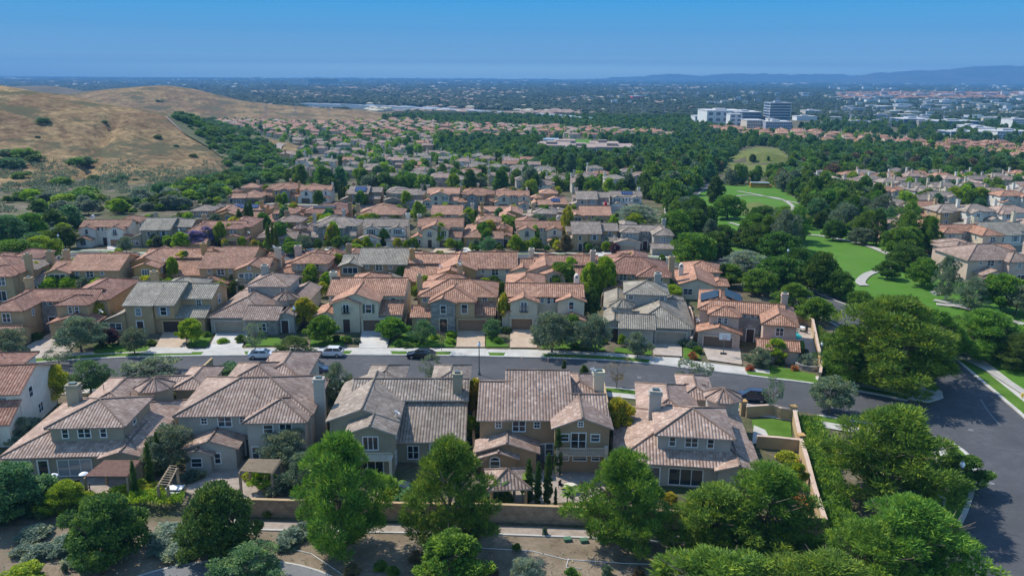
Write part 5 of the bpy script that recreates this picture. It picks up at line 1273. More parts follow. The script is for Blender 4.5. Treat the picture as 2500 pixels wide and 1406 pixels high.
# ------------------------------------------------------------------ street lamps
def lamp_parts():
    p = MB(); p.lathe((0, 0, 0), [(.22, 0), (.22, .25), (.14, .45), (.085, .7), (.07, 4.4), (.12, 4.45), (.05, 4.55)], 10)
    gl = MB(); gl.lathe((0, 0, 4.55), [(.10, 0), (.20, .1), (.26, .32), (.2, .55), (.1, .68)], 12)
    cp = MB(); cp.lathe((0, 0, 5.23), [(.16, 0), (.1, .1), (.03, .14), (.0, .3)], 10); cp.lathe((0, 0, 4.5), [(.12, 0), (.13, .08), (.0, .08)], 10)
    return p.mesh('lamp_post', ['lamp_green']), gl.mesh('globe', ['globe'], True), cp.mesh('lamp_cap', ['lamp_green'])
LP = lamp_parts()
for (x, y, lab) in [(1170, 915, 'standing on the street above the brown balcony house'), (722, 818, 'by the low mauve roofed house across the street'), (2000, 912, 'at the corner of the planter, by the pool garden wall'),
        (2333, 1235, 'in the strip of grass beside the collector road'), (1673, 641, 'at the end of the second street on a green slope'), (985, 606, 'beside the pale balcony house'), (1920, 660, 'on the park path'),
        (441, 604, 'near the purple tree'), (148, 620, 'at the cul-de-sac by the scrub'), (1292, 530, 'behind the twin gabled row'), (1842, 548, 'by the park trees'), (1737, 470, 'far along the collector road'), (2263, 512, 'among the park trees on the right')]:
    o = empty('street_lamp', G(x, y), 0, label='white globe street lamp '+lab, cat='street lamp', group='globe street lamps')
    for nm, me in zip(('lamp_post', 'globe', 'lamp_cap'), LP): mobj(nm, me, None, parent=o)

# ------------------------------------------------------------------ cars
def car_meshes(kind):
    L, Wd, Hh = {'sedan': (4.8, 1.84, 1.45), 'crossover': (4.3, 1.8, 1.6), 'suv': (4.6, 1.86, 1.68)}[kind]
    # profile stations: x, z_low, z_belt, half width at belt
    st = {'sedan': [(-2.4, .38, .70, .70), (-2.3, .24, .88, .80), (-1.6, .22, .98, .90), (-.6, .20, .98, .92), (.6, .20, .96, .92), (1.3, .22, .90, .90), (2.1, .24, .74, .82), (2.4, .36, .58, .62)],
          'crossover': [(-2.15, .42, .92, .74), (-2.05, .28, 1.02, .84), (-1.4, .26, 1.08, .9), (0, .25, 1.04, .9), (.9, .25, 1.02, .9), (1.6, .26, .96, .88), (2.0, .28, .84, .80), (2.15, .40, .62, .62)],
          'suv': [(-2.3, .42, .98, .78), (-2.22, .28, 1.08, .86), (-1.5, .26, 1.10, .92), (0, .25, 1.07, .93), (.9, .25, 1.04, .93), (1.7, .26, .97, .9), (2.15, .28, .84, .82), (2.3, .42, .64, .64)]}[kind]
    bd = MB()
    def ring(x, zl, zb, hw):
        return [(x, -hw*.86, zl), (x, -hw, zl+.14), (x, -hw, zl+(zb-zl)*.6), (x, -hw*.93, zb), (x, -hw*.5, zb+.035), (x, hw*.5, zb+.035), (x, hw*.93, zb), (x, hw, zl+(zb-zl)*.6), (x, hw, zl+.14), (x, hw*.86, zl)]
    Rg = [ring(*s_) for s_ in st]; n = 10
    for a, b_ in zip(Rg, Rg[1:]):
        for i in range(n): j = (i+1) % n; bd.quad([a[j], a[i], b_[i], b_[j]])
    bd.quad(list(Rg[0])); bd.quad(Rg[-1][::-1])
    # cabin: roof, pillars, glass
    cb = {'sedan': (-2.0, -1.15, .25, 1.15, 1.43), 'crossover': (-2.0, -1.55, .25, 1.15, 1.58), 'suv': (-2.18, -1.75, .3, 1.25, 1.66)}[kind]
    xr0, xt0, xt1, xr1, zt = cb; zb = 1.0 if kind == 'sedan' else 1.08
    hb, ht = .84, .62
    bs = [(xr0, -hb*.9, zb-.03), (xr1, -hb*.9, zb-.10), (xr1, hb*.9, zb-.10), (xr0, hb*.9, zb-.03)]
    tp = [(xt0, -ht, zt-.05), (xt1, -ht, zt-.03), (xt1, ht, zt-.03), (xt0, ht, zt-.05)]
    gl = MB()
    for i in range(4): j = (i+1) % 4; gl.quad([bs[i], bs[j], tp[j], tp[i]])
    rf = MB(); cen = [(p[0]*.92+.03*(xt0+xt1), p[1]*.8, zt+.03) for p in tp]
    rf.quad(cen); 
    for i in range(4): j = (i+1) % 4; rf.quad([tp[i], tp[j], cen[j], cen[i]])
    for i in range(4): rf.tube(bs[i], tp[i], .05, .045, 5)
    for s_ in (-1, 1):
        xm = (xt0+xt1)/2; rf.tube((xm, s_*hb*.92, zb-.05), (xm, s_*ht*1.01, zt-.04), .045, .04, 5)
        rf.tube((xt0, s_*ht, zt-.04), (xt1, s_*ht, zt-.03), .045, .045, 5)
    wh = MB(); r = .34 if kind != 'sedan' else .32
    for i in range(18):
        a, b_ = 2*PI*i/18, 2*PI*(i+1)/18
        for (ra, rb, ya, yb, mi) in ((r, r, -.11, .11, 0), (r*.66, r, -.11, -.11, 0), (r, r*.66, .11, .11, 0), (r*.05, r*.66, -.09, -.1, 1)):
            P = [(ra*math.cos(a), ya, ra*math.sin(a)), (ra*math.cos(b_), ya, ra*math.sin(b_)), (rb*math.cos(b_), yb, rb*math.sin(b_)), (rb*math.cos(a), yb, rb*math.sin(a))]
            wh.quad(P, mi)
    hd = MB(); hd.box(-.06, .06, -.17, .17, -.07, .07)
    mr = MB(); mr.box(-.08, .08, -.1, .1, -.06, .06)
    return dict(body=bd.mesh('body', smooth=True), roof=rf.mesh('roof_panel', smooth=False), glass=gl.mesh('window_glass', ['car_glass']), wheel=wh.mesh('wheel', ['tyre', 'rim']),
                head=hd.mesh('headlight', ['globe']), tail=misc(('tail',), lambda: (lambda b: (b.box(-.05, .05, -.17, .17, -.09, .09), b.mesh('tail_light', ['tail_red']))[1])(MB())), mirror=mr.mesh('mirror'), st=st, r=r)
plain('car_glass', (.02, .025, .03), .05, 0, .9); plain('tyre', (.015, .015, .016), .8); plain('rim', (.45, .46, .48), .3, .8); plain('tail_red', (.45, .02, .02), .25)
for nm, c in dict(paint_white=(.78, .79, .80), paint_black=(.012, .013, .018), paint_blue=(.02, .035, .09), paint_navy=(.02, .025, .07), paint_silver=(.45, .47, .50), paint_red=(.30, .02, .02)).items():
    m = plain(nm, c, .28, .1 if 'white' in nm else .35); m.node_tree.nodes['Principled BSDF'].inputs['Coat Weight'].default_value = .6
CARS = {}
def car(kind, x, y, rz, paint, label, group=None, dz=.02):
    if kind not in CARS: CARS[kind] = car_meshes(kind)
    M = CARS[kind]; p = G(x, y); p.z += dz; o = empty('parked_car', p, math.radians(rz), label=label, cat='car', group=group)
    bd = mobj('body', M['body'], paint, parent=o); mobj('roof_panel', M['roof'], paint, parent=o); mobj('window_glass', M['glass'], None, parent=o)
    wx = 1.42 if kind == 'sedan' else 1.32
    for a in (-wx, wx):
        for s_ in (-1, 1):
            q = mobj('wheel', M['wheel'], None, parent=o); q.location = (a, s_*.82, M['r']); q.rotation_euler = (0, 0, 0 if s_ < 0 else PI)
    for s_ in (-1, 1):
        q = mobj('headlight', M['head'], None, parent=o); q.location = (M['st'][-2][0]+.17, s_*.6, M['st'][-2][2]-.08)
        q = mobj('tail_light', M['tail'], None, parent=o); q.location = (M['st'][0][0]+.02, s_*.6, M['st'][0][2]-.04)
        q = mobj('mirror', M['mirror'], paint, parent=o); q.location = (.75, s_*.98, 1.02)
    return o
car('sedan', 643, 873, 3, 'paint_white', 'white sedan parked at the kerb behind the mauve roof peak')
car('crossover', 806, 869, 178, 'paint_white', 'white crossover parked at the kerb beside the white driveway')
car('sedan', 1028, 873, 178, 'paint_black', 'black sedan parked at the kerb across from the stone tower house')
car('suv', 772, 912, 2, 'paint_blue', 'dark blue car mostly hidden behind the front row roof and chimney')
car('suv', 1834, 977, 168, 'paint_navy', 'navy blue car under a small tree on the near side of the street')
car('sedan', 835, 603, -80, 'paint_white', 'white car on the driveway of the grey stone tower house')
car('sedan', 693, 622, 175, 'paint_white', 'white car in the second street behind the cypress group')
car('sedan', 754, 622, 175, 'paint_blue', 'blue car in the second street behind the pink house')
car('sedan', 566, 592, -70, 'paint_white', 'small white car in front of the red roofed house by the purple tree')
car('crossover', 2492, 632, 30, 'paint_white', 'white car parked at the far edge beside the big pale house')
car('crossover', 2470, 628, 30, 'paint_silver', 'silver car beside the white car near the big pale house')
car('sedan', 1650, 505, 60, 'paint_silver', 'silver car on the collector road under the trees')
# ------------------------------------------------------------------ trees, one by one as the photograph shows them
TR = [
# foreground pines and oaks
('pine_tree','pine',835,1345,1020,235,'leaf_pine','tall feathery pine before the dish house, leftmost of the big pines on the wall path'),
('pine_tree','pine',1100,1322,1035,240,'leaf_pine','dense tall pine between the dish house and the balcony house'),
('pine_tree','pine',1522,1335,1062,230,'leaf_pine','broad bright pine right of the paved patio with the tall cypresses'),
('pine_tree','pine',1745,1345,1150,275,'leaf_pine','wide low pine in front of the last front row house, over the wall'),
('pine_tree','pine',1868,1335,1098,262,'leaf_pine','spreading pine whose top touches the small fenced lawn'),
('pine_tree','pine',2165,1225,950,335,'leaf_pine','largest dark pine beside the ivy strip at the street corner'),
('pine_tree','pine',2212,1430,1172,325,'leaf_pine','bright green pine overhanging the kerb of the collector road'),
('pine_tree','pine',2125,1450,1240,265,'leaf_pine','pine at the lower end of the ivy strip'),
('pine_tree','pine',1760,1540,1300,380,'leaf_pine','pine cut by the bottom edge below the wide low pine'),
('pine_tree','pine',2000,1560,1305,390,'leaf_pine','pine cut by the bottom edge nearest the collector road'),
('pine_tree','pine',2165,945,690,330,'leaf_pine','huge dark pine right of the pool garden wall'),
('pine_tree','pine',2070,925,780,150,'leaf_pine','narrower pine against the left side of the huge one by the pool garden'),
('pine_tree','pine',2270,880,740,150,'leaf_pine','pine where the collector road comes out of the trees'),
('pine_tree','pine',2400,868,735,200,'leaf_pine','pine on the far side of the collector road, over the park path'),
('pine_tree','pine',2485,900,800,130,'leaf_oak','tree at the right photo edge above the yellow hydrant'),
('oak_tree','oak',265,1372,1190,190,'leaf_oak','round dark oak outside the wall below the red pergola'),
('oak_tree','oak',537,1352,1165,180,'leaf_oak','round dark oak outside the wall below the tan pergola'),
('oak_tree','oak',25,1262,1115,190,'leaf_blue','bluish green tree in the bottom left garden'),
('oak_tree','oak',165,1245,1165,110,'leaf_bright','bright lime shrub tree among the dark ones beside the patio heaters'),
('broad_tree','broad',1105,1430,1282,170,'leaf_broad','bright loose young tree on the dirt below the dense tall pine'),
('broad_tree','grey',612,1430,1315,175,'leaf_blue','blue green small tree growing beside the asphalt trail'),
('broad_tree','grey',1283,1425,1352,80,'leaf_sage','small pale bush tree on the dirt at the bottom middle'),
('broad_tree','broad',62,1420,1368,90,'leaf_bright','lime green bush tree at the bottom left corner'),
('broad_tree','broad',1262,1345,1328,22,'leaf_broad','thin staked sapling on the bare dirt'),
('olive_tree','grey',425,1150,1022,135,'leaf_grey','olive tree right of the cypresses of the turret house'),
('olive_tree','grey',705,1145,1035,130,'leaf_grey','olive tree before the balcony side of the hipped front row house'),
('olive_tree','grey',738,1190,1095,90,'leaf_grey','smaller olive beside the tan pergola'),
('broad_tree','broad',645,1195,1140,70,'leaf_bright','lime green shrub tree in front of the tan pergola'),
('broad_tree','broad',1505,1085,962,82,'leaf_yellow','yellow green tree right of the balcony house'),
('broad_tree','broad',1160,1020,918,58,'leaf_yellow','yellow green tree in the gap left of the balcony house roof'),
('broad_tree','broad',1142,1075,1008,60,'leaf_bright','green shrub tree below the yellow one left of the balcony house'),
('broad_tree','broad',140,985,885,74,'leaf_yellow','bright yellow tree beside the white house at the left edge'),
('olive_tree','grey',222,960,868,100,'leaf_blue','round blue green tree next to the bright yellow one'),
('olive_tree','grey',372,925,862,135,'leaf_grey','wide grey olive on the near kerb above the turret house'),
('olive_tree','grey',440,990,932,90,'leaf_grey','grey green tree behind the small turret of the front row'),
('olive_tree','grey',545,928,886,75,'leaf_blue','green tree on the near kerb left of the hipped house roof'),
('olive_tree','grey',825,1010,878,80,'leaf_grey','tall grey green tree right of the hipped house chimney'),
('olive_tree','grey',60,1070,1010,70,'leaf_sage','pale olive below the white house'),
('broad_tree','broad',1268,1135,1082,52,'leaf_bright','small round lime tree at the arched window of the balcony house'),
('broad_tree','broad',1945,1190,1125,50,'leaf_bright','shrub tree inside the wall under the cross wall'),
('broad_tree','broad',1635,1230,1198,40,'leaf_yellow','small yellow bush between the right pines'),
('street_tree','sparse',1053,935,862,60,'leaf_grey','thin leafed tree on the near kerb behind the dish house ridge'),
('street_tree','bare',1505,945,868,66,'leaf_brown','almost bare tree on the near kerb beside the small cypress'),
('street_tree','sparse',1690,955,868,100,'leaf_grey','airy grey tree standing before the driveway of the basketball house'),
('street_tree','sparse',1884,1012,915,58,'leaf_grey','small tree beside the navy blue car'),
('street_tree','grey',1620+8,878,0,1,'leaf_grey',''),
('street_tree','broad',2345,1195,1098,125,'leaf_ficus','small round tree in the verge of the collector road'),
('broad_tree','grey',2025,1010,905,115,'leaf_grey','grey green tree on the street corner beside the huge pine'),
('broad_tree','grey',2190,945,865,110,'leaf_blue','tree over the corner pavement under the huge pine'),
('street_tree','broad',2430,865,0,1,'leaf_ficus',''),
# row across the street
('street_tree','grey',720,880,812,92,'leaf_oak','dark olive street tree beside the white sedan'),
('broad_tree','broad',790,838,765,78,'leaf_broad','rounded willow like tree left of the cream wide gable house'),
('broad_tree','broad',958,828,768,76,'leaf_broad','green tree right of the white driveway'),
('olive_tree','grey',1032,838,776,62,'leaf_blue','multi stemmed olive before the stone tower house'),
('street_tree','bare',1078,858,780,34,'leaf_brown','bare purple brown sapling before the stone tower'),
('olive_tree','grey',1204,826,774,52,'leaf_blue','small olive between the two tan driveways'),
('street_tree','grey',1348,862,752,112,'leaf_grey','large grey green street tree hiding the right half of the twin gabled house'),
('broad_tree','broad',1395,845,765,60,'leaf_broad','lighter green tree between the two large grey street trees'),
('street_tree','grey',1452,864,760,92,'leaf_grey','large grey green street tree left of the grey turret house'),
('street_tree','grey',1556,872,805,66,'leaf_grey','grey street tree before the garage of the grey turret house'),
('broad_tree','broad',1517,845,814,20,'leaf_bright','small clipped column bush at the grey turret house'),
('broad_tree','broad',1892,882,822,58,'leaf_bright','bright lime tree before the low wing of the basketball house'),
('olive_tree','grey',1850,895,842,66,'leaf_grey','grey shrub tree beside the bright lime one'),
('broad_tree','broad',468,838,772,62,'leaf_bright','bright green tree before the brown garage of the grey tiled house'),
('olive_tree','grey',330,866,792,68,'leaf_grey','grey young street tree before the arched window of the grey tiled house'),
('street_tree','grey',200,858,762,110,'leaf_grey','grey street tree before the red courtyard house'),
('street_tree','grey',30,900,790,120,'leaf_grey','large grey street tree at the photo edge by the near street'),
('street_tree','sparse',625,862,785,60,'leaf_grey','thin street tree before the stone front of the mauve house'),
('street_tree','sparse',145,895,842,75,'leaf_grey','open young tree on the pavement at the far left'),
('broad_tree','broad',238,800,722,70,'leaf_yellow','yellowish tree against the red courtyard house wall'),
('plum_tree','broad',268,845,796,50,'leaf_purple','dark purple plum tree between two houses across the street'),
('broad_tree','broad',745,800,722,60,'leaf_yellow','yellow green tree right of the mauve house'),
('broad_tree','broad',770,778,745,40,'leaf_bright','lime shrub tree against the cream wide gable house'),
# behind row 2
('broad_tree','broad',1368,725,636,82,'leaf_broad','big perfectly round green tree behind the twin gabled house'),
('broad_tree','broad',1440,735,640,52,'leaf_bright','left half of the lime tree pair behind the arched chimney'),
('broad_tree','broad',1475,730,622,58,'leaf_bright','right and taller half of the lime tree pair behind the arched chimney'),
('broad_tree','broad',1540,715,662,40,'leaf_bright','small green tree under the red hipped house'),
('broad_tree','broad',1440,790,700,46,'leaf_oak','dark tree squeezed between the twin gabled and the grey turret house'),
('broad_tree','broad',1640,745,690,60,'leaf_bright','green tree behind the chimney of the grey turret house'),
('broad_tree','broad',1200,700,628,48,'leaf_broad','upright green tree behind the stone tower house'),
('broad_tree','broad',1240,705,640,46,'leaf_yellow','yellow green tree left of the big round one'),
('broad_tree','broad',1230,800,715,30,'leaf_yellow','tall narrow yellow green tree between stone tower and twin gabled houses'),
('broad_tree','broad',1068,680,632,44,'leaf_bright','round lime tree behind the stone tower house ridge'),
('broad_tree','broad',1028,690,635,36,'leaf_broad','green tree left of the round lime one'),
('broad_tree','broad',986,700,642,44,'leaf_broad','green tree behind the right end of the cream wide gable roof'),
('broad_tree','broad',920,680,655,50,'leaf_bright','low lime tree before the brown house with the three part window'),
('broad_tree','broad',828,680,618,44,'leaf_bright','upright green tree between the pink and the brown third row houses'),
('broad_tree','broad',800,715,662,34,'leaf_bright','lime tree behind the chimney of the cream wide gable house'),
('broad_tree','broad',605,690,622,52,'leaf_bright','round green tree on the right corner of the tan third row house'),
('broad_tree','broad',640,715,664,26,'leaf_broad','slim tree behind the mauve house chimney'),
('broad_tree','broad',362,690,626,50,'leaf_broad','tree at the left corner of the ochre third row house'),
('broad_tree','broad',470,690,645,62,'leaf_bright','low lime tree below the ochre third row house'),
('broad_tree','broad',102,702,652,50,'leaf_bright','lime tree pair, left one, above the red courtyard house'),
('broad_tree','broad',135,708,652,52,'leaf_broad','lime tree pair, right one, above the red courtyard house'),
('broad_tree','broad',75,705,668,60,'leaf_bright','low lime bush tree left of the lime pair'),
('broad_tree','broad',292,680,645,30,'leaf_broad','small dark tree at the right corner of the cul-de-sac house'),
('olive_tree','grey',1008,655,628,40,'leaf_broad','shrub tree between the brown and the ochre third row houses'),
('broad_tree','broad',660,668,626,50,'leaf_broad','leafy tree at the foot of the tall cypress group'),
# second street
('jacaranda_tree','broad',478,608,560,54,'leaf_jacaranda','jacaranda in full purple flower'),
('jacaranda_tree','broad',505,604,552,44,'leaf_jacaranda','paler jacaranda touching the full purple one'),
('broad_tree','broad',442,612,564,42,'leaf_bright','lime tree left of the jacarandas'),
('olive_tree','grey',310,618,574,44,'leaf_grey','grey olive before the white double gabled house'),
('olive_tree','grey',585,600,568,44,'leaf_grey','grey bush tree beside the red roofed house'),
('olive_tree','grey',745,612,570,46,'leaf_grey','grey olive before the grey stone tower house'),
('olive_tree','grey',847,605,572,38,'leaf_blue','blue green tree right of the white driveway car'),
('broad_tree','broad',715,625,586,50,'leaf_broad','green tree along the second street left of the drive with the car'),
('broad_tree','broad',868,622,592,46,'leaf_bright','lime bush tree in front of the pink garage'),
('olive_tree','grey',1192,618,576,44,'leaf_blue','olive before the orange turret house'),
('broad_tree','broad',1110,610,585,26,'leaf_broad','round clipped tree at the cream wide gable house of the second street'),
('broad_tree','broad',1258,615,572,34,'leaf_bright','lime tree between the orange and the twin gabled houses'),
('broad_tree','broad',1380,622,572,34,'leaf_brown','brownish tree before the twin gabled house'),
('plum_tree','broad',1500,622,592,26,'leaf_purple','purple plum before the steep brown roofed house'),
('broad_tree','broad',1615,660,620,22,'leaf_broad','small round bush on the lawn at the end of the second street'),
('broad_tree','broad',1385,600,505,34,'leaf_yellow','tall green tree rising between two second street houses'),
('broad_tree','broad',1145,560,506,34,'leaf_bright','tall lime tree behind the orange turret house'),
('broad_tree','broad',1020,545,492,30,'leaf_bright','lime tree right of the olive house'),
('broad_tree','broad',975,548,500,26,'leaf_bright','yellowish upright tree above the balcony house'),
('broad_tree','broad',1495,600,526,32,'leaf_bright','lime tree between the last two second street houses'),
('light_tree','light',1815,670,602,110,'leaf_sage','pale feathery eucalyptus over the street junction'),
('light_tree','light',2305,735,622,60,'leaf_grey','tall pale trunked eucalyptus standing in the lower park'),
('light_tree','light',1550,560,490,120,'leaf_sage','pale tree mass behind the last second street house'),
]
GN = {'broad_tree': 'leafy garden trees', 'olive_tree': 'olive like trees', 'street_tree': 'street trees', 'pine_tree': 'large pines', 'oak_tree': 'dark oaks'}
CAT = {'pine_tree': 'pine', 'oak_tree': 'oak', 'olive_tree': 'olive tree', 'plum_tree': 'plum tree', 'jacaranda_tree': 'jacaranda', 'street_tree': 'street tree', 'light_tree': 'eucalyptus'}
TBLK = []
for (nm, kd, bx, by, top, ww, lf, lab) in TR:
    if not lab: continue
    tree_px(nm, kd, bx, by, top, ww, lab, group=GN.get(nm), leaf=lf, cat=CAT.get(nm, 'tree'))
# cypresses
for i, (bx, by, top, w_, lab) in enumerate([(333,1222,1118,15,'nearest of the three slim cypresses right of the red pergola'),(370,1195,1072,17,'middle of the three slim cypresses right of the red pergola'),(392,1165,1048,16,'farthest of the three slim cypresses right of the red pergola'),
    (1290,1232,1112,19,'left of the three patio cypresses'),(1313,1234,1120,17,'middle of the three patio cypresses'),(1337,1234,1098,20,'right and tallest of the three patio cypresses'),(1361,1160,1040,18,'cypress against the balcony column'),(1466,1085,1038,22,'short cypress at the right corner of the balcony house'),
    (1425,948,890,26,'small cypress on the near kerb behind the balcony house'),(1377,905,878,10,'tiny cypress tip beside the high ridge'),
    (661,672,545,13,'left cypress of the tall dark group on the second street'),(673,673,546,12,'middle cypress of the tall dark group on the second street'),(681,676,552,12,'right cypress of the tall dark group on the second street'),
    (587,575,512,16,'cypress left of the pair beside the stepped solar roof'),(606,580,498,14,'left cypress of the pair at the stepped solar roof'),(616,580,492,14,'right cypress of the pair at the stepped solar roof'),
    (829,490,455,6,'left of three thin cypresses in the fifth row'),(835,491,450,6,'middle of three thin cypresses in the fifth row'),(841,492,446,6,'right of three thin cypresses in the fifth row'),
    (1634,590,510,10,'left of the two thin cypresses by the park trees'),(1643,592,515,10,'right of the two thin cypresses by the park trees'),
    (735,690,648,6,'left thin cypress at the pink house'),(757,692,652,6,'right thin cypress at the pink house'),(1762,700,645,22,'cypress behind the low cream house'),(1356,1240,1185,8,'short young cypress beside the potted plants')]):
    tree_px('cypress_tree', 'cypress', bx, by, top, w_, lab, group='cypresses', cat='cypress')
# shrubs by the front row, pale ones outside the wall
rng_ = random.Random(11)
SH = [(100,1345,60),(85,1300,60),(160,1320,50),(150,1340,46),(190,1365,44),(60,1340,44),(420,1300,70),(400,1330,60),(440,1345,66),(372,1312,40),(715,1305,56),(700,1325,44),(735,1290,44),(560,1345,30)]
for (x, y, w_) in SH:
    tree_px('sage_shrub', 'shrub', x, y+12, y-w_*.35, w_*1.3, 'pale grey green shrub of the cluster on the bare slope outside the wall', group='pale shrubs outside the wall', leaf='leaf_sage', cat='shrub', crown_only=True)
SH = [(655,1255,26),(1020,1365,40),(930,1385,30),(960,1400,30),(860,1395,36),(1200,1400,30),(1330,1300,14),(1480,1395,26),(1560,1400,26),(1395,1402,30),(480,1335,30),(250,1395,16),(160,1390,14)]
for (x, y, w_) in SH:
    tree_px('wild_shrub', 'shrub', x, y+5, y-w_*.6, w_*1.1, 'small wild shrub dotted over the bare dirt at the bottom', group='wild shrubs on the dirt', leaf=rng_.choice(['leaf_grey', 'leaf_broad', 'leaf_brown']), cat='shrub', crown_only=True)
SH = [(520,800,'leaf_broad'),(545,838,'leaf_bright'),(640,826,'leaf_broad'),(590,836,'leaf_broad'),(848,836,'leaf_broad'),(872,838,'leaf_grey'),(1008,835,'leaf_broad'),(1060,828,'leaf_bright'),(1100,838,'leaf_bright'),(1100,822,'leaf_bright'),(1215,838,'leaf_broad'),
      (1238,812,'leaf_oak'),(1335,836,'leaf_broad'),(1330,820,'leaf_grey'),(1430,848,'leaf_broad'),(1405,850,'leaf_broad'),(1474,838,'leaf_broad'),(1670,845,'leaf_grey'),(1702,862,'leaf_broad'),(1690,850,'leaf_grey'),(1830,880,'leaf_broad'),(1862,900,'leaf_grey'),(1905,892,'leaf_oak'),
      (1925,860,'leaf_grey'),(1945,862,'leaf_grey'),(1965,865,'leaf_grey'),(1985,880,'leaf_broad'),(1940,905,'leaf_rust'),(1830,905,'leaf_rust'),(1690,876,'leaf_rust'),(300,840,'leaf_purple'),(340,845,'leaf_oak'),(250,850,'leaf_oak'),(370,842,'leaf_broad'),(110,790,'leaf_oak'),
      (90,830,'leaf_oak'),(430,808,'leaf_oak'),(505,822,'leaf_broad'),(975,846,'leaf_broad'),(995,848,'leaf_broad'),(740,840,'leaf_broad'),(822,835,'leaf_oak')]
for (x, y, lf) in SH:
    tree_px('garden_shrub', 'shrub', x, y, y-rng_.uniform(12, 20), rng_.uniform(20, 30), 'garden shrub in the planted fronts of the houses across the street', group='front garden shrubs across the street', leaf=lf, cat='shrub', crown_only=True)
SH = [(300,1215,60,'leaf_bright'),(345,1190,40,'leaf_bright'),(372,1200,46,'leaf_yellow'),(60,1215,90,'leaf_blue'),(110,1240,80,'leaf_blue'),(200,1235,60,'leaf_oak'),(690,1195,70,'leaf_grey'),(470,1165,40,'leaf_grey'),(610,1165,30,'leaf_yellow'),(530,1060,30,'leaf_oak'),(760,1225,60,'leaf_blue'),
      (955,1215,60,'leaf_bright'),(1010,1225,80,'leaf_blue'),(1180,1220,70,'leaf_blue'),(1225,1225,50,'leaf_broad'),(880,1160,40,'leaf_oak'),(990,1090,40,'leaf_oak'),(1120,1120,50,'leaf_broad'),(1445,1130,30,'leaf_oak'),(1920,1120,40,'leaf_yellow'),(1935,1150,40,'leaf_broad'),(1950,1230,46,'leaf_rust'),
      (440,1080,50,'leaf_sage'),(40,1080,40,'leaf_sage'),(85,1040,40,'leaf_sage'),(480,1020,40,'leaf_oak'),(800,1030,46,'leaf_blue'),(1170,1080,40,'leaf_oak'),(560,905,44,'leaf_blue')]
for (x, y, w_, lf) in SH:
    tree_px('garden_shrub', 'shrub', x, y+4, y-w_*.55, w_*1.25, 'garden shrub behind the bottom wall among the front row houses', group='shrubs of the front row gardens', leaf=lf, cat='shrub', crown_only=True)
# shrubs and small trees filling the gardens of the rows behind
def row_fill(rows, label, group, ydn, n, hs, seed, name='garden_tree'):
    r = random.Random(seed)
    for (x0, x1, y0, y1, m_) in rows:
        for i in range(m_):
            x = r.uniform(x0, x1); y = y0+(y1-y0)*(x-x0)/(x1-x0)+r.uniform(-ydn, ydn); p = G(x, y)
            h = r.uniform(*hs)
            tree(name, 'broad', p, h, h*r.uniform(.75, 1.05), label, group=group, leaf=r.choice(['leaf_broad', 'leaf_bright', 'leaf_oak', 'leaf_bright', 'leaf_grey', 'leaf_yellow']), rng=r)
row_fill([(60, 800, 722, 722, 34), (800, 1650, 722, 728, 38)], 'small tree in the back gardens between the second and third house rows', 'back garden trees between second and third row', 7, 1, (2.2, 4.2), 21)
row_fill([(350, 800, 572, 572, 24), (800, 1600, 572, 576, 40)], 'small tree in the gardens just behind the second street houses', 'garden trees behind the second street', 9, 1, (3.5, 6.5), 22)
row_fill([(560, 1000, 530, 532, 30), (1000, 1600, 533, 540, 38)], 'small tree in front of the fifth house row', 'garden trees before the fifth row', 8, 1, (2.5, 5), 23)
row_fill([(620, 1600, 478, 486, 70)], 'tree standing right behind the fifth house row', 'trees behind the fifth row', 8, 1, (3, 5), 24, 'small_tree')
row_fill([(340, 1500, 607, 614, 66)], 'low garden tree along the pavement of the second street', 'front garden trees of the second street', 4, 1, (1.8, 3.6), 25, 'small_tree')

def gap_trees(xs_, y, label, group, seed, hs=(4, 6.5), back=(0, 9), per=3):
    r = random.Random(seed)
    for a, b_ in zip(xs_, xs_[1:]):
        p = G((a+b_)/2, y)
        for k in range(per):
            h = r.uniform(*hs); x_, y_ = p.x+r.uniform(-1.3, 1.3), p.y+r.uniform(*back)
            tree('slim_tree', 'broad', (x_, y_, base_z(x_, y_)), h, h*r.uniform(.48, .68), label, group=group, leaf=r.choice(['leaf_bright', 'leaf_broad', 'leaf_bright', 'leaf_yellow', 'leaf_broad', 'leaf_blue']), rng=r)
gap_trees([38, 125, 306, 490, 665, 835, 995, 1148, 1298, 1462, 1625], 712, 'slim tree in a gap between two houses of the third row', 'trees in the gaps of the third row', 41, (4, 6.5), (0, 14), 4)
gap_trees([325, 467, 614, 751, 876, 1002, 1128, 1252, 1378, 1504], 604, 'slim tree in a gap between two houses of the second street', 'trees in the gaps of the second street', 42, (4, 7), (0, 14), 4)
gap_trees([640, 726, 826, 935, 1030, 1120, 1208, 1296, 1390, 1484], 508, 'slim tree in a gap between two houses of the fifth row', 'trees in the gaps of the fifth row', 43, (4, 7), (0, 12), 4)
gap_trees([536, 636, 745, 862, 1014, 1163, 1276, 1385], 558, 'slim tree between the roofs behind the second street', 'trees between the roofs behind the second street', 44, (4.5, 7.5), (0, 12), 4)
gap_trees([505, 750, 1000, 1220, 1460, 1700], 800, 'slim tree in a gap between two houses across the street', 'trees in the gaps across the street', 45, (3, 5), (4, 18), 4)

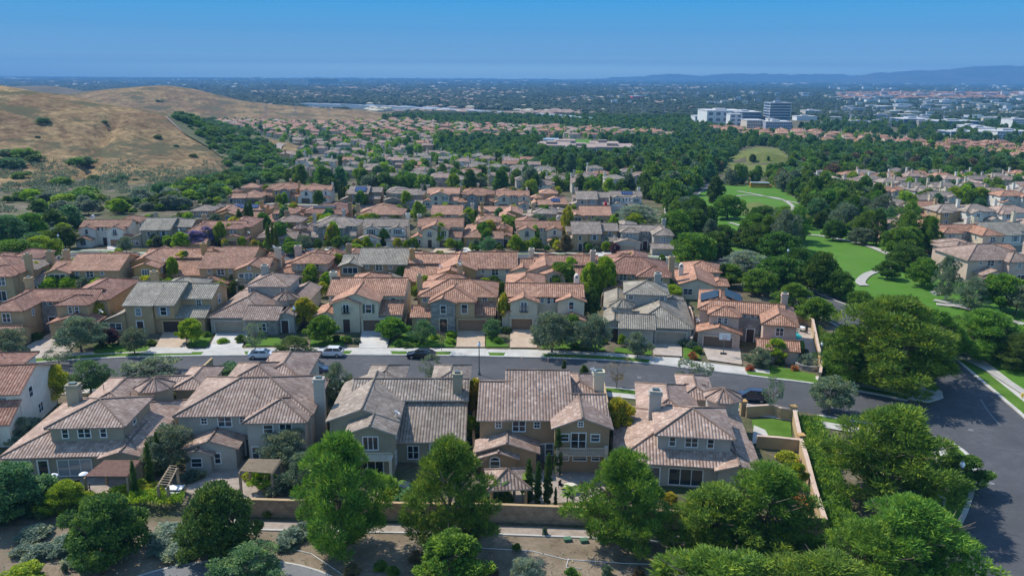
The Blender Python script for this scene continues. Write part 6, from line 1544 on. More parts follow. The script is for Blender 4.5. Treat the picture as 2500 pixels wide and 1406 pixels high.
# ------------------------------------------------------------------ woods, scrub slope and park trees scattered where the photograph has them
LAWN1 = [(1950, 566), (2010, 562), (2105, 584), (2160, 612), (2200, 640), (2185, 690), (2130, 740), (2050, 745), (1975, 690), (1950, 620)]
LAWN2 = [(1745, 458), (1870, 448), (1965, 495), (1970, 560), (1930, 590), (1750, 585)]
MOUND = [(1745, 440), (1770, 400), (1800, 368), (1850, 356), (1905, 362), (1935, 390), (1930, 428), (1860, 448)]
LOWPARK = [(2180, 665), (2260, 700), (2420, 752), (2520, 770), (2520, 812), (2400, 790), (2330, 850), (2240, 800), (2180, 760)]
ROWS = [(-100, 720), (-100, 1500), (2600, 1500), (2600, 640), (2560, 700), (2000, 700), (1790, 640), (1690, 590), (1640, 590), (1630, 505), (1560, 478), (1000, 470), (800, 470), (700, 445), (600, 452), (520, 500), (380, 505), (190, 520), (180, 560), (150, 620), (60, 660), (-100, 690)]
SCHOOL = [(1295, 375), (1340, 352), (1480, 350), (1590, 362), (1560, 384), (1500, 392), (1400, 385)]
FIELD = [(1320, 358), (1330, 335), (1470, 335), (1460, 358)]
GOLD = [(1780, 300), (1700, 285), (1930, 262), (2010, 300), (1960, 318), (1800, 318)]
HZ = [  # polygon, lot, row depth, plans, walls, roofs
 ('A', [(585, 450), (700, 440), (800, 462), (1000, 465), (1300, 472), (1600, 478), (1570, 440), (1400, 425), (1290, 405), (1180, 398), (1080, 380), (1050, 350), (700, 345), (700, 400), (745, 430)], 15, 26),
 ('B', [(520, 300), (700, 294), (1010, 298), (1080, 308), (1440, 318), (1660, 330), (1640, 345), (1290, 342), (1050, 350), (700, 345), (640, 330)], 17, 30),
 ('C', [(1965, 478), (1985, 440), (2080, 440), (2200, 436), (2330, 446), (2500, 440), (2640, 470), (2640, 535), (2500, 528), (2340, 522), (2200, 525), (2130, 530), (2110, 490), (2040, 485)], 15, 22),
 ('D', [(1700, 318), (1850, 318), (2000, 330), (2250, 350), (2600, 362), (2600, 412), (2430, 402), (2300, 388), (2150, 362), (2000, 357), (1850, 346)], 18, 26)]
def crp(px, py, P): return in_poly(px, py, P)
CRL = [Vector((a, b_, 0)) for a, b_ in CR]
def near_road(x, y, d):
    return any((x-c.x)**2+(y-c.y)**2 < d*d for c in CRL)
R1 = random.Random(77); midh = []; woods = []; scrub = []; yardtrees = []
for nm, poly, lot, dep in HZ:
    j = 0; y = 330
    while y < 1500:
        dd = dep if y < 560 else dep*1.12; j += 1; row = []
        x = -800+(j % 2)*6
        while x < 1150:
            ll = lot*(1.0 if y < 700 else 1.15)*R1.uniform(.92, 1.1); x += ll
            yy = y+R1.uniform(-2.5, 2.5)+ (x*.05 if nm == 'D' else 0)
            z = base_z(x, yy); q = proj(x, yy, z)
            if not (-60 < q[0] < 2560) or not crp(q[0], q[1], poly): continue
            if x < -90 and hill_z(x, yy) > z-1: continue
            if R1.random() < (.24 if nm == 'A' else .12): continue
            midh.append((nm, x, yy, z, q))
            for k in range(3):
                if R1.random() < (.92 if nm != 'D' else .4): yardtrees.append((x+R1.uniform(-.5, .5)*ll+ll*.5*(k-.5), yy+R1.choice([-dd*.42, dd*.52])+R1.uniform(-3, 3)))
        y += dd
midh.sort(key=lambda t_: t_[2])
print('mid houses', len(midh))
LAB = {'A': ('tile roofed house in the dense estate between the fifth row and the dry hill', 'dense estate behind the fifth row'), 'B': ('small distant house in the strip below the motorway', 'distant strip of houses'),
       'C': ('pale house with a tall chimney in the estate beyond the park trees', 'estate beyond the park'), 'D': ('red roofed block of the far estate near the office towers', 'red roofed far estate')}
BLK = {'A': [], 'B': [], 'C': [], 'D': []}
WALLS = {'A': ['stucco_cream', 'stucco_grey', 'stucco_tan', 'stucco_white', 'stucco_pink'], 'B': ['stucco_cream', 'stucco_tan'], 'C': ['stucco_white', 'stucco_cream', 'stucco_white', 'stucco_pink', 'stucco_grey'], 'D': ['stucco_ochre', 'stucco_cream', 'stucco_tan']}
ROOFS = {'A': ['roof_mauve', 'roof_terracotta', 'roof_grey', 'roof_brown', 'roof_mauve', 'roof_mauve', 'roof_brown'], 'B': ['roof_terracotta', 'roof_red', 'roof_mauve'], 'C': ['roof_brown', 'roof_mauve', 'roof_terracotta', 'roof_brown'], 'D': ['roof_red', 'roof_terracotta', 'roof_red', 'roof_orange']}
far_boxes = {}
nh = 0
for (nm, x, y, z, q) in midh:
    wl, rf = R1.choice(WALLS[nm]), R1.choice(ROOFS[nm]); rz = math.radians(R1.choice([0, 0, 0, 180, 90, 4, -5]) + (8 if nm == 'C' else 0))
    if nh < 290:
        nh += 1
        pl = R1.choice(['small_hip', 'small_gable', 'small_wide'])
        house(pl, R1.random() < .5, (x, y, z), rz, wl, rf, R1.choice(['garage_tan', 'garage_pink', 'garage_brown']), LAB[nm][0], group=LAB[nm][1], detail=1, scale=R1.uniform(.86, .98), drop=('garage_door', 'window') if y > 650 else ())
    else:
        far_boxes.setdefault((wl, rf), []).append((x, y, z, rz, R1.uniform(6, 8.5), R1.uniform(4.5, 6), R1.uniform(5, 6)))
def far_house_mesh(spots):
    b = MB()
    for (x, y, z, rz, hx, hy, h) in spots:
        c, s_ = math.cos(rz), math.sin(rz); T = lambda u, v, w_: (x+u*c-v*s_, y+u*s_+v*c, z+w_)
        P = [(-hx, -hy), (hx, -hy), (hx, hy), (-hx, hy)]
        for i in range(4): j = (i+1) % 4; b.quad([T(*P[i], -1), T(*P[j], -1), T(*P[j], h), T(*P[i], h)], 0)
        o_ = [T(p[0]*1.07, p[1]*1.09, h-.1) for p in P]; r0, r1 = T(-(hx-hy), 0, h+hy*.4), T(hx-hy, 0, h+hy*.4)
        for f in ([o_[0], o_[1], r1, r0], [o_[1], o_[2], r1], [o_[2], o_[3], r0, r1], [o_[3], o_[0], r0]): b.quad(f, 1, uv_roof(f))
        cx = hx*.7; 
        for i in range(4):
            K = [(cx-.5, -.5), (cx+.5, -.5), (cx+.5, .5), (cx-.5, .5)]; j = (i+1) % 4; b.quad([T(*K[i], h), T(*K[j], h), T(*K[j], h+3.4), T(*K[i], h+3.4)], 0)
    return b
allb = MB(); slots = []
for (wl, rf), sp_ in far_boxes.items():
    b = far_house_mesh(sp_)
    for s_ in (wl, rf):
        if s_ not in slots: slots.append(s_)
    off = len(allb.v)
    for fi, f in enumerate(b.f):
        if fi in b.uv: allb.uv[len(allb.f)] = b.uv[fi]
        allb.f.append([i+off for i in f]); allb.m.append(slots.index(wl if b.m[fi] == 0 else rf))
    allb.v += b.v
if slots: mobj('distant_estate', allb.mesh('distant_estate', slots), None, label='many tiny tiled houses of the farthest estates', kind='stuff')

def housing(px, py): return any(in_poly(px, py, h[1]) for h in HZ)
SLOPE = [(-60, 470), (90, 462), (235, 512), (320, 492), (470, 442), (565, 425), (520, 372), (455, 305), (425, 286), (560, 296), (640, 345), (740, 400), (700, 445), (590, 455), (520, 505), (420, 515), (190, 530), (175, 600), (90, 645), (-60, 665)]
y = 205.0
while y < 1450:
    st = 6.6 if y < 420 else (8.0 if y < 700 else 10.5)
    x = -650.0
    while x < 1150:
        x += st; xx, yy = x+R1.uniform(-.45, .45)*st, y+R1.uniform(-.45, .45)*st
        z = tz(xx, yy); q = proj(xx, yy, z)
        if not (-70 < q[0] < 2570) or q[1] > 1400: continue
        if in_poly(*q, SLOPE):
            if in_poly(*q, [(400, 286), (515, 368), (575, 410), (700, 400), (650, 350), (600, 318), (520, 292)]):
                for _ in range(3): a_, b2_ = xx+R1.uniform(-4, 4), yy+R1.uniform(-4, 4); scrub.append((a_, b2_, tz(a_, b2_)))
            if in_poly(*q, [(290, 535), (330, 492), (480, 442), (590, 415), (740, 430), (600, 458), (525, 508), (420, 520)]):
                for _ in range(2): a_, b2_ = xx+R1.uniform(-4, 4), yy+R1.uniform(-4, 4); scrub.append((a_, b2_, tz(a_, b2_)))
            if noise.noise(Vector((xx*.018, yy*.018, 2))) + (.62 if q[0] > 420 or (q[0] > 330 and q[1] < 520) else .32 if q[0] > 300 or q[1] > 560 else .02) > R1.uniform(0, .6): scrub.append((xx, yy, z))
            continue
        if xx < -85 and hill_z(xx, yy) > base_z(xx, yy)-.5: continue
        if q[0] < 700 and q[1] > 330: continue
        if q[1] > 700 and q[0] < 2050: continue
        if q[0] > 2150 and 500 < q[1] < 720 and q[1] < 560+(q[0]-2150)*.4: continue
        if in_poly(*q, ROWS) or housing(*q) or any(in_poly(*q, P) for P in (LAWN1, LAWN2, MOUND, LOWPARK, SCHOOL, FIELD, GOLD)): continue
        if near_road(xx-3.5, yy-3, 6.5) or yy < 205: continue
        if in_poly(*q, [(1700, 300), (1950, 265), (2600, 300), (2600, 362), (2250, 350), (1850, 318)]) and R1.random() < .7: continue
        den = .93 if yy < 800 else .85
        if in_poly(*q, [(1640, 430), (1760, 420), (2000, 440), (2100, 560), (2250, 640), (2250, 700), (2000, 700), (1700, 600)]): den = .8
        if R1.random() < den: woods.append((xx, yy, z))
    y += st
print('woods', len(woods), 'scrub', len(scrub), 'yard', len(yardtrees))
woods.sort(key=lambda t_: t_[1]); cnt = 0; rest = []
WLAB = [('far_round', 'round_tree', 'dark round crowned tree of the belt around and beyond the park', 'round trees of the park belt'), ('far_tall', 'tall_evergreen', 'tall ragged evergreen of the belt around and beyond the park', 'tall evergreens of the park belt')]
counts = {'far_round': 0, 'far_tall': 0}
for (x, y, z) in woods:
    kd = 'far_round' if R1.random() < .6 else 'far_tall'; hh = R1.uniform(6, 9.5) if kd == 'far_round' else R1.uniform(8, 13); ww = hh*R1.uniform(.95, 1.25) if kd == 'far_round' else hh*R1.uniform(.6, .8)
    lf = R1.choice(['leaf_ficus', 'leaf_ficus', 'leaf_oak', 'leaf_broad', 'leaf_blue', 'leaf_pine', 'leaf_ficus', 'leaf_grey', 'leaf_broad', 'leaf_brown' if y > 380 and x > 60 else 'leaf_oak'])
    if y < 290: kd2 = {'far_round': 'ficus', 'far_tall': 'light'}[kd] if R1.random() < .5 else 'pine'
    else: kd2 = kd
    if counts[kd] < 290:
        counts[kd] += 1; w4 = WLAB[0 if kd == 'far_round' else 1]
        tree(w4[1], kd2, (x, y, z), hh, ww, w4[2], group=w4[3], leaf=lf, rng=R1)
    else: rest.append((x, y, z, ww, hh))
# the part of the woods nobody could count, in three leaf tones
for i, lf in enumerate(['leaf_ficus', 'leaf_broad', 'leaf_blue']):
    merged_trees('woodland', rest[i::3], ['far_round', 'far_tall'], 'dense far woodland of dark crowns between the estates', leaf=lf, seed=i)
ns = 0; rest = []
for (x, y, z) in sorted(scrub, key=lambda t_: t_[1]):
    h = R1.uniform(1.4, 3.4) if R1.random() < (.55 if y < 300 else .8) else R1.uniform(3.5, 6)
    if ns < 290:
        ns += 1; tree('slope_shrub', 'far_round' if y > 330 else 'broad', (x, y, z-.2), h, h*R1.uniform(1.1, 1.7), 'green bush or small tree of the scrub covered slope below the dry hill', group='scrub on the slope', leaf=R1.choice(['leaf_broad', 'leaf_oak', 'leaf_blue', 'leaf_bright', 'leaf_sage']), cat='bush', rng=R1)
    else: rest.append((x, y, z-.3, h*1.6, h))
for i, lf in enumerate(['leaf_broad', 'leaf_blue', 'leaf_oak']):
    merged_trees('scrub', rest[i::3], ['far_round'], 'farther scrub thinning out towards the estate', leaf=lf, seed=i)
ny = 0; rest = []
for (x, y) in sorted(yardtrees, key=lambda t_: t_[1]):
    z = base_z(x, y); h = R1.uniform(4, 8.5)
    if ny < 290:
        ny += 1; tree('estate_tree', R1.choice(['far_round', 'far_round', 'far_tall', 'broad']), (x, y, z), h, h*R1.uniform(.7, .95), 'green tree between the houses of an estate beyond the fifth row', group='trees of the estates', leaf=R1.choice(['leaf_broad', 'leaf_bright', 'leaf_blue', 'leaf_bright', 'leaf_broad']), rng=R1)
    else: rest.append((x, y, z, h*.95, h))
for i, lf in enumerate(['leaf_broad', 'leaf_bright', 'leaf_blue']):
    merged_trees('estate_planting', rest[i::3], ['far_round', 'far_tall'], 'tree planting between the farthest estate houses', leaf=lf, seed=10+i)
# lone shrubs on the dry hill
for (x, y, w_) in [(105, 300, 34), (255, 300, 16), (205, 402, 50), (185, 400, 40), (232, 405, 30), (60, 385, 60), (85, 395, 45), (15, 380, 40), (430, 357, 12), (472, 383, 20), (385, 337, 20), (92, 336, 12), (50, 435, 40), (230, 438, 30), (300, 438, 30), (30, 408, 60), (10, 405, 50), (280, 445, 26), (330, 440, 14), (150, 452, 50), (80, 478, 50), (210, 478, 60), (180, 490, 60), (235, 492, 50), (130, 495, 40), (45, 490, 40), (385, 248, 10), (395, 249, 8), (345, 468, 10), (68, 425, 20)]:
    p = G(x, y); s_ = w_/F*p.y
    tree('hill_shrub', 'far_round', (p.x, p.y, p.z-.3), s_*.38, s_*1.05, 'lone green shrub on the dry golden hill', group='shrubs on the dry hill', leaf=R1.choice(['leaf_oak', 'leaf_blue', 'leaf_broad']), cat='shrub', crown_only=True, rng=R1)
def low_scrub():
    rng = np.random.default_rng(8); C0 = []
    while len(C0) < 1500:
        px, py = rng.uniform(-40, 560), rng.uniform(390, 520)
        if py < 420+.0*px and rng.uniform() < .5: continue
        k = noise.noise(Vector((px*.012, py*.03, 4)))
        if k < -.05: continue
        if px > 300 and py > 560-px*.22: continue
        p = G(px, py)
        C0.append((p.x, p.y, p.z))
    C0 = np.array(C0); n = 14; m = len(C0)*n
    c = np.repeat(C0, n, 0)+rng.normal(size=(m, 3))*np.array([.7, .7, .3])+np.array([0, 0, .5]); d = rng.normal(size=(m, 3))+np.array([0, 0, .8]); d /= np.linalg.norm(d, axis=1, keepdims=True)
    V, Fc = quads_from(c, d, rng.uniform(.5, 1.1, m), rng.uniform(.35, .8, m), rng)
    mobj('sage_scrub', np_mesh('sage_scrub', V, Fc), 'leaf_grey', label='low grey sage scrub over the foot of the dry hill', kind='stuff')
low_scrub()
# park trees standing on their own around the lawns
for (bx, by, top, w_, lab, kd, lf) in [(1905, 705, 618, 120, 'round dark tree left of the big park lawn, over the lamp', 'ficus', 'leaf_ficus'), (2000, 715, 610, 96, 'round dark tree at the near end of the big park lawn', 'ficus', 'leaf_ficus'), (2042, 728, 655, 80, 'lower round tree right of the one at the near end of the lawn', 'ficus', 'leaf_ficus'),
        (1900, 640, 560, 100, 'dense dark tree on the left rim of the big park lawn', 'ficus', 'leaf_ficus'), (1850, 615, 540, 90, 'dark tree left of the lawn rim tree', 'ficus', 'leaf_ficus'), (2033, 588, 535, 56, 'dark tree on the far path of the big park lawn', 'ficus', 'leaf_ficus'), (2102, 598, 552, 60, 'forked tree on the far path of the big park lawn', 'ficus', 'leaf_grey'),
        (2165, 682, 632, 64, 'tree above the curved path end', 'broad', 'leaf_ficus'), (2205, 660, 590, 90, 'dark tree at the right rim of the big park lawn', 'ficus', 'leaf_ficus'), (1775, 535, 470, 84, 'round dark green tree beside the collector road and the upper lawn', 'ficus', 'leaf_broad'), (1865, 530, 498, 60, 'small dark tree between the two park lawns', 'ficus', 'leaf_ficus'), (1905, 535, 510, 50, 'second small dark tree between the two park lawns', 'ficus', 'leaf_ficus'),
        (1690, 655, 560, 110, 'large dense tree above the second street end', 'ficus', 'leaf_broad'), (1745, 640, 560, 90, 'tree right of the large dense one above the second street end', 'ficus', 'leaf_ficus'), (1650, 600, 510, 80, 'tree behind the last second street house', 'ficus', 'leaf_broad'), (1958, 560, 520, 50, 'yellowish tree on the far side of the lawns', 'broad', 'leaf_yellow'),
        (1836, 395, 375, 18, 'left of the two small conifers on the mound', 'far_tall', 'leaf_oak'), (1875, 392, 381, 8, 'right and smaller conifer on the mound', 'far_tall', 'leaf_oak'), (1815, 440, 402, 26, 'first conifer at the foot of the mound', 'far_tall', 'leaf_pine'), (1850, 432, 402, 24, 'second conifer at the foot of the mound', 'far_tall', 'leaf_pine'), (1880, 425, 398, 20, 'third conifer at the foot of the mound', 'far_tall', 'leaf_pine'),
        (1850, 720, 650, 90, 'tree between the low cream house and the park', 'ficus', 'leaf_pine'), (1935, 760, 680, 110, 'green tree behind the basketball house chimney', 'pine', 'leaf_pine'), (1990, 790, 720, 90, 'tree just outside the pool garden', 'broad', 'leaf_broad'), (1780, 700, 640, 70, 'tree over the roof edge of the black solar mats', 'broad', 'leaf_broad'),
        (40, 660, 575, 120, 'big olive green tree at the left photo edge of the grove beside the cul-de-sac', 'ficus', 'leaf_broad'), (105, 640, 570, 95, 'yellowish green tree of the grove left of the cul-de-sac', 'ficus', 'leaf_bright'), (160, 608, 548, 70, 'tree of the grove nearest the white double gabled house', 'ficus', 'leaf_oak'),
        (20, 600, 520, 100, 'blue green tree at the photo edge on the slope', 'ficus', 'leaf_blue'), (80, 590, 515, 80, 'mid green tree uphill of the grove', 'ficus', 'leaf_broad'), (135, 575, 505, 66, 'dark tree uphill of the white double gabled house', 'far_tall', 'leaf_oak'), (175, 560, 495, 60, 'tall dark tree on the slope left of the bell chimney', 'far_tall', 'leaf_blue'), (75, 490, 458, 50, 'rounded bright bush on the dry slope at the left', 'far_round', 'leaf_bright'), (205, 498, 460, 66, 'large dark rounded bush at the foot of the dry slope', 'far_round', 'leaf_broad'), (160, 500, 468, 60, 'bright rounded bush beside the large dark one', 'far_round', 'leaf_bright'),
        (1725, 560, 500, 60, 'tree on the left rim of the upper park lawn', 'ficus', 'leaf_ficus'), (1765, 598, 545, 64, 'first tree of the clump below the upper park lawn', 'ficus', 'leaf_ficus'), (1815, 606, 552, 62, 'second tree of the clump below the upper park lawn', 'ficus', 'leaf_oak'), (1862, 612, 556, 60, 'third tree of the clump below the upper park lawn', 'ficus', 'leaf_ficus'), (1912, 606, 552, 58, 'fourth tree of the clump below the upper park lawn', 'ficus', 'leaf_broad'),
        (1945, 660, 600, 62, 'dark tree covering the left end of the big park lawn', 'ficus', 'leaf_ficus'), (1935, 712, 650, 70, 'dark tree below the left end of the big park lawn', 'ficus', 'leaf_oak'), (2100, 745, 705, 60, 'tree hiding the near path of the big park lawn', 'ficus', 'leaf_broad'),
        (2240, 850, 740, 120, 'dark tree between the huge pine and the low park lawn', 'ficus', 'leaf_pine'), (2440, 760, 660, 110, 'tree by the pink roofed house at the right', 'broad', 'leaf_broad'), (2370, 760, 670, 90, 'broad tree right of the pale trunked eucalyptus', 'light', 'leaf_grey'), (2250, 700, 625, 80, 'tree left of the pale trunked eucalyptus', 'ficus', 'leaf_broad'), (2480, 770, 690, 90, 'tree at the right photo edge above the lower park', 'broad', 'leaf_grey')]:
    tree_px('park_tree', kd, bx, by, top, w_, lab, group='single park trees', leaf=lf)
# ------------------------------------------------------------------ garden objects
def flat_slats(name, corners, h, n, mat, label, post='timber_tan', over=.3):
    """pergola: four ground corners, posts, two beams and n slats"""
    P = [G(*c) for c in corners]; root = empty(name, P[0], 0, label=label, cat='pergola'); o = P[0]
    Q_ = [(p-o) for p in P]; b = MB(); 
    for i in range(n):
        t_ = i/(n-1); a = Q_[0].lerp(Q_[3], t_); c = Q_[1].lerp(Q_[2], t_); b.tube((a.x, a.y, h+.2), (c.x, c.y, h+.2), .055, n=4)
    mobj('slats', b.mesh('slats'), mat, parent=root)
    b = MB(); b.tube((Q_[0].x, Q_[0].y, h), (Q_[3].x, Q_[3].y, h), .1, n=4); b.tube((Q_[1].x, Q_[1].y, h), (Q_[2].x, Q_[2].y, h), .1, n=4)
    mobj('beam', b.mesh('beam'), mat, parent=root)
    for q in Q_:
        b = MB(); b.box(q.x-.12, q.x+.12, q.y-.12, q.y+.12, -.05, h); mobj('post', b.mesh('post'), post, parent=root)
flat_slats('pergola', [(215, 1222), (318, 1222), (350, 1182), (262, 1182)], 2.7, 26, 'timber_red', 'red brown slatted pergola attached to the turret house')
flat_slats('pergola', [(590, 1208), (668, 1214), (690, 1180), (612, 1178)], 2.7, 20, 'timber_tan', 'tan slatted pergola on the big paved patio')
flat_slats('pergola', [(392, 1240), (416, 1242), (438, 1195), (420, 1192)], 2.6, 9, 'timber_tan', 'narrow tan pergola over white tables by the wall')
flat_slats('pergola', [(1468, 755), (1496, 757), (1498, 735), (1474, 733)], 2.6, 10, 'timber_tan', 'small pergola at the left side of the grey turret house')
for (x, y, lab) in [(138, 1210, 'left'), (211, 1206, 'right')]:
    o = empty('patio_heater', G(x, y), 0, label=lab+' of the two patio heaters with white round tops behind the turret house', cat='patio heater', group='patio heaters')
    b = MB(); b.lathe((0, 0, 0), [(.25, 0), (.25, .7), (.05, .8), (.04, 2.1), (.12, 2.15), (.12, 2.4)], 10); mobj('stand', b.mesh('stand'), 'iron', parent=o)
    b = MB(); b.lathe((0, 0, 2.4), [(.48, 0), (.46, .05), (.25, .18), (0, .24)], 16); mobj('heater_top', b.mesh('heater_top'), 'globe', parent=o)
def table_set(x, y, r, mat, lab, nch, rect=False):
    p = G(x, y); o = empty('garden_table', p, 0, label=lab, cat='table')
    b = MB()
    if rect: b.box(-r, r, -r*.6, r*.6, .70, .78)
    else: b.lathe((0, 0, .70), [(0, 0), (r, 0), (r, .06), (0, .06)], 16)
    mobj('table_top', b.mesh('table_top'), mat, parent=o)
    b = MB(); b.lathe((0, 0, 0), [(.3, 0), (.3, .05), (.06, .1), (.06, .7)], 8); mobj('table_leg', b.mesh('table_leg'), 'iron', parent=o)
    for i in range(nch):
        a = 2*PI*i/nch+.4; c = empty('garden_chair', (p.x+math.cos(a)*(r+.45), p.y+math.sin(a)*(r+.45), p.z), a-PI/2, label='dark garden chair around '+lab.split(' ', 1)[1], cat='chair', group='chairs around '+lab)
        b = MB(); b.box(-.25, .25, -.25, .25, .40, .46); mobj('seat', b.mesh('seat'), 'iron', parent=c)
        b = MB(); b.box(-.25, .25, .2, .26, .46, .95); mobj('backrest', b.mesh('backrest'), 'iron', parent=c)
        for sx in (-.22, .22):
            for sy in (-.22, .22): b = MB(); b.box(sx-.02, sx+.02, sy-.02, sy+.02, 0, .4); mobj('leg', b.mesh('leg'), 'iron', parent=c)
table_set(188, 1203, .6, 'iron', 'dark round table under the patio heaters', 4)
table_set(428, 1205, .9, 'white_trim', 'white table beneath the narrow pergola', 0, True)
table_set(420, 1222, .8, 'white_trim', 'low white table beside the wall hedge', 0, True)
table_set(1392, 1200, .7, 'cream_trim', 'pale table on the cypress patio', 3)
table_set(1955, 808, .7, 'white_trim', 'white round table beside the pool', 4)
# tiled garden pavilion
o = empty('pavilion', G(1238, 1220), .1, label='small pavilion with a pyramid tile roof among the banana plants', cat='pavilion')
r_ = MB(); add_roof(r_, [[(-2.3, -2.3, 2.5), (2.3, -2.3, 2.5), (0, 0, 3.7)], [(2.3, -2.3, 2.5), (2.3, 2.3, 2.5), (0, 0, 3.7)], [(2.3, 2.3, 2.5), (-2.3, 2.3, 2.5), (0, 0, 3.7)], [(-2.3, 2.3, 2.5), (-2.3, -2.3, 2.5), (0, 0, 3.7)]])
mobj('roof', r_.mesh('roof', ['roof_mauve', 'cream_trim']), 'roof_mauve', parent=o)
for sx in (-1.8, 1.8):
    for sy in (-1.8, 1.8): b = MB(); b.box(sx-.15, sx+.15, sy-.15, sy+.15, 0, 2.5); mobj('post', b.mesh('post'), 'stucco_tan', parent=o)
# banana like plants
def banana_mesh(seed, n=9, L=1.9):
    r = random.Random(seed); b = MB()
    for i in range(n):
        a = 2*PI*i/n+r.uniform(-.3, .3); ln = L*r.uniform(.7, 1.1); w_ = .24; pts = []
        for k in range(6):
            t_ = k/5; pts.append((math.cos(a)*ln*t_*.75, math.sin(a)*ln*t_*.75, 1.2+ln*(.9*t_-.75*t_*t_)*1.1))
        for k in range(5):
            wa, wb = w_*math.sin(PI*min(1, (k/5)*.9+.1)), w_*math.sin(PI*min(1, ((k+1)/5)*.9+.08)); sx, sy = -math.sin(a), math.cos(a); p, q = pts[k], pts[k+1]
            b.quad([(p[0]-sx*wa, p[1]-sy*wa, p[2]), (p[0]+sx*wa, p[1]+sy*wa, p[2]), (q[0]+sx*wb, q[1]+sy*wb, q[2]), (q[0]-sx*wb, q[1]-sy*wb, q[2])])
    return b.mesh('leaves', ['leaf_broad'])
bt = MB(); bt.tube((0, 0, -.1), (0, 0, 1.3), .12, .08, 7); btm = bt.mesh('stem', ['pale_bark'])
for i, (x, y, s_, lab) in enumerate([(1255, 1222, 1.7, 'tallest banana plant beside the tiled pavilion'), (1275, 1228, 1.2, 'lower banana plant in front of the patio cypresses'), (1228, 1226, 1.0, 'banana plant left of the pavilion post'), (1398, 1228, 1.0, 'banana plant on the right side of the cypress patio'), (1385, 1230, .7, 'small banana plant beside the potted red shrub'), (967, 1208, .9, 'banana plant in the garden of the dish house')]):
    o = empty('banana_plant', G(x, y), i, label=lab, cat='banana plant'); o.scale = (s_,)*3
    mobj('leaves', banana_mesh(i), None, parent=o); mobj('stem', btm, None, parent=o)
# basketball hoop
o = empty('basketball_hoop', G(1766, 868), math.radians(-12), label='portable basketball hoop with a white backboard on the stamped driveway', cat='basketball hoop')
b = MB(); b.box(-.5, .5, 0, .9, 0, .25); mobj('base', b.mesh('base'), 'iron', parent=o)
b = MB(); b.tube((0, .5, .2), (0, .4, 2.6), .06); b.tube((0, .4, 2.6), (0, -.25, 3.1), .05); mobj('pole', b.mesh('pole'), 'lamp_green', parent=o)
b = MB(); b.box(-.9, .9, -.32, -.27, 2.8, 3.9); mobj('backboard', b.mesh('backboard'), 'white_trim', parent=o)
plain('rim_red', (.5, .06, .03), .5); b = MB()
for i in range(14): b.tube((.23*math.cos(i*PI/7), -.6+.23*math.sin(i*PI/7), 3.0), (.23*math.cos((i+1)*PI/7), -.6+.23*math.sin((i+1)*PI/7), 3.0), .02, n=4)
b.box(-.3, .3, -.335, -.325, 3.1, 3.14); b.box(-.3, .3, -.335, -.325, 3.5, 3.54); b.box(-.3, -.26, -.335, -.325, 3.1, 3.54); b.box(.26, .3, -.335, -.325, 3.1, 3.54)
mobj('hoop_ring', b.mesh('hoop_ring'), 'rim_red', parent=o)
# swimming pool and its deck
dpx('pool_deck', [(1925, 792), (1960, 792), (1980, 802), (1986, 830), (1992, 862), (1950, 868), (1930, 862), (1925, 820)], 'stamped_drive', .03, kind='structure')
dpx('pool_water', [(1928, 800), (1940, 803), (1946, 812), (1958, 822), (1952, 829), (1932, 828), (1922, 815)], 'pool_water', .06, kind='structure')
dpx('lawn', [(1932, 832), (1962, 832), (1966, 850), (1950, 862), (1932, 858)], 'lawn', .06, kind='structure')
# round planter
o = empty('round_planter', G(1972, 895), 0, label='round low stone planter with grasses at the street corner below the lamp', cat='planter')
b = MB(); b.lathe((0, 0, 0), [(2.1, 0), (2.1, .75), (1.75, .8), (1.7, .5), (0, .5)], 24); mobj('planter_wall', b.mesh('planter_wall'), 'stone_grey', parent=o)
P = G(1972, 893); Pz = P.z; sh = crown_mesh('planting', 4, 3.4, 1.2, dome, 26, 60, .4, .4, .1, .6, 'leaf_sage'); c = mobj('planting', sh, None, parent=o); c.location = (0, 0, .5)
# pillars, hydrant, parasol, bus
for (x, y, lab) in [(1812, 1012, 'gate pillar beside the turret of the last front row house'), (1934, 1026, 'square corner pillar of the small fenced lawn'), (1952, 1098, 'square pillar where the cross wall meets the long wall'), (2003, 902, 'stone pillar at the end of the pool garden wall')]:
    p = G(x, y); o = empty('gate_pillar', p, .1, label=lab, cat='pillar')
    b = MB(); b.box(-.35, .35, -.35, .35, 0, 1.95); mobj('shaft', b.mesh('shaft'), 'stucco_tan', parent=o); b = MB(); b.box(-.45, .45, -.45, .45, 1.95, 2.1); mobj('pillar_cap', b.mesh('pillar_cap'), 'stucco_ochre', parent=o)
plain('hydrant_yellow', (.75, .48, .03), .45)
o = empty('fire_hydrant', G(2495, 972), 0, label='yellow fire hydrant at the right edge of the collector road', cat='hydrant')
b = MB(); b.lathe((0, 0, 0), [(.2, 0), (.2, .06), (.13, .08), (.13, .6), (.17, .62), (.15, .75), (0, .85)], 12); mobj('barrel', b.mesh('barrel'), 'hydrant_yellow', parent=o)
for s_ in (-1, 1): b = MB(); b.tube((0, 0, .48), (s_*.24, 0, .48), .06, n=8); mobj('nozzle', b.mesh('nozzle'), 'hydrant_yellow', parent=o)
plain('parasol_red', (.6, .02, .03), .8)
o = empty('parasol', G(1478, 518), 0, label='closed bright red parasol between two fifth row houses', cat='parasol')
b = MB(); b.lathe((0, 0, 0), [(0, 4.6), (.5, 3.6), (.8, 1.6), (.2, 1.5)], 8); mobj('canopy', b.mesh('canopy'), 'parasol_red', parent=o); b = MB(); b.tube((0, 0, 0), (0, 0, 4.7), .05); mobj('pole', b.mesh('pole'), 'iron', parent=o)
plain('bus_yellow', (.62, .25, .02), .45)
o = empty('school_bus', G(1857, 459), math.radians(-8), label='orange school bus with a white roof on the road behind the upper park lawn', cat='bus')
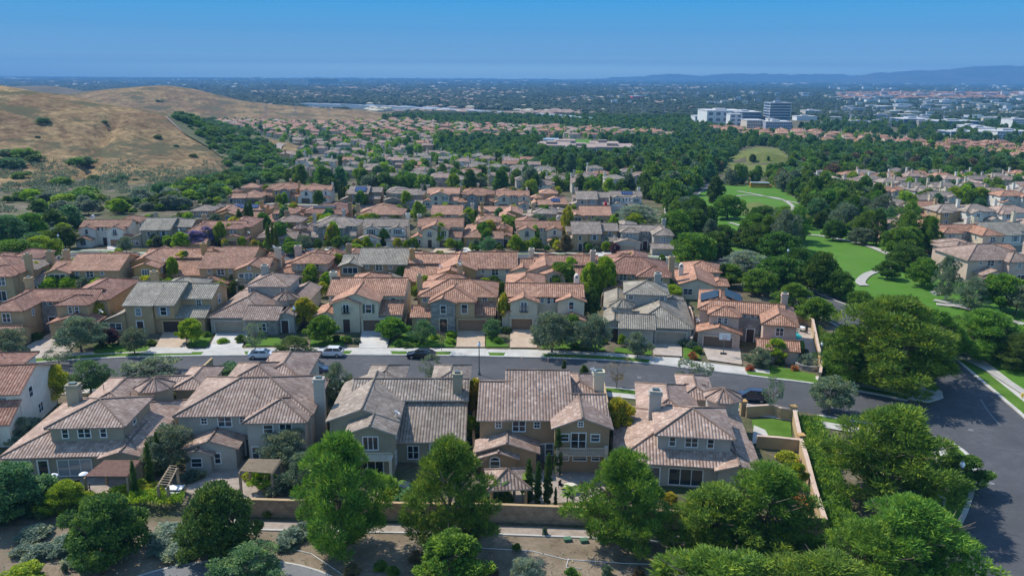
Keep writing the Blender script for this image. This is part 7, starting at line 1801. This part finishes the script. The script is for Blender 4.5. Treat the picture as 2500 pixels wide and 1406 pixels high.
b = MB(); b.box(-5.5, 4.2, -1.25, 1.25, .5, 2.6); b.box(4.2, 5.6, -1.1, 1.1, .5, 1.6); mobj('body', b.mesh('body'), 'bus_yellow', parent=o)
b = MB(); b.box(-5.4, 4.1, -1.15, 1.15, 2.61, 2.95); mobj('roof_panel', b.mesh('roof_panel'), 'paint_white', parent=o)
for i in range(9): b = MB(); b.box(-5.2+i*1.02, -4.45+i*1.02, -1.27, 1.27, 1.6, 2.3); mobj('window', b.mesh('window'), 'car_glass', parent=o)
for x in (-3.8, 3.6):
    for s_ in (-1, 1): q = mobj('wheel', CARS['suv'] and car_meshes('suv')['wheel'], None, parent=o); q.location = (x, s_*1.15, .45); q.scale = (1.3,)*3
noisy('green_box', (.06, .14, .08), (.08, .17, .10), 2, .7)
for (x, y, lab) in [(1385, 1319, 'left of the flat green utility boxes on the dirt'), (1425, 1322, 'middle of the flat green utility boxes on the dirt'), (1473, 1325, 'right of the flat green utility boxes on the dirt')]:
    o = empty('utility_box', G(x, y), .2, label=lab, cat='utility box', group='green utility boxes'); b = MB(); b.box(-.35, .35, -.25, .25, 0, .25); mobj('box_body', b.mesh('box_body'), 'green_box', parent=o); b = MB(); b.box(-.38, .38, -.28, .28, .25, .3); mobj('lid', b.mesh('lid'), 'green_box', parent=o)
for k, P in enumerate([[(560, 1338), (690, 1336), (760, 1352), (820, 1392), (850, 1412)], [(1140, 1336), (1300, 1346), (1380, 1366), (1530, 1376), (1600, 1378)], [(1388, 1364), (1382, 1386), (1420, 1388)]]):
    W_ = [G(*p) for p in P]; b = MB()
    for a, c in zip(W_, W_[1:]): b.tube((a.x, a.y, .06), (c.x, c.y, .06), .03, n=5)
    mobj('irrigation_pipe', b.mesh('irrigation_pipe'), 'white_trim', label=['white pipe running down beside the asphalt trail', 'long white pipe crossing the bare dirt', 'short white pipe branching off the long one'][k], cat='pipe')
# picnic tables in the lower park
o = empty('picnic_table', G(2285, 720), .3, label='pale picnic table on a slab in the lower park', cat='picnic table')
b = MB(); b.box(-.9, .9, -.4, .4, .7, .78); mobj('table_top', b.mesh('table_top'), 'concrete', parent=o)
for s_ in (-1, 1): b = MB(); b.box(-.9, .9, s_*.75-.15, s_*.75+.15, .4, .47); mobj('bench', b.mesh('bench'), 'concrete', parent=o); b = MB(); b.box(s_*.6-.08, s_*.6+.08, -.75, .75, 0, .7); mobj('leg', b.mesh('leg'), 'concrete', parent=o)

# ------------------------------------------------------------------ far buildings
plain('office_glass', (.035, .09, .17), .15, 0, .8); noisy('office_white', (.62, .63, .62), (.72, .72, .70), .05, .8); noisy('office_beige', (.50, .44, .36), (.58, .52, .43), .05, .85)
noisy('office_grey', (.30, .33, .38), (.36, .39, .44), .05, .7); noisy('flat_roof', (.40, .41, .42), (.60, .60, .60), .02, .9); noisy('school_roof', (.27, .20, .17), (.36, .28, .24), .05, .9)
def slab(name, px, py, wpx, h, dep, mat, label, group=None, floors=0, bands=False, rz=0, cat='office building', roof='flat_roof', cols=0, dist=None):
    p = G(px, py) if dist is None else GZ(px, py, -34.2); w_ = wpx/F*(-(CMI @ (p-Vector((0, 0, CAMH)))).z)
    o = empty(name, p, math.radians(rz), label=label, cat=cat, group=group)
    b = MB(); b.box(-w_/2, w_/2, 0, dep, -2, h); mobj('wall', b.mesh('wall'), mat, parent=o)
    b = MB(); b.box(-w_/2-.4, w_/2+.4, -.4, dep+.4, h+.01, h+.9); 
    if w_ > 25: b.box(-w_*.2, w_*.1, dep*.3, dep*.6, h+.9, h+3)
    mobj('roof', b.mesh('roof'), roof, parent=o)
    if floors:
        fh = h/floors
        for i in range(floors):
            wb = MB(); z0, z1 = i*fh+fh*.3, i*fh+fh*.78
            if bands and w_ > 0: z0, z1 = i*fh+fh*.15, i*fh+fh*.92; wb.box(-w_/2+.6, w_/2-.6, -.12, .2, z0, z1); wb.box(-w_/2-.12, -w_/2+.2, .8, dep-.8, z0, z1); wb.box(w_/2-.2, w_/2+.12, .8, dep-.8, z0, z1)
            else:
                n = cols or max(3, int(w_/4))
                for k in range(n): x = -w_/2+w_*(k+.5)/n; wb.box(x-w_/n*.28, x+w_/n*.28, -.12, .2, z0, z1)
            mobj('window_band', wb.mesh('window_band'), 'office_glass', parent=o)
    return o
slab('office_tower', 1901, 318, 52, 36, 28, 'office_white', 'tall office tower with dark horizontal window bands', floors=10, bands=True, roof='office_grey')
slab('hospital', 1770, 314, 92, 24, 60, 'office_white', 'large white hospital block left of the tower', floors=3, cols=5, cat='hospital')
slab('hospital', 1826, 316, 62, 23, 50, 'office_grey', 'grey wing of the hospital between the white block and the tower', floors=5, bands=True, cat='hospital')
slab('hospital', 1712, 306, 32, 13, 30, 'office_white', 'low white cube at the left end of the hospital', floors=2, cols=3, cat='hospital')
slab('hospital', 1795, 318, 30, 21, 20, 'office_white', 'white stair block in front of the hospital wing', floors=4, cols=2, cat='hospital')
slab('office_building', 1843, 324, 42, 15, 30, 'office_beige', 'beige block with small windows at the foot of the grey wing', floors=4, cols=10)
slab('office_building', 1900, 326, 64, 14, 30, 'office_grey', 'grey blue lower block before the office tower', floors=4, cols=12)
slab('office_building', 1880, 324, 14, 17, 12, 'office_beige', 'narrow beige stair tower before the office tower', floors=4, cols=2)
slab('office_building', 1985, 290, 40, 14, 30, 'office_beige', 'beige office with a rounded white base right of the tower', floors=4, cols=5)
slab('office_building', 1970, 295, 50, 7, 25, 'office_white', 'low white building at the base of the beige office')
slab('office_building', 2478, 342, 90, 9, 40, 'office_white', 'long white office with window rows at the right edge', floors=3, cols=14)
slab('office_building', 2405, 330, 60, 8, 40, 'office_white', 'white office left of the long one at the right edge', floors=2, bands=True)
slab('office_building', 2360, 338, 80, 7, 30, 'office_white', 'low white offices in front of the palm trees', floors=2, bands=True)
slab('office_building', 2490, 312, 40, 12, 30, 'office_white', 'white block with square windows high at the right edge', floors=4, cols=8)
slab('office_building', 2240, 308, 70, 10, 50, 'office_grey', 'grey glassy office in the middle of the business park', floors=3, bands=True)
slab('office_building', 2340, 312, 100, 9, 40, 'office_white', 'long white canopy building right of the grey glassy office', floors=2, bands=True)
slab('office_building', 2380, 352-28, 50, 8, 30, 'office_white', 'white office behind the low white offices', floors=2, bands=True)
# school complex
so_ = 'low brown roofed building of the school'
for (x, y, w_, d_, h, rz, lab) in [(1345, 372, 78, 45, 5, -8, 'left'), (1420, 377, 80, 40, 5, -6, 'middle'), (1500, 380, 90, 40, 6, -5, 'right'), (1475, 366, 70, 25, 5, -4, 'rear'), (1380, 362, 50, 20, 6, 0, 'upper'), (1395, 388, 40, 18, 6, 0, 'front')]:
    slab('school_building', x, y, w_, h, d_, 'stucco_white', lab+' wing of the brown roofed school between the dark trees', floors=1, bands=True, rz=rz, cat='school', roof='school_roof', group='school buildings')
slab('school_canopy', 1345, 352, 38, 4, 14, 'office_white', 'white flat canopy above the school', cat='school', roof='paint_white')
# hangars far away
slab('hangar', 767+20, 209, 64, 52, 120, 'office_grey', 'long airship hangar far out on the plain, the right one', cat='hangar', dist=1)
slab('hangar', 716, 209, 26, 50, 200, 'office_white', 'short pale airship hangar far out on the plain, the left one', cat='hangar', dist=1)
# warehouses and white roofs of the business district
R9 = random.Random(9); nb = 0
for (x0, x1, y0, y1, n, wmin, wmax, nm) in [(2030, 2520, 236, 322, 170, 10, 50, 'business district right of the office tower'), (1920, 2520, 215, 240, 30, 10, 40, 'far district below the mountains'), (1380, 1900, 225, 262, 34, 6, 22, 'scattered through the far woods in the middle'), (300, 1300, 192, 216, 70, 8, 34, 'speckling the plain below the horizon'), (1300, 2500, 196, 214, 60, 10, 44, 'speckling the plain below the mountains')]:
    for i in range(n):
        x, y = R9.uniform(x0, x1), R9.uniform(y0, y1); p = GZ(x, y, -34.2); zc = p.y; w_ = R9.uniform(wmin, wmax)/F*zc*.7; d_ = w_*R9.uniform(.3, .8); h = R9.uniform(10, 16)*(1 if zc < 4000 else 1.6)
        b = MB(); b.box(-w_/2, w_/2, 0, d_, 0, h, 0); b.box(-w_/2-.5, w_/2+.5, -.5, d_+.5, h, h+1.2, 1)
        mt = R9.choice(['office_white', 'office_white', 'stucco_cream', 'office_grey', 'office_beige'])
        o = mobj('warehouse', b.mesh('warehouse', [mt, R9.choice(['paint_white', 'flat_roof', 'flat_roof', 'office_grey', 'stucco_white'])]), None, label='flat white roofed commercial building '+nm, cat='warehouse', group='flat roofed buildings '+nm); o.location = (p.x, p.y, -34.2); o.rotation_euler = (0, 0, R9.uniform(-.3, .3)); nb += 1
slab('red_building', 1557, 246, 26, 14, 60, 'parasol_red', 'red and white building out in the dark plain', cat='building', roof='paint_white')
# traffic on the motorway and what stands along it
tm = MB()
for i in range(900):
    k = R9.uniform(0, len(MW)-1.01); i0 = int(k); f = k-i0; a, b_ = MW[i0], MW[i0+1]; x, y = a[0]+(b_[0]-a[0])*f, a[1]+(b_[1]-a[1])*f+R9.uniform(-15, 15); L = R9.uniform(2, 2.6) if R9.random() < .8 else R9.uniform(5, 8); z = tz(x, y)+1.2
    an = math.atan2(b_[1]-a[1], b_[0]-a[0]); c, s_ = math.cos(an), math.sin(an); hh = 1.6 if L < 3 else 3.8; mi = R9.choice([0, 0, 0, 0, 1, 2])
    P = [(x+u*c-v*s_, y+u*s_+v*c) for (u, v) in ((-L, -1), (L, -1), (L, 1), (-L, 1))]; tm.prism(P, z+.3, z+hh, mi)
mobj('traffic', tm.mesh('traffic', ['paint_white', 'paint_silver', 'paint_red']), None, label='stream of vehicles crowding the distant motorway', kind='stuff')
for i in range(70):
    k = R9.uniform(0, len(MW)-1.01); i0 = int(k); f = k-i0; a, b_ = MW[i0], MW[i0+1]; x, y = a[0]+(b_[0]-a[0])*f, a[1]+(b_[1]-a[1])*f+R9.uniform(-45, -22); w_ = R9.uniform(10, 30); h = R9.uniform(5, 9)
    b = MB(); b.box(-w_, w_, -6, 6, 0, h); b.box(-w_-.4, w_+.4, -6.4, 6.4, h, h+.8, 1)
    o = mobj('roadside_building', b.mesh('roadside_building', ['office_white', 'paint_white']), None, label='long white flat building beside the distant motorway', cat='commercial building', group='white buildings along the motorway'); o.location = (x, y, tz(x, y)); o.rotation_euler = (0, 0, math.atan2(b_[1]-a[1], b_[0]-a[0]))
# transmission towers
def pylon():
    b = MB(); H_ = 36
    for sx in (-1, 1):
        for sy in (-1, 1): b.tube((sx*4, sy*4, 0), (sx*.8, sy*.8, H_*.75), .22, .16, 4, cap=False); b.tube((sx*.8, sy*.8, H_*.75), (0, 0, H_), .16, .1, 4, cap=False)
    for i in range(7):
        z0, z1 = H_*.75*i/7, H_*.75*(i+1)/7; r0, r1 = 4-3.2*i/7, 4-3.2*(i+1)/7
        for (a, c) in (((-1, -1), (1, -1)), ((1, -1), (1, 1)), ((1, 1), (-1, 1)), ((-1, 1), (-1, -1))): b.tube((a[0]*r0, a[1]*r0, z0), (c[0]*r1, c[1]*r1, z1), .1, n=3, cap=False)
    for z in (H_*.62, H_*.76, H_*.9): b.tube((-7, 0, z), (7, 0, z), .18, n=4); b.tube((-7, 0, z), (0, 0, z+2), .1, n=3); b.tube((7, 0, z), (0, 0, z+2), .1, n=3)
    return b.mesh('pylon', ['office_grey'])
PY = pylon()
for (x, y) in [(651, 285), (723, 285), (805, 286), (2170, 318), (2224, 322), (2300, 300), (2073, 300), (1566, 292), (1575, 292), (1493, 290), (1620, 295), (2040, 280), (2110, 278), (2136, 262)]:
    p = G(x, y); o = mobj('pylon', PY, None, label='thin lattice power pylon rising from the plain', cat='pylon', group='power pylons on the plain'); o.location = p; o.rotation_euler = (0, 0, R9.uniform(-.5, .5)); s_ = R9.uniform(.55, .8); o.scale = (s_,)*3
# masses of distant trees and roofs over the plain
def far_cover(n, x0, x1, y0, y1, seed, mat, name, label, size, hgt, roofs=False, pfield=None):
    rng = np.random.default_rng(seed); V = []; Fc = []; k = 0; base = 0
    py = y1-(y1-y0)*rng.uniform(0, 1, n)**.85; px = rng.uniform(x0, x1, n)
    for i in range(n):
        if pfield and not pfield(px[i], py[i], rng): continue
        d = ray(px[i], py[i]); t_ = (-34.2-CAMH)/d.z; x, y = d.x*t_, d.y*t_
        if y > 24000 or y < 1380: continue
        if in_poly(px[i], py[i], [(735, 250), (1420, 280), (1430, 304), (735, 272)]) and not roofs: continue
        z = tz(x, y) if y < 2600 else -34.2
        if x < 0 and hill_z(x, y) > z-1 and y < 3000: continue
        s_ = size*rng.uniform(.6, 1.5)*(1+max(0, y-2500)/2600); h = hgt*rng.uniform(.7, 1.3)*(1+max(0, y-3500)/9000)
        if roofs:
            s2 = s_*rng.uniform(.45, .7); P = np.array([[-s_, -s2, 0], [s_, -s2, 0], [s_, s2, 0], [-s_, s2, 0], [-s_, -s2, h*.65], [s_, -s2, h*.65], [s_, s2, h*.65], [-s_, s2, h*.65], [-s_*.4, 0, h], [s_*.4, 0, h], [0, 0, h], [0, 0, h]])
            f = [(0, 1, 5, 4), (1, 2, 6, 5), (3, 0, 4, 7), (4, 5, 9, 8), (5, 6, 9, 9), (6, 7, 8, 9), (7, 4, 8, 8)]
        else:
            a = rng.uniform(0, 6.28, 1)[0]; P = []
            for (rr, zz) in ((.85, .0), (1.0, .45), (.62, .85)):
                for q in range(5): an = a+q*1.2566+zz; r_2 = s_*rr*rng.uniform(.75, 1.2); P.append([r_2*math.cos(an), r_2*math.sin(an), h*zz*rng.uniform(.85, 1.1)])
            P.append([0, 0, h]); P = np.array(P); f = []
            for l in range(2):
                for q in range(5): f.append((l*5+q, l*5+(q+1) % 5, l*5+5+(q+1) % 5, l*5+5+q))
            for q in range(5): f.append((10+q, 10+(q+1) % 5, 15, 15))
        V.append(P+np.array([x, y, z])); Fc += [tuple(v+base for v in ff) for ff in f]; base += len(P)
    me = bpy.data.meshes.new(name); VV = np.concatenate(V)
    me.from_pydata(VV.tolist(), [], [tuple(dict.fromkeys(f)) for f in Fc]); me.materials.append(MATS[mat])
    mobj(name, me, None, label=label, kind='stuff')
noisy('far_tree_dark', (.016, .034, .014), (.032, .055, .020), .004, .9, 4); noisy('far_tree_mid', (.030, .055, .022), (.050, .080, .028), .004, .9, 4)
far_cover(24000, -60, 2560, 192, 300, 1, 'far_tree_dark', 'far_woodland', 'dark trees covering the plain', 11, 9)
far_cover(12000, -60, 2560, 192, 300, 2, 'far_tree_mid', 'far_woodland', 'lighter trees covering the plain', 9, 8)
def sub(px, py, rng):
    k = noise.noise(Vector((px*.006, py*.09, 11)))
    return k > .1
far_cover(3600, 600, 1700, 215, 296, 3, 'roof_mauve', 'far_suburb', 'pinkish suburb roofs among the trees of the plain', 10, 7, True, sub)
far_cover(2200, 900, 2560, 205, 290, 4, 'stucco_cream', 'far_suburb', 'pale walls and roofs scattered on the plain', 8, 7, True, lambda a, b_, r: noise.noise(Vector((a*.008, b_*.12, 31))) > .1)
far_cover(2200, 2050, 2560, 228, 244, 5, 'roof_terracotta', 'far_suburb', 'reddish estate below the mountains', 13, 8, True)
far_cover(1200, -40, 2560, 192, 215, 6, 'stucco_white', 'far_suburb', 'faint bright specks below the horizon', 10, 7, True, lambda a, b_, r: noise.noise(Vector((a*.01, b_*.2, 51))) > .05)

# ------------------------------------------------------------------ haze: a real box of thin air
def haze():
    b = MB(); b.box(-25000, 25000, -60, 25000, -62, 460)
    m = bpy.data.materials.new('haze'); m.use_nodes = True; t = m.node_tree; t.nodes.remove(t.nodes['Principled BSDF'])
    v = t.nodes.new('ShaderNodeVolumePrincipled'); v.inputs['Color'].default_value = (.145, .375, .71, 1); v.inputs['Density'].default_value = HAZE; v.inputs['Anisotropy'].default_value = .0
    t.links.new(v.outputs[0], t.nodes['Material Output'].inputs['Volume']); MATS['haze'] = m
    mobj('haze', b.mesh('haze', ['haze']), None, kind='stuff', label='thin blue haze over the plain')
HAZE = 1.15e-4
haze()
print('objects', len(bpy.data.objects))
